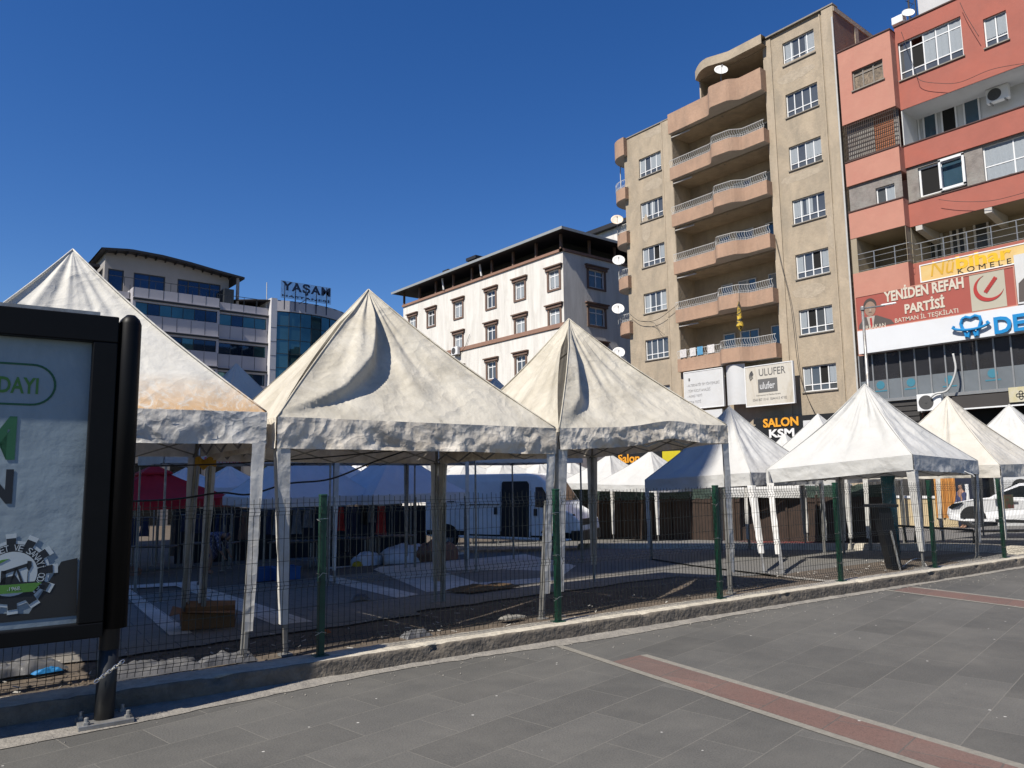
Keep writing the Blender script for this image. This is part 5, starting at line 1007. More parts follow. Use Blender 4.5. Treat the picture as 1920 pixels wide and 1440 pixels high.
# glass gallery
gz1 = dz0-.02; gz0 = R2U(1660, 748, .1)[1]; gal = MB(); gu0, gu1 = R2U(1614, 700)[0], e1
b = MB(); b.quad(PR2.pt(gu0, gz0, .1), PR2.pt(gu1, gz0, .1), PR2.pt(gu1, gz1, .1), PR2.pt(gu0, gz1, .1)); gp = b.build('gallery_glass', glass('gallery_glass', (.03, .03, .033), .04), pink)
b = MB(); b.quad(PR2.pt(gu0, gz0, .112), PR2.pt(gu1, gz0, .112), PR2.pt(gu1, gz0+(gz1-gz0)*.42, .112), PR2.pt(gu0, gz0+(gz1-gz0)*.42, .112)); b.build('frosted_band', M('frosted_glass', (.16, .18, .20), .25, .15, 1), gp)
b = MB(); n_ = 24
for k in range(n_): u = gu0+.02+k*.66; b.pbox(PR2, u-.03, gz0, u+.03, gz1, .115, .17)
b.pbox(PR2, gu0-.1, gz0-.14, gu1, gz0, .0, .22); b.build('gallery_frame', m_railg, gp)
m_cl = M('decal_blue', (.05, .20, .28), .5, .1, 3)
for px in (1651, 1708, 1780, 1861):
    u, v = R2U(px, {1651: 722, 1708: 717, 1780: 712, 1861: 700}[px], .12); b = MB(); b.lathe(PR2.pt(u, v, .118), [(.2, 0), (.2, .004), (.001, .004)], tuple(PR2.N), 14); b.pbox(PR2, u-.3, v-.32, u+.3, v-.26, .116, .122); b.build('window_decal', m_cl, gp)
b = MB(); b.pbox(PR2, gu0-.1, -2, R2U(1725, 760)[0], gz0-.15, -.1, .12)
for k in range(9): b.pbox(PR2, gu0-.1, gz0-.4-.25*k, R2U(1725, 760)[0], gz0-.34-.25*k, .12, .16)
b.build('roller_shutter', M('dark_shutter', (.05, .047, .045), .6, .3, 3), pink)
bf = R2U(1778, 735, .4); b = MB(); b.pbox(PR2, R2U(1776, 760, .4)[0], R2U(1815, 765, .4)[1], e1, gz0-.2, -.1, .4); fas = b.build('grey_fascia', M('charcoal_fascia', (.055, .05, .048), .5, .1, 1), pink)
b = MB(); z = R2U(1815, 765, .4)[1]; b.pbox(PR2, R2U(1776, 760, .4)[0], z-.06, e1, z, .3, .43); b.build('fascia_trim', m_upvc, fas)
b = MB(); b.pbox(PR2, R2U(1725, 760)[0], -2, e1, z-.06, -.4, -.3); b.build('dark_shop_front', m_hole, pink)
rp = (R2U(1892, 740, .45)[0], R2U(1892, 755, .45)[1]); sr = board('rounded_shop_sign', 'pale rounded shop sign with a small black knot emblem at the right edge', PR2, (rp[0], rp[1], rp[0]+2.6, R2U(1892, 727, .45)[1]), M('pale_shop_sign', (.55, .52, .44), .5, .1, 1, stain=(.5, .42, .1), stain_amt=.7, sscale=1), .48, th=.1)
b = MB()
for k in range(4):
    a = math.pi/2*k; c = (rp[0]+.45+.11*math.cos(a), R2U(1892, 727, .45)[1]-.35+.11*math.sin(a)); b.tube([PR2.pt(c[0]+.07*math.cos(q), c[1]+.07*math.sin(q), .49) for q in [2*math.pi*i/8 for i in range(9)]], .015, 4)
b.build('knot_emblem', MATS['black_sign'], sr)
# cables on the pink facade and rooftop things
rp_ = lambda px, py, w_=.3: PR.pt(*RU(px, py, w_), w_)
cable('red-brown cable sagging across the upper red band', [rp_(1690, 60), rp_(1715, 130), rp_(1725, 150), rp_(1760, 156), rp_(1800, 154), rp_(1860, 130), rp_(1925, 118)], .012)
cable('thin cable hanging over the red wall between its two top windows', [rp_(1800, 5), rp_(1812, 30), rp_(1835, 68)], .012)
cable('thin cable hanging on the lower red band', [rp_(1760, 374), rp_(1800, 378), rp_(1860, 376), rp_(1925, 360)], .012)
cable('thick pale hose curving down from the fascia to the air conditioner', [rp_(1787, 663, 1.3), rp_(1792, 690, 1.3), rp_(1787, 712, 1.3), rp_(1775, 733, 1.3), rp_(1755, 738, 1.3), rp_(1745, 745, 1.3)], .05, m_rail, 'hose')
t = thing('radio_mast', 'dark lattice mast on the pink roof beside the white roof room', 'mast', PR.pt(RU(1708, 30, -3)[0], rtop, -3)); b = MB(); u, v = RU(1708, 20, -3)
for a, c in ((-.2, -.2), (.2, -.2), (0, .2)): b.tube([PR.pt(u+a, rtop, -3+c), PR.pt(u+a*.8, rtop+6, -3+c*.8)], .03, 4)
for k in range(14): b.tube([PR.pt(u-.2, rtop+k*.42, -3.2), PR.pt(u+.2, rtop+k*.42+.42, -3.2)], .015, 3); b.tube([PR.pt(u+.2, rtop+k*.42, -2.9), PR.pt(u-.2, rtop+k*.42+.42, -2.9)], .015, 3)
b.build('lattice', m_blackpl, t)
t = thing('rooftop_antenna', 'white box antenna leaning on the edge of the red roof', 'antenna', PR.pt(RU(1686, 45, -.5)[0], rtop, -.5)); b = MB(); u = RU(1684, 40, -.5)[0]; b.pbox(PR, u-.25, rtop+.35, u+.3, rtop+.75, -.8, -.3); b.build('panel', m_upvc, t, bevel=.03); b = MB(); b.tube([PR.pt(u+.35, rtop, -.5), PR.pt(u+.35, rtop+.9, -.5)], .03, 5); b.lathe(PR.pt(u+.5, rtop+.7, -.5), [(.001, -.05), (.3, .06), (.29, .08), (.001, 0)], (-.7, -.5, .4), 16); b.build('mast', m_dish, t)
t = thing('roof_room', 'white room with dark frames on the pink roof at the top edge', 'building', PR.pt(RU(1740, 10, -3)[0], rtop, -3)); b = MB(); u0 = RU(1722, 20, -3)[0]; u1 = u0+6; b.pbox(PR, u0, rtop-.02, u1, rtop+4, -6, -3); b.build('wall', m_wi, t); b = MB()
for k in range(4): b.pbox(PR, u0+.1+k*.5, rtop, u0+.16+k*.5, rtop+1.5, -2.98, -2.93)
b.pbox(PR, u0, rtop+1.4, u1, rtop+1.5, -2.95, -2.6); b.build('railing', m_blackpl, t)
# --- white five storey building
m_wb = M('weathered_white_plaster', (.76, .74, .70), .95, .08, 1.0, bump=.35, bscale=5, stain=(.42, .39, .35), stain_amt=.55, sscale=.5, stretch=(2.5, 2.5, .35))
m_brn = M('brown_trim', (.17, .11, .085), .8, .15, 4); m_bnd = M('terracotta_band', (.29, .17, .125), .8, .12, 4); m_drk = M('dark_roof_metal', (.02, .02, .024), .6, .2, 2)
cX, cY = 40.0, 42.6; PWL = Plane((cX, cY, 0), (0, -1, 0)); PWR = Plane((cX, cY, 0), (1, 0, 0))
WL = lambda px, py: PWL.uv(px, py); WRr = lambda px, py: PWR.uv(px, py)
uW0 = WL(756, 640)[0]; zE = (WL(1067, 465)[1]+WL(757, 577)[1])/2; zB = (WL(1055, 607)[1]+WL(845, 661)[1])/2
whb = thing('white_building', 'weathered white building with brown framed windows and a dark open roof storey', 'building', (cX+5, cY+12, -2))
ops = []; cols = [(774, 607), (809, 601), (860, 583), (921, 563), (975, 545), (1039, 524)]
zr = [WL(1039, 523)[1], WL(1039, 595)[1]]; st_ = zr[0]-zr[1]
WW = []
for j in range(4):
    for i, (px, py) in enumerate(cols):
        if j == 1 and i in (0, 1): continue
        u = WL(px, py)[0]; z = zr[0]-st_*j-(.0 if j < 2 else .12*(j-1)); WW.append((u-.62, z-.82, u+.62, z+.72))
b = MB(); wall(b, PWL, uW0, -4, 0, zE, WW, dep=.14)
RW = []
for (px, py) in ((1118, 524), (1119, 594), (1120, 664)):
    u, z = WRr(px, py); RW.append((u-.9, z-.75, u+.9, z+.75))
wall(b, PWR, 0, -4, 26, zE, RW, dep=.14)
b.quad(PWL.pt(uW0, -4, 0), PWL.pt(uW0, -4, -26), PWL.pt(uW0, zE, -26), PWL.pt(uW0, zE, 0)); b.quad(PWL.pt(uW0, zE, 0), PWL.pt(0, zE, 0), PWL.pt(0, zE, -26), PWL.pt(uW0, zE, -26))
b.build('wall', m_wb, whb)
def trimmed(P, o):
    f = window(P, o, whb, 2 if P is PWL else 2, 0, .3, dep=.14, sill=False, fr=.09, cur=[(.1, .9, .1)] if random.random() < .6 else None, pane=m_pane)
    u0, v0, u1, v1 = o; b = MB(); b.pbox(P, u0-.2, v0-.15, u0, v1+.02, .0, .07); b.pbox(P, u1, v0-.15, u1+.2, v1+.02, .0, .07); b.pbox(P, u0, v0-.15, u1, v0, .0, .07); b.pbox(P, u0-.32, v1+.02, u1+.32, v1+.26, .0, .16); b.pbox(P, u0-.42, v1+.26, u1+.42, v1+.36, .0, .26); b.build('brown_surround', m_brn, f)
for o in WW: trimmed(PWL, o)
for o in RW: trimmed(PWR, o)
b = MB(); b.pbox(PWL, uW0-.1, zE, .12, zE+.22, -.3, .12); b.pbox(PWR, -.12, zE, 26, zE+.22, -.3, .122); b.build('cornice_band', m_bnd, whb)
b = MB(); b.pbox(PWL, uW0-.03, zB-.18, .03, zB+.16, 0, .10); b.build('string_course', m_bnd, whb)
zRf = WL(1067, 430)[1]
b = MB(); PL = [(uW0-1.0, 1.0), (.9, 1.0)]
A = PWL.pt(uW0-.9, zRf-.65, .9); B1 = PWL.pt(.9, zRf-.1, .9); B2 = Vector(PWR.pt(26, zRf-.1, .9)); ridge1 = PWL.pt(uW0-.9, zRf+.3, -9); ridge2 = PWL.pt(.9, zRf+1.0, -9)
zo = zRf-.12
b.pbox(PWL, uW0-.9, zo, .9, zo+.14, -26, .9); rf = b.build('roof', m_drk, whb)
b = MB(); b.pbox(PWL, uW0-.93, zo-.04, .94, zo+.18, .9, .95); b.pbox(PWR, -.93, zo-.04, 26, zo+.18, .9, .95); b.build('roof_fascia', M('pale_gutter', (.30, .32, .33), .5, .1, 3), rf)
b = MB(); b.quad(PWL.pt(uW0-.5, zE+.2, -1.6), PWL.pt(-1.6, zE+.2, -1.6), PWL.pt(-1.6, zo, -1.6), PWL.pt(uW0-.5+1.5, zo, -1.6)); b.quad(PWR.pt(1.6, zE+.2, -1.6), PWR.pt(26, zE+.2, -1.6), PWR.pt(26, zo, -1.6), PWR.pt(1.6, zo, -1.6)); b.build('attic_wall', m_drk, whb)
nP = 9
for k in range(nP):
    u = uW0+.15+(-.2-uW0-.15)*k/(nP-1); b = MB(); b.pbox(PWL, u-.09, zE+.2, u+.09, zo, -.1, .08); b.build('roof_post', m_brn, whb)
for k in range(1, 5):
    b = MB(); b.pbox(PWR, k*3.0-.09, zE+.2, k*3.0+.09, zo, -.1, .08); b.build('roof_post', m_brn, whb)
for px in (835, 906):
    u = WL(px, 530)[0]; b = MB(); b.tube([PWL.pt(u, zE+.25, .2), PWL.pt(u-.1, zo-.1, .3)], .09, 6); b.build('stove_pipe', m_upvc, whb)
for px, py, s__ in ((898, 492, .8), (850, 516, .5)):
    u, v = PWL.uv(px, py, -3); b = MB(); b.pbox(PWL, u-s__*.6, zo, u+s__*.6, v+.1, -3.4, -2.4); b.pbox(PWL, u-s__, v+.1, u+s__, v+.4, -3.8, -2); b.build('chimney', m_drk, rf)
a = WL(859, 659); aircon('small air conditioner under a window of the white building', PWL, a[0], a[1]-.35, .45, 1.2)
cable('dark cable drooping across the white wall beside its air conditioner', [PWL.pt(*WL(x, y), .1) for x, y in ((882, 627), (874, 650), (866, 660), (863, 668))], .02)
nb_ = thing('rear_building', 'dark roofed building edge glimpsed behind the white building', 'building', (62, 46, -2)); PN = Plane((62, 60, 0), (0, -1, 0)); a = PN.uv(1112, 436); c_ = PN.uv(1150, 430)
b = MB(); b.pbox(PN, a[0], -2, c_[0]+8, a[1]-.4, -10, 0); b.build('wall', m_wb, nb_); b = MB(); b.pbox(PN, a[0]-.6, a[1]-.4, c_[0]+8.5, a[1]+.1, -10, .6); b.build('roof', m_drk, nb_)
# --- hospital
m_pan = M('hospital_panel', (.50, .48, .50), .55, .06, .6, stain=(.42, .41, .43), stain_amt=.4, sscale=.4); m_pan2 = M('attic_render', (.34, .32, .30), .9, .06, 1)
m_hg = M('hospital_glass', (.07, .16, .19), .03, .5, .12, metal=.7); m_hgd = M('hospital_glass_dark', (.03, .06, .11), .03, .4, .2, metal=.7); m_mull = M('dark_mullion', (.03, .035, .04), .5, .1, 3)
HY = 90.0; PH = Plane((0, HY, 0), (1, 0, 0)); HU = lambda px, py, w=0.0: PH.uv(px, py, w)
hosp = thing('hospital_building', 'grey panelled hospital with ribbon windows, a curved attic roof and a round glass tower', 'building', (30, HY+8, -3))
uA, uM, uE = HU(190, 560)[0], HU(407, 600)[0], HU(503, 600)[0]; uS0, uS1 = uE, HU(513, 640)[0]
bt_ = [HU(300, 0)[1]]*0; zz_ = lambda y, x=380: HU(x, y)[1]
zt_a = HU(252, 541)[1]; stH = HU(400, 632)[1]-HU(400, 687)[1]
# ribbon bands: glass (top,bottom) per storey at x=380
g_t, g_b = HU(380, 588)[1], HU(380, 607)[1]
g1 = (HU(255, 568)[1], HU(256, 591)[1]); print('hosp', zt_a, stH, g1)
storeys = []
for k in range(8): storeys.append((g1[1]-stH*k, g1[0]-stH*k))
def pan_wall(u0, u1, w_, name, ztop):
    b = MB(); ops_ = [(u0+.3, s0, u1-.25, s1) for s0, s1 in storeys if s1 > -3]
    wall(b, PH, u0, -4, u1, ztop, ops_, dep=.25, w=w_); b.quad(PH.pt(u1, -4, w_), PH.pt(u1, -4, -12), PH.pt(u1, ztop, -12), PH.pt(u1, ztop, w_)); b.quad(PH.pt(u0, -4, w_), PH.pt(u0, -4, -12), PH.pt(u0, ztop, -12), PH.pt(u0, ztop, w_)); b.quad(PH.pt(u0, ztop, w_), PH.pt(u1, ztop, w_), PH.pt(u1, ztop, -12), PH.pt(u0, ztop, -12))
    wl_ = b.build(name, m_pan, hosp)
    j = MB(); n_ = int((u1-u0)/1.35)
    for k in range(1, n_): u = u0+(u1-u0)*k/n_; 
    for s0, s1 in storeys:
        for k in range(n_+1):
            u = u0+.04+(u1-u0-.08)*k/n_; j.pbox(PH, u-.025, s1+.35, u+.025, s0+stH-.05, w_+.002, w_+.01)
    j.build('panel_joints', m_mull, wl_)
    for s0, s1 in storeys:
        j = MB(); j.pbox(PH, u0, s1+.22, u1, s1+.42, w_+.005, w_+.16); j.build('dark_ledge', m_mull, wl_)
        j = MB(); j.pbox(PH, u0, s1+.42, u1, s1+.5, w_+.01, w_+.24); j.build('pale_ledge', m_pan, wl_)
    for s0, s1 in storeys[:6]:
        f = MB(); n2 = max(3, int((u1-u0-.55)/1.2)); g = MB(); gd = MB(); a0_, a1_ = u0+.3, u1-.25
        for k in range(n2+1): u = a0_+(a1_-a0_)*k/n2; f.pbox(PH, u-.035, s0, u+.035, s1, w_-.2, w_-.12)
        f.pbox(PH, a0_, s0, a1_, s0+.07, w_-.2, w_-.118); f.pbox(PH, a0_, s1-.07, a1_, s1, w_-.2, w_-.118)
        fo = f.build('ribbon_window', m_mull, hosp)
        for k in range(n2):
            ua, ub = a0_+(a1_-a0_)*k/n2, a0_+(a1_-a0_)*(k+1)/n2; j1 = random.uniform(-.03, .03); (gd if k % 5 == 1 or random.random() < .25 else g).quad(PH.pt(ua, s0, w_-.16+j1), PH.pt(ub, s0, w_-.16-j1), PH.pt(ub, s1, w_-.16-j1+.02), PH.pt(ua, s1, w_-.16+j1+.02))
        g.build('pane', m_hg, fo); (gd.build('dark_pane', m_hgd, fo) if gd.v else 0)
pan_wall(HU(246, 560)[0], uM, .8, 'panel_wall', zt_a); pan_wall(uM, uE, 0, 'panel_wall', HU(508, 579)[1])
pan_wall(HU(170, 560)[0], HU(245, 560)[0], -.4, 'panel_wall', zt_a-.4)
b = MB(); b.pbox(PH, uS0, -4, uS1, HU(508, 570)[1]+.6, -10, .9); pcol = b.build('white_pier', M('white_panel', (.66, .65, .66), .5, .04, 1), hosp); j = MB()
for k in range(12): j.pbox(PH, uS0, 1.2+k*1.75, uS1, 1.25+k*1.75, .902, .91)
j.build('panel_joints', m_mull, pcol)
# attic with arched roof
aw = -3.0; A = lambda px, py: HU(px, py, aw); u0a, u1a = A(196, 510)[0], A(428, 560)[0]; zbase = zt_a-.3
arc_px = [(186, 471), (240, 474), (300, 485), (352, 498), (400, 512), (452, 526)]
arc = [A(*p) for p in arc_px]
def zarc(u):
    if u <= arc[0][0]: return arc[0][1]
    for (x0, z0), (x1, z1) in zip(arc, arc[1:]):
        if u <= x1: return z0+(z1-z0)*(u-x0)/(x1-x0)
    return arc[-1][1]
wz = [(A(203, 503)[0], A(231, 540)[0]), (A(251, 512)[0], A(309, 545)[0]), (A(333, 525)[0], A(413, 557)[0])]; wt = [(A(231, 507)[1]), (A(309, 519)[1]), (A(412, 534)[1])]; 
b = MB(); n_ = 40; wops = []
for (a_, c_), t_ in zip(wz, wt): wops.append((a_, zbase+.5, c_, t_))
wall(b, PH, u0a, zbase, u1a, min(zarc(u1a), arc[-2][1])-.3, [(o[0], o[1], o[2], min(o[3], zarc(u1a)-.5)) for o in wops], w=aw)
zlow = min(zarc(u1a), arc[-2][1])-.3
for k in range(n_):
    ua, ub = u0a+(u1a-u0a)*k/n_, u0a+(u1a-u0a)*(k+1)/n_; b.quad(PH.pt(ua, zlow, aw), PH.pt(ub, zlow, aw), PH.pt(ub, zarc(ub)-.1, aw), PH.pt(ua, zarc(ua)-.1, aw))
b.quad(PH.pt(u0a, zbase, aw), PH.pt(u0a, zbase, aw-10), PH.pt(u0a, zarc(u0a), aw-10), PH.pt(u0a, zarc(u0a), aw)); b.quad(PH.pt(u1a, zbase, aw), PH.pt(u1a, zbase, aw-10), PH.pt(u1a, zarc(u1a)-.2, aw-10), PH.pt(u1a, zarc(u1a)-.2, aw))
b.build('attic_wall', m_pan2, hosp)
for (u_0, v0, u_1, v1), nc in zip(wops, (1, 2, 4)): window(PH, (u_0, v0, u_1, min(v1, zarc(u1a)-.5)), hosp, nc, 0, w=aw, fr=.14, mat=m_mull, pane=m_hgd, sill=False)
b = MB()
for k in range(30):
    ua, ub = arc[0][0]+(arc[-1][0]-arc[0][0])*k/30, arc[0][0]+(arc[-1][0]-arc[0][0])*(k+1)/30; za, zb_ = zarc(ua), zarc(ub)
    b.add([PH.pt(ua, za-.12, aw+1.3), PH.pt(ub, zb_-.12, aw+1.3), PH.pt(ub, zb_+.14, aw+1.3), PH.pt(ua, za+.14, aw+1.3), PH.pt(ua, za-.12, aw-11), PH.pt(ub, zb_-.12, aw-11), PH.pt(ub, zb_+.14, aw-11), PH.pt(ua, za+.14, aw-11)], [(0, 1, 2, 3), (4, 5, 1, 0), (3, 2, 6, 7)])
    if k % 2: b.pbox(PH, ua, za-.35, ua+.1, za-.12, aw, aw+1.1)
b.build('arched_roof', m_drk, hosp)
b = MB(); u = A(441, 540)[0]; b.tube([PH.pt(u, zbase, aw+.9), PH.pt(u, zarc(u), aw+.9)], .2, 8); b.build('porch_column', m_pan2, hosp)
b = MB(); a = A(140, 486); c_ = A(192, 486); b.pbox(PH, a[0]+.3, zbase, c_[0]-.1, a[1]-.2, aw-9, aw-2); b.pbox(PH, a[0], a[1]-.2, c_[0], a[1]+.1, aw-9, aw-1); b.build('rear_attic', m_drk, hosp)
b = MB()
for u0, u1, z, w_ in ((HU(200, 540)[0], uM, zt_a, .6), (uM, uE, HU(508, 579)[1], -.2)):
    b.tube([PH.pt(u0, z+1.0, w_), PH.pt(u1, z+1.0, w_)], .04, 4)
    for k in range(int((u1-u0)/1.6)+1): b.tube([PH.pt(u0+k*1.6, z, w_), PH.pt(u0+k*1.6, z+1.0, w_)], .03, 4)
b.build('roof_railing', m_mull, hosp)
b = MB(); a = A(437, 560); b.pbox(PH, A(433, 0)[0], zbase, A(450, 0)[0], zbase+2.2, aw-1, aw+1.5); b.build('roof_plant_box', m_mull, hosp)
# round tower
tcx = HU(562, 600)[0]; Rt = HU(700, 600)[0]-tcx; tc2 = Vector((tcx, HY-.9+Rt*math.sqrt(1-((tcx-uS1)/Rt)**2), 0)); nS = 15; tA0 = R(180)+math.acos((tcx-uS1)/Rt)
zcr = HU(513, 570)[1]+.35; zgl = HU(513, 588)[1]+.2
def ring(z0, z1, rad, mat, name, par, a0=None, a1=R(372), n=nS, gap=0.0):
    g = MB(); a0 = tA0
    for k in range(n):
        x0, x1 = a0+(a1-a0)*k/n, a0+(a1-a0)*(k+1)/n; p = [(tc2.x+rad*math.cos(x), tc2.y+rad*math.sin(x)) for x in (x0, x1)]
        g.quad((p[0][0], p[0][1], z0), (p[1][0], p[1][1], z0), (p[1][0], p[1][1], z1), (p[0][0], p[0][1], z1))
    return g.build(name, mat, par)
ring(zgl, zcr, Rt, m_pan, 'tower_crown', hosp); tg = ring(-3, zgl, Rt-.15, m_hg, 'tower_glass', hosp)
b = MB(); b.prism([(tc2.x+(Rt)*math.cos(a), tc2.y+(Rt)*math.sin(a)) for a in [2*math.pi*k/40 for k in range(40)]], zcr-.1, zcr); b.build('tower_roof', m_drk, hosp)
b = MB()
for k in range(nS+1):
    a = tA0+(R(372)-tA0)*k/nS; b.tube([(tc2.x+(Rt-.1)*math.cos(a), tc2.y+(Rt-.1)*math.sin(a), -3), (tc2.x+(Rt-.1)*math.cos(a), tc2.y+(Rt-.1)*math.sin(a), zcr)], .04, 4, cap=False)
for z in [zgl-.05-1.75*q for q in range(13)]: b.tube([(tc2.x+(Rt-.1)*math.cos(tA0+(R(372)-tA0)*k/nS), tc2.y+(Rt-.1)*math.sin(tA0+(R(372)-tA0)*k/nS), z) for k in range(nS+1)], .04, 4)
b.build('mullions', m_mull, tg)
# rooftop sign of the hospital
PS = Plane((tc2.x, HY-1.6, 0), (1, 0, 0)); SU = lambda px, py: PS.uv(px, py)
sg = thing('rooftop_sign', 'dark blue rooftop sign lettering YASAM HASTANESI on slatted steel frame', 'sign', PS.pt(SU(575, 560)[0], zcr, 0)); m_nav = M('navy_lettering', (.006, .018, .055), .5, .1, 3)
su0, su1 = SU(529, 550)[0], SU(619, 560)[0]; s_t, s_m, s_b = SU(530, 526)[1], SU(530, 548)[1], SU(530, 560)[1]+.3; m_slt = M('sign_slat', (.30, .36, .44), .4, .05, 3, metal=.5)
b = MB(); n_ = 16
for k in range(n_): z = s_b-.1+(s_t-s_b+.1)*k/(n_-1); b.pbox(PS, su0-.15, z-.03, su1+.15, z+.03, -.12, -.08)
b.build('slats', m_slt, sg)
b = MB()
for k in range(5): u = su0+.4+(su1-su0-.8)*k/4; b.tube([PS.pt(u, zcr-1.2, -.2), PS.pt(u, s_t, -.2)], .07, 4)
b.tube([PS.pt((su0+su1)/2-.9, zcr-.2, -.2), PS.pt((su0+su1)/2, s_b, -.2)], .06, 4); b.build('steel_frame', m_nav, sg)
text('YA\u015eAM', PS, su0, s_m+.0, su1, s_t, 0, m_nav, sg, ex=.06, off=.03, sp=1.12); text('HASTANES\u0130', PS, su0, s_b, su1, s_m-.15, 0, m_nav, sg, ex=.06, off=.02, sp=1.12)
t = thing('thin_mast', 'thin pale antenna mast standing left of the hospital sign', 'mast', PH.pt(HU(502, 570)[0], zcr-1, -.5)); b = MB(); b.tube([PH.pt(HU(503, 575)[0], zcr-1.5, -.5), PH.pt(HU(503, 530)[0], HU(503, 528)[1], -.5)], .06, 5); b.build('pole', m_rail, t)
# --- unseen tower block added left of the view to cast the yard's rear shadow
nbk = thing('unseen_tower_block', 'plain tall pale tower block unseen at the left, added to shade the back of the yard', 'building', (-28, 34, 0)); XE = -20; HB = 46.5; ys0 = 10.75-(14.4-XE)*math.tan(AZ)
b = MB(); PNb = Plane((XE, ys0, 0), (0, 1, 0))
ops = [(2.5+i*4.2, 3.5+k*3.1, 4.3+i*4.2, 5.0+k*3.1) for i in range(9) for k in range(13)]
wall(b, PNb, 0, -4, 42, HB, ops, dep=.2); P2_ = Plane((XE-14, ys0, 0), (1, 0, 0)); wall(b, P2_, 0, -4, 14, HB, [], dep=.2)
b.quad((XE-14, ys0, HB), (XE, ys0, HB), (XE, ys0+42, HB), (XE-14, ys0+42, HB)); b.quad((XE-14, ys0, -4), (XE-14, ys0+42, -4), (XE-14, ys0+42, HB), (XE-14, ys0, HB)); b.quad((XE-14, ys0+42, -4), (XE, ys0+42, -4), (XE, ys0+42, HB), (XE-14, ys0+42, HB))
b.build('wall', M('block_plaster', (.75, .72, .66), .9, .1, 1), nbk); b = MB()
for o in ops: b.quad(PNb.pt(o[0], o[1], -.2), PNb.pt(o[2], o[1], -.2), PNb.pt(o[2], o[3], -.2), PNb.pt(o[0], o[3], -.2))
b.build('window_panes', m_pane, nbk)
# --- low buildings and palms behind the stalls at the back left
lowb = thing('low_shop_row', 'low dark shop row with pale awning behind the stalls at the back left', 'building', (30, 75, -2)); PLo = Plane((0, 72, 0), (1, 0, 0))
b = MB(); u0, u1 = PLo.uv(120, 880)[0], PLo.uv(760, 880)[0]; b.pbox(PLo, u0, -3, u1, 4.2, -8, 0); b.build('wall', m_pan2, lowb)
b = MB()
for k in range(9): u = u0+1+k*(u1-u0)/9; b.pbox(PLo, u, -2, u+(u1-u0)/9*.75, 3.4, -.1, .03)
b.build('shop_openings', m_hole, lowb)
m_palm = M('dry_palm_leaf', (.30, .22, .11), .9, .3, 8); m_palmg = M('palm_leaf', (.06, .09, .03), .8, .4, 6); m_trunk = M('palm_trunk', (.14, .10, .07), .95, .3, 8, bump=.8, bscale=15)
def palm(px, depth, topy, label, mat, n=46, L=.9):
    x, y = dpt(px, depth); zt_ = zat(x, y, topy)-.3; z0 = yz(x, y); t = thing('palm_tree', label, 'palm tree', (x, y, z0)); b = MB(); b.tube([(x, y, z0), (x+.05, y, (z0+zt_)/2), (x, y, zt_)], [.22, .17, .2], 10); b.build('trunk', m_trunk, t)
    b = MB()
    for k in range(n):
        a = random.uniform(0, 6.28); e = random.uniform(-1.1, .9); l_ = L*random.uniform(.6, 1.1); dx, dy = math.cos(a), math.sin(a); pr = None
        for s_ in range(6):
            f = s_/5; p = Vector((x+dx*l_*f, y+dy*l_*f, zt_+l_*(e*f-.9*f*f))); wv = .09*(1-f*.7); q = Vector((-dy, dx, 0))*wv
            if pr: b.quad(pr[0], pr[1], p+q, p-q)
            pr = (p-q, p+q)
    b.build('crown', mat, t); return t
palm(333, 36, 876, 'dry palm crown left of the first tent pole at the back', m_palm); palm(670, 42, 862, 'dry drooping palm crown above the small shaded tent tip', m_palm)
def leafy(x, y, z0, zt_, rad, label, name='tree', seed=3, n=2600, col=m_palmg):
    rnd = random.Random(seed); t = thing(name, label, 'tree', (x, y, z0)); b = MB(); b.tube([(x, y, z0), (x+.1, y, (z0+zt_)/2), (x, y, zt_-rad*.5)], [.16, .12, .06], 8)
    for k in range(5): a = k*1.3; b.tube([(x, y, zt_-rad*1.3), (x+math.cos(a)*rad*.7, y+math.sin(a)*rad*.7, zt_-rad*.4)], [.05, .02], 5)
    b.build('trunk', m_trunk, t); b = MB(); cl = [(rnd.gauss(0, .45), rnd.gauss(0, .45), rnd.gauss(0, .38)) for _ in range(26)]
    for _ in range(n):
        c = rnd.choice(cl); p = Vector((x+(c[0]+rnd.gauss(0, .16))*rad, y+(c[1]+rnd.gauss(0, .16))*rad, zt_-rad*.6+(c[2]+rnd.gauss(0, .14))*rad)); d1 = Vector((rnd.gauss(0, 1), rnd.gauss(0, 1), rnd.gauss(0, 1))).normalized()*.09*rad**.3; d2 = d1.orthogonal().normalized()*.05*rad**.3
        b.quad(p-d1, p+d2, p+d1, p-d2)
    b.build('crown', col, t); return t
x, y = dpt(578, 46); leafy(x, y, yz(x, y), zat(x, y, 850), 2.2, 'dark leafy tree behind the wide shaded tent', seed=5)
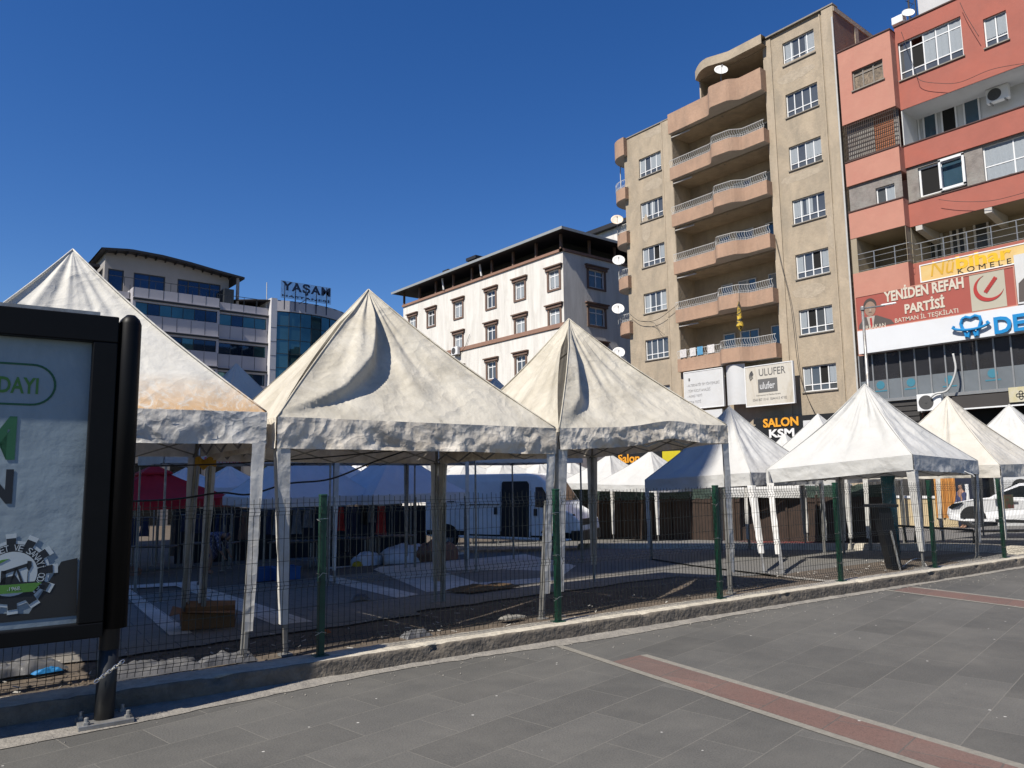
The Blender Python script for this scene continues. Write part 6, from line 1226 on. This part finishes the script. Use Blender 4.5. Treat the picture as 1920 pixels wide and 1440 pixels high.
# --- street side at the right, beyond the tents
m_cream_w = M('cream_wall', (.55, .44, .27), .9, .1, 1); m_navy = M('navy_shopfront', (.015, .02, .04), .5, .2, 2); m_tarp = M('orange_tarpaulin', (.55, .26, .07), .8, .2, 3, bump=.3)
PX_ = Plane((34.5, 20, 0), (0, -1, 0)); XU = lambda px, py: PX_.uv(px, py)
t = thing('cream_street_wall', 'low cream wall across the street behind the right hand tents', 'wall', (34.5, 14, -1)); u0, u1 = XU(1640, 930)[0], XU(1772, 930)[0]
b = MB(); b.pbox(PX_, u0, -1.2, u1, XU(1700, 934)[1], -.3, 0); b.build('wall', m_cream_w, t); b = MB(); b.pbox(PX_, u0-.1, XU(1700, 934)[1], u1+.1, XU(1700, 934)[1]+.1, -.35, .05); b.build('coping', m_whl, t)
t = thing('navy_kiosk', 'dark navy kiosk front with a pale pole behind the bonnet of the white car', 'kiosk', PX_.pt(XU(1820, 950)[0], -1, 1)); a0_, a1_ = XU(1811, 930)[0], XU(1850, 930)[0]; b = MB(); b.pbox(PX_, a0_, -1, a1_, 2.2, -.4, 1.0); b.build('front', m_navy, t); b = MB(); b.pbox(PX_, (a0_+a1_)/2, -1, (a0_+a1_)/2+.12, 1.2, 1.01, 1.06); b.build('pole', m_whl, t)
t = thing('orange_awning_stall', 'orange and cream stall with hanging cloths beyond the cream tent', 'stall', PX_.pt(XU(1785, 940)[0], -1, .6)); a0_, a1_ = XU(1764, 930)[0], XU(1808, 930)[0]; b = MB(); b.grid(lambda u, v: PX_.pt(a0_+(a1_-a0_)*u, -.2+2.6*v, .6+.08*math.sin(u*22)), 40, 3); b.build('cloth', m_tarp, t); b = MB(); b.pbox(PX_, a0_, -1, a1_, -.2, .2, .6); b.build('counter', m_cream_w, t)
mrk = thing('white_shop_front', 'white shop front with dark round dish above the car roof at the right edge', 'shop', PX_.pt(XU(1900, 930)[0], -1, 0)); a0_ = XU(1868, 930)[0]; b = MB(); b.pbox(PX_, a0_, -1, a0_+5, 2.3, -.4, .1); b.build('front', m_wi, mrk)
b = MB(); c = XU(1917, 912); b.lathe(PX_.pt(c[0], c[1], .1), [(.3, 0), (.3, .1), (.001, .12)], tuple(PX_.N), 16); b.build('round_vent', m_blackpl, mrk)
pv = MB(); pv.add([(26, -10, yz(26, 0)+.01), (34, -10, yz(34, 0)+.01), (34, 20, yz(34, 20)+.01), (26, 20, yz(26, 20)+.01)], []); 
m_road = M('street_asphalt', (.16, .155, .15), .9, .15, 4, bump=.3)
g = MB(); g.grid(lambda u, v: (19+15.5*u, 2.5+17*v, yz(19+15.5*u, 2.5+17*v)+.02), 4, 20); g.build('street', m_road, kind='structure')
g = MB(); g.grid(lambda u, v: (18.6+.35*u, 3.4+16*v, yz(18.6, 3.4+16*v)+.16*(1 if .05 < u < .95 else 0)), 6, 20); g.build('street_kerb', m_conc, kind='structure')
# street lamp
lx_, ly_ = dpt(1632, 31); lt = zat(lx_, ly_, 574); t = thing('street_lamp', 'slim grey street lamp with a white LED head in front of the red party sign', 'street lamp', (lx_, ly_, yz(lx_, ly_))); b = MB(); b.tube([(lx_, ly_, yz(lx_, ly_)), (lx_, ly_, lt)], [.09, .055], 10); b.build('pole', m_zinc, t, smooth=True)
d = Vector((rh[0], rh[1], .12)).normalized(); a = Vector((lx_, ly_, lt-.1)); e = a+d*.95
b = MB(); b.tube([a, e], .035, 8); b.lathe((lx_, ly_, lt-.18), [(.09, 0), (.09, .12), (.07, .16)], n=12); arm = b.build('arm', m_zinc, t)
b = MB(); b.add([e+d*x_+Vector((-d.y, d.x, 0))*y_+Vector((0, 0, z_)) for x_, y_, z_ in ((-.15, -.08, .0), (.45, -.13, .02), (.45, .13, .02), (-.15, .08, .0), (-.15, -.06, .07), (.42, -.1, .08), (.42, .1, .08), (-.15, .06, .07))], [(3, 2, 1, 0), (4, 5, 6, 7), (0, 1, 5, 4), (1, 2, 6, 5), (2, 3, 7, 6), (3, 0, 4, 7)]); b.build('lamp_head', m_upvc, arm, bevel=.015)
# --- black dustbin stand between the right hand tents and the fence
x, y, z = gy(1660, 1085); x, y = dpt(1662, 13.6); z = yz(x, y); zt_ = zat(x, y, 946)
t = thing('black_bin_stand', 'leaning black steel bin stand with a wide flat top, behind the fence', 'bin stand', (x, y, z)); rv = Vector((rh[0], rh[1], 0)); b = MB(); zb_ = zt_-.06
off = lambda a, f: Vector((x, y, 0))+rv*(a-.14*f)
b.add([tuple(off(a, f))[:2]+(zz,) for a, f, zz in ((-.08, 0, z), (.09, 0, z), (.10, 1, zb_), (-.13, 1, zb_))]+[tuple(off(a, f)+Vector((fh[0], fh[1], 0))*.25)[:2]+(zz,) for a, f, zz in ((-.08, 0, z), (.09, 0, z), (.10, 1, zb_), (-.13, 1, zb_))], [(0, 1, 2, 3), (7, 6, 5, 4), (0, 3, 7, 4), (1, 5, 6, 2), (3, 2, 6, 7)]); b.build('body', M('black_steel', (.006, .0065, .009), .4, .3, 3, spec=.3), t)
b = MB(); c = off(-.02, 1); b.box((c.x+fh[0]*.12, c.y+fh[1]*.12, zt_-.02), (.46, .36, .05), math.atan2(rh[1], rh[0])); b.build('flat_top', MATS['black_steel'], t)
b = MB(); b.tube([tuple(off(.03, 0)-Vector((fh[0], fh[1], 0))*.03)[:2]+(z,), tuple(off(.0, .6)-Vector((fh[0], fh[1], 0))*.03)[:2]+(z+.6*(zt_-z),)], .02, 6); b.build('steel_bar', m_zinc, t)
x, y = dpt(1656, 17); t = thing('teal_banner_pole', 'pole wrapped in teal reflective film standing behind the bin stand', 'pole', (x, y, yz(x, y))); b = MB(); b.tube([(x, y, yz(x, y)), (x, y, 1.6)], .15, 12); b.build('wrapped_pole', M('teal_film', (.03, .12, .14), .25, .6, 8, bump=.8, bscale=10, stain=(.4, .5, .5), stain_amt=.8, sscale=7, sthr=(.58, .64)), t, smooth=True)
x, y = dpt(1690, 19.5); t = thing('street_barrier', 'low dark tubular street barrier beside the bin stand', 'barrier', (x, y, yz(x, y))); b = MB(); z = yz(x, y); p = lambda a, h: (x+rh[0]*a, y+rh[1]*a, z+h); b.tube([p(-.5, 0), p(-.5, .55), p(1.6, .4), p(1.6, 0)], .03, 6); b.tube([p(-.15, .5), p(-.1, 0), p(.1, 0), p(.15, .5)], .03, 6); b.build('tube', m_blackpl, t)
# --- small square notice tied to the fence at the right
PF = Plane((12.95, py_(12.95)-.06, 0), tuple(Vector((1, -.0995, 0)).normalized())); a = PF.uv(1882, 928); c_ = PF.uv(1901, 953); t = thing('small_notice_plate', 'small square rust and olive notice plate tied to the fence before the white car', 'notice plate', PF.pt(a[0], c_[1], 0)); b = MB(); b.pbox(PF, a[0], c_[1], c_[0], a[1], -.004, .006); b.build('plate', M('printed_plate', (.13, .12, .05), .6, .5, 14, stain=(.3, .05, .03), stain_amt=.9, sscale=9, sthr=(.5, .55)), t)
# --- yard clutter
m_card = M('cardboard', (.24, .115, .045), .9, .2, 4, bump=.2); m_plas = M('white_plastic_sheet', (.13, .13, .135), .35, .15, 5, bump=.6, bscale=9, transl=.1); m_bluep = M('blue_plastic', (.02, .10, .32), .5, .2, 4)
bx = gy(392, 1178); t = thing('cardboard_box', 'open brown cardboard box lying on the paving behind the first tent leg', 'box', bx, R(-20)); Mx = rootm(t)
def lb(mb_, pts, fs): return mb_.add([tuple(Mx @ Vector(p)) for p in pts], fs)
b = MB()
def boxwall(p, q, flare, h=.2, th=.006):
    p, q = Vector(p), Vector(q); d = (q-p); o = Vector((d.y, -d.x, 0)).normalized(); a_ = [p, q, q+o*flare+Vector((0, 0, h)), p+o*flare+Vector((0, 0, h))]
    lb(b, a_+[v+o*th for v in a_], [(0, 1, 2, 3), (7, 6, 5, 4), (0, 4, 5, 1), (2, 6, 7, 3), (1, 5, 6, 2), (0, 3, 7, 4)])
cs4 = [(-.3, -.2, .03), (.3, -.2, .03), (.3, .2, .03), (-.3, .2, .03)]
for k in range(4): boxwall(cs4[k], cs4[(k+1) % 4], .03)
lb(b, cs4, [(0, 1, 2, 3)]); b.build('carton', m_card, t)
for k in (0, 2, 3):
    b = MB(); p, q = Vector(cs4[k]), Vector(cs4[(k+1) % 4]); d = q-p; o = Vector((d.y, -d.x, 0)).normalized(); up = Vector((0, 0, .2)); a_ = [p+o*.034+up, q+o*.034+up, q+o*(.15 if k else .1)+up*(1.35 if k == 2 else .9), p+o*.15+up*1.2]; lb(b, a_+[v+Vector((0, 0, .005)) for v in a_], [(0, 1, 2, 3), (7, 6, 5, 4), (0, 4, 5, 1), (1, 5, 6, 2), (2, 6, 7, 3), (3, 7, 4, 0)]); b.build('flap', m_card, t)
b = MB(); lb(b, [(-.42, -.45, .02), (.5, -.5, .02), (.55, -.28, .02), (-.3, -.26, .02)], [(0, 1, 2, 3)]); b.build('loose_flap', m_card, t)
def sheetblob(px, py, wx, wy, hh, rot, mat, label, seed, cat='plastic sheet', name='plastic_sheet'):
    p = gy(px, py) if not isinstance(px, tuple) else px; b = MB(); c, s_ = math.cos(rot), math.sin(rot)
    def fn(u, v):
        a, d = u*2-1, v*2-1; rr_ = math.sqrt(a*a+d*d); e = 1-.35*abs(noise.noise(Vector((math.atan2(d, a)*1.3, seed, 0)))); X = a*wx*e; Y = d*wy*e; edge = max(0, 1-max(abs(a), abs(d))**4)
        h = hh*edge*(.6+.45*noise.fractal(Vector((a*1.6, d*1.6, seed)), 1.1, 2.1, 3))+hh*.25*edge*abs(noise.noise(Vector((a*6, d*6, seed))))
        x, y = p[0]+X*c-Y*s_, p[1]+X*s_+Y*c; return (x, y, yz(x, y)+.035+max(0, h))
    b.grid(fn, 34, 24); return tag(b.build(name, mat, None, smooth=True), label, cat)
sheetblob(285, 1268, .42, .20, .13, R(-5), m_plas, 'large crumpled white plastic sheet with printed marks behind the billboard post', 1)
sheetblob(425, 1250, .26, .10, .12, R(-10), m_plas, 'small crumpled clear plastic wrap at the kerb beside the first tent leg', 2)
sheetblob(40, 1268, .34, .2, .15, R(5), m_plas, 'white plastic bag under the billboard by the kerb', 3)
sheetblob(88, 1268, .12, .05, .05, R(10), M('blue_plastic_bag', (.02, .16, .38), .4, .2, 6), 'flat bright blue plastic bag on the dirt under the billboard', 4, 'plastic bag', 'plastic_bag')
sheetblob(780, 1200, .16, .08, .09, 0, m_plas, 'white stone-like crumpled bag against the kerb in the middle of the fence', 5)
sheetblob(675, 1128, .14, .1, .1, 0, m_plas, 'white scrap of packaging on the dirt behind the green post', 6)
sheetblob(960, 1165, .16, .07, .05, 0, M('grey_scrap', (.2, .19, .17), .9, .2, 6), 'grey flat scrap lying on the dirt near the second green post', 7, 'scrap', 'scrap')
sheetblob(610, 1193, .05, .05, .05, 0, M('orange_scrap', (.4, .12, .04), .8, .2, 6), 'small orange scrap on the dirt at the first green post', 8, 'scrap', 'scrap')
sheetblob(905, 1108, .55, .35, .10, 0, M('dry_straw', (.16, .10, .05), 1.0, .5, 30, bump=1, bscale=60), 'brown heap of dry straw on the edge of the paving', 9, 'straw heap', 'straw_heap')
sheetblob(330, 1330, .35, .06, .10, R(-5), M('old_rope_pile', (.05, .04, .035), .9, .4, 20, bump=1, bscale=40), 'dark coil of netting on the dirt by the billboard post', 10, 'netting', 'netting_heap') if False else None
# pebbles and dirt clods, one mass
rnd = random.Random(4); b = MB()
for _ in range(2600):
    x = rnd.uniform(-1.5, 17); j = rnd.random()**.8*2.4 if x < 11 else rnd.random()*1.0; y = yb(x)+.05+j; r_ = rnd.uniform(.004, .022)*(1.6 if rnd.random() < .05 else 1); z = yz(x, y)+r_*.3-.004
    vs = [(x+r_*rnd.uniform(.7, 1.3)*d_[0], y+r_*rnd.uniform(.7, 1.3)*d_[1], z+r_*.6*d_[2]) for d_ in ((1, 0, 0), (0, 1, 0), (-1, 0, 0), (0, -1, 0), (0, 0, 1))]; b.add(vs, [(0, 1, 4), (1, 2, 4), (2, 3, 4), (3, 0, 4)])
b.build('dirt_clods', m_dirt, kind='stuff')
b = MB()
for _ in range(260):
    x = rnd.uniform(.2, 16); y = rnd.uniform(yb(x)+.05, yb(x)+2.2); l_ = rnd.uniform(.02, .09); a = rnd.uniform(0, 3.14); z = yz(x, y)+.03; b.quad((x, y, z), (x+l_*math.cos(a), y+l_*math.sin(a), z+rnd.uniform(0, .02)), (x+l_*math.cos(a)+.02, y+l_*math.sin(a)+.03, z+.01), (x+.02, y+.03, z))
b.build('litter_scraps', M('paper_litter', (.42, .40, .36), .9, .3, 20), kind='stuff')
b = MB()
for _ in range(500):
    x = rnd.uniform(-1, 14); y = yf(x)-.04-rnd.random()**2*.5; r_ = rnd.uniform(.003, .011); b.add([(x+r_, y, .004), (x, y+r_, .004), (x-r_, y, .004), (x, y-r_, .004), (x, y, .004+r_)], [(0, 1, 4), (1, 2, 4), (2, 3, 4), (3, 0, 4)])
b.build('kerb_gravel', m_mortar, kind='stuff')
# stall goods at the back left
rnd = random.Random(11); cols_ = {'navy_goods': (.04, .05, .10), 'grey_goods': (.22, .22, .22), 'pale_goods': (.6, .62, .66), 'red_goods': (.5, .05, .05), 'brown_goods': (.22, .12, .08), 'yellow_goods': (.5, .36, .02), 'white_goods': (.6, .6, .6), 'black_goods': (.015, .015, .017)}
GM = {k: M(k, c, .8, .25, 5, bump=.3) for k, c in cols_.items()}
def stall(px0, px1, depth, label, seed):
    x0, y0 = dpt(px0, depth); x1, y1 = dpt(px1, depth); z = (yz(x0, y0)+yz(x1, y1))/2; a = Vector((x0, y0, z)); c = Vector((x1, y1, z)); d = (c-a); L = d.length; d.normalize(); n_ = Vector((fh[0], fh[1], 0)); t = thing('market_table', label, 'market table', tuple((a+c)/2), 0, 'trestle tables of the shaded stalls'); ang = math.atan2(d.y, d.x)
    b = MB(); m_ = (a+c)/2+n_*.4; b.box((m_.x, m_.y, z+.72), (L, .8, .035), ang); b.build('table_top', M('table_board', (.12, .10, .09), .8, .2, 4), t)
    for q in (.06, .94):
        for s_ in (.06, .74):
            b = MB(); p = a+d*L*q+n_*s_; b.box((p.x, p.y, z+.35), (.04, .04, .70), ang); b.build('leg', m_leg, t)
    return a, d, L, n_, z, ang
def pile(name, label, p, sz, mat, seed, cat): 
    b = MB(); 
    def fn(u, v):
        th, ph = u*2*math.pi, v*math.pi/2; r_ = 1+.35*noise.noise(Vector((math.cos(th)*1.5, math.sin(th)*1.5, seed+v*2))); return (p[0]+sz[0]*r_*math.cos(th)*math.cos(ph)**.6, p[1]+sz[1]*r_*math.sin(th)*math.cos(ph)**.6, p[2]+sz[2]*(math.sin(ph)**.8)*(1+.25*noise.noise(Vector((u*8, v*6, seed)))))
    b.grid(fn, 24, 10); return tag(b.build(name, mat, None, smooth=True), label, cat)
stall(232, 330, 25, 'long market table in deep shade under the red tent', 1); stall(345, 440, 25.5, 'market table behind the bent person', 2); stall(505, 590, 22, 'low pale-topped market table right of the white tent leg', 3); stall(610, 690, 22.6, 'market table piled with goods behind the green post', 4); stall(700, 775, 23.5, 'market table beside the rear of the van', 5)
gi = [(612, 22.3, 990, .28, 'grey_goods', 'bundle', 'grey cloth bundle on the ground right of the green post'), (640, 21.8, 1035, .5, 'black_goods', 'sack', 'dark rounded sack on the ground between the stalls'), (690, 21.8, 1030, .45, 'pale_goods', 'bag', 'pale blue plastic bag hanging over the dark sack'), (672, 21.4, 1037, .16, 'yellow_goods', 'box', 'bright yellow small box at the foot of the stall'),
      (765, 22.5, 1020, .95, 'pale_goods', 'tarpaulin', 'long pale tarpaulin heap beside the van rear'), (815, 22.6, 1027, .7, 'brown_goods', 'sack', 'row of brown sacks beside the rear wheel of the van'), (630, 22, 1045, .30, 'white_goods', 'scrap', 'white tangled scraps on the edge of the paving'), (255, 22.4, 1052, .3, 'brown_goods', 'basket', 'small brown basket left under the red tent'), (738, 23.0, 1015, .4, 'black_goods', 'crate', 'black crate by the van rear')]
for k, (px, dep, py, sz, mt, nm, lab) in enumerate(gi):
    x, y = dpt(px, dep); pile({'bundle': 'cloth_bundle', 'bag': 'plastic_bag', 'box': 'small_box'}.get(nm, nm if nm != 'scrap' else 'scrap_pile'), lab, (x, y, yz(x, y)), (sz, sz*.6, sz*(.75 if nm not in ('tarpaulin', 'scrap') else .5)), GM[mt], k*3.3, nm)
# hanging goods: racks with garments
def rack(px0, px1, depth, label, seed, mats):
    rn = random.Random(seed); x0, y0 = dpt(px0, depth); x1, y1 = dpt(px1, depth); z = yz(x0, y0); a = Vector((x0, y0, z)); c = Vector((x1, y1, z)); d = (c-a); L = d.length; d.normalize(); t = thing('clothes_rack', label, 'clothes rack', tuple(a), 0, 'racks of hanging goods in the stalls'); b = MB(); b.tube([a, a+Vector((0, 0, 1.75)), c+Vector((0, 0, 1.75)), c], .02, 5); b.build('rack_frame', m_leg, t); s_ = .1
    while s_ < L-.15:
        w_ = rn.uniform(.18, .38); h_ = rn.uniform(.5, 1.0); b = MB(); p = a+d*s_+Vector((0, 0, 1.72)); b.grid(lambda u, v: p+d*(w_*(u-.5)*(.75+.4*v))*1+Vector((0, 0, -h_*v))+Vector((fh[0], fh[1], 0))*.03*math.sin(u*9+v*3), 6, 5); b.build('garment', GM[rn.choice(mats)], t); s_ += w_+rn.uniform(.0, .08)
rack(604, 650, 24.5, 'rack of pale and red packets behind the green post', 1, ['white_goods', 'red_goods', 'grey_goods']); rack(655, 735, 24.8, 'rack of dark and pale garments in the middle stall', 2, ['navy_goods', 'grey_goods', 'black_goods', 'pale_goods', 'red_goods']); rack(500, 590, 25, 'rack of dark garments behind the wide tent', 3, ['black_goods', 'navy_goods', 'grey_goods']); rack(345, 440, 27, 'rack of black garments under the red tent', 4, ['black_goods', 'navy_goods']); rack(232, 300, 27, 'rack of blue garments at the left under the red tent', 5, ['navy_goods', 'pale_goods', 'black_goods']); rack(455, 500, 25.5, 'rack of yellow and brown cloths right of the red tent', 6, ['yellow_goods', 'brown_goods', 'yellow_goods'])
# dark screens behind the stalls
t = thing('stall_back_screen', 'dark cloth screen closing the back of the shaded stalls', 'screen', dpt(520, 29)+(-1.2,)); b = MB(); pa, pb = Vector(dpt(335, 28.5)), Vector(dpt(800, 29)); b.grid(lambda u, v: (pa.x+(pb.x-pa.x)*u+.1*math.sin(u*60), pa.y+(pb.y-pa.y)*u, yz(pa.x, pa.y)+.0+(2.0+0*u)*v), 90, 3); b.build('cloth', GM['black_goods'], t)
# blue crates and steel jack by the first stall
for px, lab in ((500, 'blue plastic crate left of the white tent leg'), (540, 'blue plastic crate right of the white tent leg')):
    x, y = dpt(px, 17.5); z = yz(x, y); t = thing('plastic_crate', lab, 'crate', (x, y, z), R(-10), 'blue plastic crates'); b = MB()
    for q in ((0, -.19, .16, .55, .02, .28), (0, .19, .16, .55, .02, .28), (-.27, 0, .16, .02, .38, .28), (.27, 0, .16, .02, .38, .28), (0, 0, .03, .55, .38, .02), (0, -.2, .29, .58, .03, .03), (0, .2, .29, .58, .03, .03)):
        b.box((x+q[0], y+q[1], z+q[2]), q[3:])
    b.build('shell', m_bluep, t)
# bent person in patterned clothes
def figure(px, depth, label, pose, mats, patt=None, face=1):
    x, y = dpt(px, depth); z = yz(x, y); t = thing('person', label, 'person', (x, y, z)); r_ = Vector((rh[0], rh[1], 0))*face; f_ = Vector((fh[0], fh[1], 0)); up = Vector((0, 0, 1)); P0 = Vector((x, y, z))
    def q(a, b_, c): return P0+r_*a+f_*b_+up*c
    def skin(name, joints, edges, mat, par):
        me = bpy.data.meshes.new(name); me.from_pydata([tuple(q(*j[0])) for j in joints], edges, []); o = link(bpy.data.objects.new(name, me)); m_ = o.modifiers.new('s', 'SKIN'); sv = me.skin_vertices[0].data
        for i, j in enumerate(joints): sv[i].radius = (j[1], j[1]*(j[2] if len(j) > 2 else 1))
        sv[0].use_root = True; o.modifiers.new('d', 'SUBSURF').levels = 2; bpy.context.view_layer.update(); me2 = bpy.data.meshes.new_from_object(o.evaluated_get(bpy.context.evaluated_depsgraph_get())); o.modifiers.clear(); o.data = me2; bpy.data.meshes.remove(me); me2.name = name; me2.materials.clear(); me2.materials.append(mat); me2.shade_smooth(); me2.transform(rootm(par).inverted()); o.parent = par; o.name = name; return o
    return t, q, skin
m_skin = M('skin', (.36, .20, .13), .6, .08, 6); m_flow = M('flower_print_cloth', (.05, .05, .11), .85, .3, 8, stain=(.32, .30, .38), stain_amt=.9, sscale=16, sthr=(.52, .58), bump=.3); m_dkc = M('dark_trousers', (.03, .03, .035), .9, .2, 6); m_scarf = M('headscarf_cloth', (.07, .06, .10), .8, .2, 6)
t, q, sk_ = figure(402, 21.3, 'person bending forward in a dark flower-print dress and headscarf under the red tent', None, None)
body = sk_('body', [((0, 0, .86), .15), ((.02, 0, 1.02), .15), ((.22, 0, 1.10), .14), ((.36, 0, 1.03), .08), ((.47, 0, .97), .085), ((.52, 0, .93), .07), ((-.02, -.10, .80), .10), ((.06, -.12, .45), .065), ((-.02, -.12, .07), .045), ((.12, -.13, .03), .035), ((-.02, .10, .80), .10), ((.0, .12, .45), .065), ((-.1, .12, .07), .045), ((.04, .13, .03), .035), ((.26, -.19, 1.0), .055), ((.30, -.22, .72), .042), ((.42, -.18, .50), .03), ((.26, .19, 1.0), .055), ((.34, .2, .74), .042), ((.46, .14, .52), .03)],
           [(0, 1), (1, 2), (2, 3), (3, 4), (4, 5), (0, 6), (6, 7), (7, 8), (8, 9), (0, 10), (10, 11), (11, 12), (12, 13), (2, 14), (14, 15), (15, 16), (2, 17), (17, 18), (18, 19)], m_skin, t)
for s_ in (-1, 1):
    base = (.42+.0 if s_ < 0 else .46, -.18 if s_ < 0 else .14, .50 if s_ < 0 else .52)
    sk_('hand', [((base[0], base[1], base[2]), .032, .6), ((base[0]+.04, base[1], base[2]-.05), .036, .5)]+[((base[0]+.05+.01*k, base[1]-.03+.02*k, base[2]-.11-.006*(k % 2)), .009) for k in range(4)]+[((base[0]+.0, base[1]+.03, base[2]-.08), .010)], [(0, 1)]+[(1, 2+k) for k in range(5)], m_skin, body)
sk_('dress', [((0, 0, .84), .19), ((.02, 0, 1.03), .185), ((.22, 0, 1.11), .17), ((.31, 0, 1.06), .10), ((-.02, 0, .60), .21), ((-.02, 0, .34), .22), ((.26, -.18, 1.0), .075), ((.30, -.22, .74), .06), ((.36, -.20, .62), .055), ((.26, .18, 1.0), .075), ((.33, .2, .76), .06), ((.40, .17, .64), .055)], [(0, 1), (1, 2), (2, 3), (0, 4), (4, 5), (2, 6), (6, 7), (7, 8), (2, 9), (9, 10), (10, 11)], m_flow, body)
sk_('headscarf', [((.33, 0, 1.04), .10), ((.44, 0, 1.02), .115), ((.50, 0, .99), .10), ((.36, 0, .95), .09)], [(0, 1), (1, 2), (0, 3)], m_scarf, body)
# person at the orange stall by the street
t, q, sk_ = figure(1790, 30, 'person in a dark blue jacket standing at the orange stall beyond the tents', None, None, face=-1)
body = sk_('body', [((0, 0, .95), .14), ((0, 0, 1.2), .15), ((0, 0, 1.42), .12), ((.0, 0, 1.52), .055), ((.02, 0, 1.60), .085), ((.02, 0, 1.70), .08), ((0, -.1, .85), .09), ((.02, -.11, .48), .062), ((0, -.11, .08), .045), ((.12, -.11, .03), .035), ((0, .1, .85), .09), ((.0, .11, .48), .062), ((-.03, .11, .08), .045), ((.1, .11, .03), .035), ((0, -.2, 1.38), .055), ((.05, -.25, 1.1), .045), ((.2, -.22, .98), .03), ((0, .2, 1.38), .055), ((.03, .25, 1.1), .045), ((.15, .24, .9), .03)],
           [(0, 1), (1, 2), (2, 3), (3, 4), (4, 5), (0, 6), (6, 7), (7, 8), (8, 9), (0, 10), (10, 11), (11, 12), (12, 13), (2, 14), (14, 15), (15, 16), (2, 17), (17, 18), (18, 19)], m_skin, t)
sk_('jacket', [((0, 0, .92), .165), ((0, 0, 1.2), .175), ((0, 0, 1.43), .14), ((0, -.2, 1.38), .075), ((.05, -.25, 1.1), .062), ((.17, -.23, 1.0), .05), ((0, .2, 1.38), .075), ((.03, .25, 1.1), .062), ((.12, .245, .96), .05)], [(0, 1), (1, 2), (2, 3), (3, 4), (4, 5), (2, 6), (6, 7), (7, 8)], M('blue_jacket', (.05, .06, .14), .8, .2, 5), body)
sk_('trousers', [((0, 0, .92), .155), ((0, -.1, .84), .105), ((.02, -.11, .48), .078), ((0, -.11, .12), .06), ((0, .1, .84), .105), ((0, .11, .48), .078), ((-.03, .11, .12), .06)], [(0, 1), (1, 2), (2, 3), (0, 4), (4, 5), (5, 6)], m_dkc, body)
sk_('hair', [((-.02, 0, 1.66), .085), ((.0, 0, 1.74), .08)], [(0, 1)], m_hair, body)
# overhead cables between the tents
def pz(px, py, dep): x, y = dpt(px, dep); return (x, y, zat(x, y, py))
cable('black and silver cable strung low behind the front tents, lit where the sun catches it', [pz(215, 941, 9.6), pz(330, 936, 9.6), pz(415, 924, 9.7), pz(470, 927, 9.8), pz(540, 907, 9.9), pz(620, 898, 10.2), pz(700, 866, 10.5), pz(760, 845, 10.8)], .012)
cable('black cable hanging just under the valances of the two left tents', [pz(215, 874, 8.9), pz(330, 873, 9.0), pz(470, 867, 9.2), pz(600, 858, 9.5), pz(780, 841, 9.8), pz(840, 838, 9.9)], .009)
cable('thin white wire lying diagonal on the ground at the right tents', [gy(1692, 1052, .1), gy(1710, 1040, .1), gy(1725, 1020, .3), gy(1738, 1005, .6)], .012, m_rail)
cable('short white rope end hanging from the valance of the clean white tent', [pz(1800, 884, 12.6), pz(1808, 888, 12.6), pz(1814, 890, 12.6), pz(1817, 894, 12.6)], .014, m_rail)
x, y, z = pz(382, 853, 9.4); b = MB(); b.grid(lambda u, v: (x+.28*u*.9-.1, y-.02*math.sin(u*8), z-.04-.13*v*(1-.5*abs(u-.4))+.02*math.sin(u*11)), 12, 5); tag(b.build('yellow_cloth', M('ochre_cloth', (.45, .26, .03), .8, .2, 6), None), 'small ochre yellow cloth tucked above the first inner tent pole', 'cloth')
print('objects', len(bpy.data.objects))
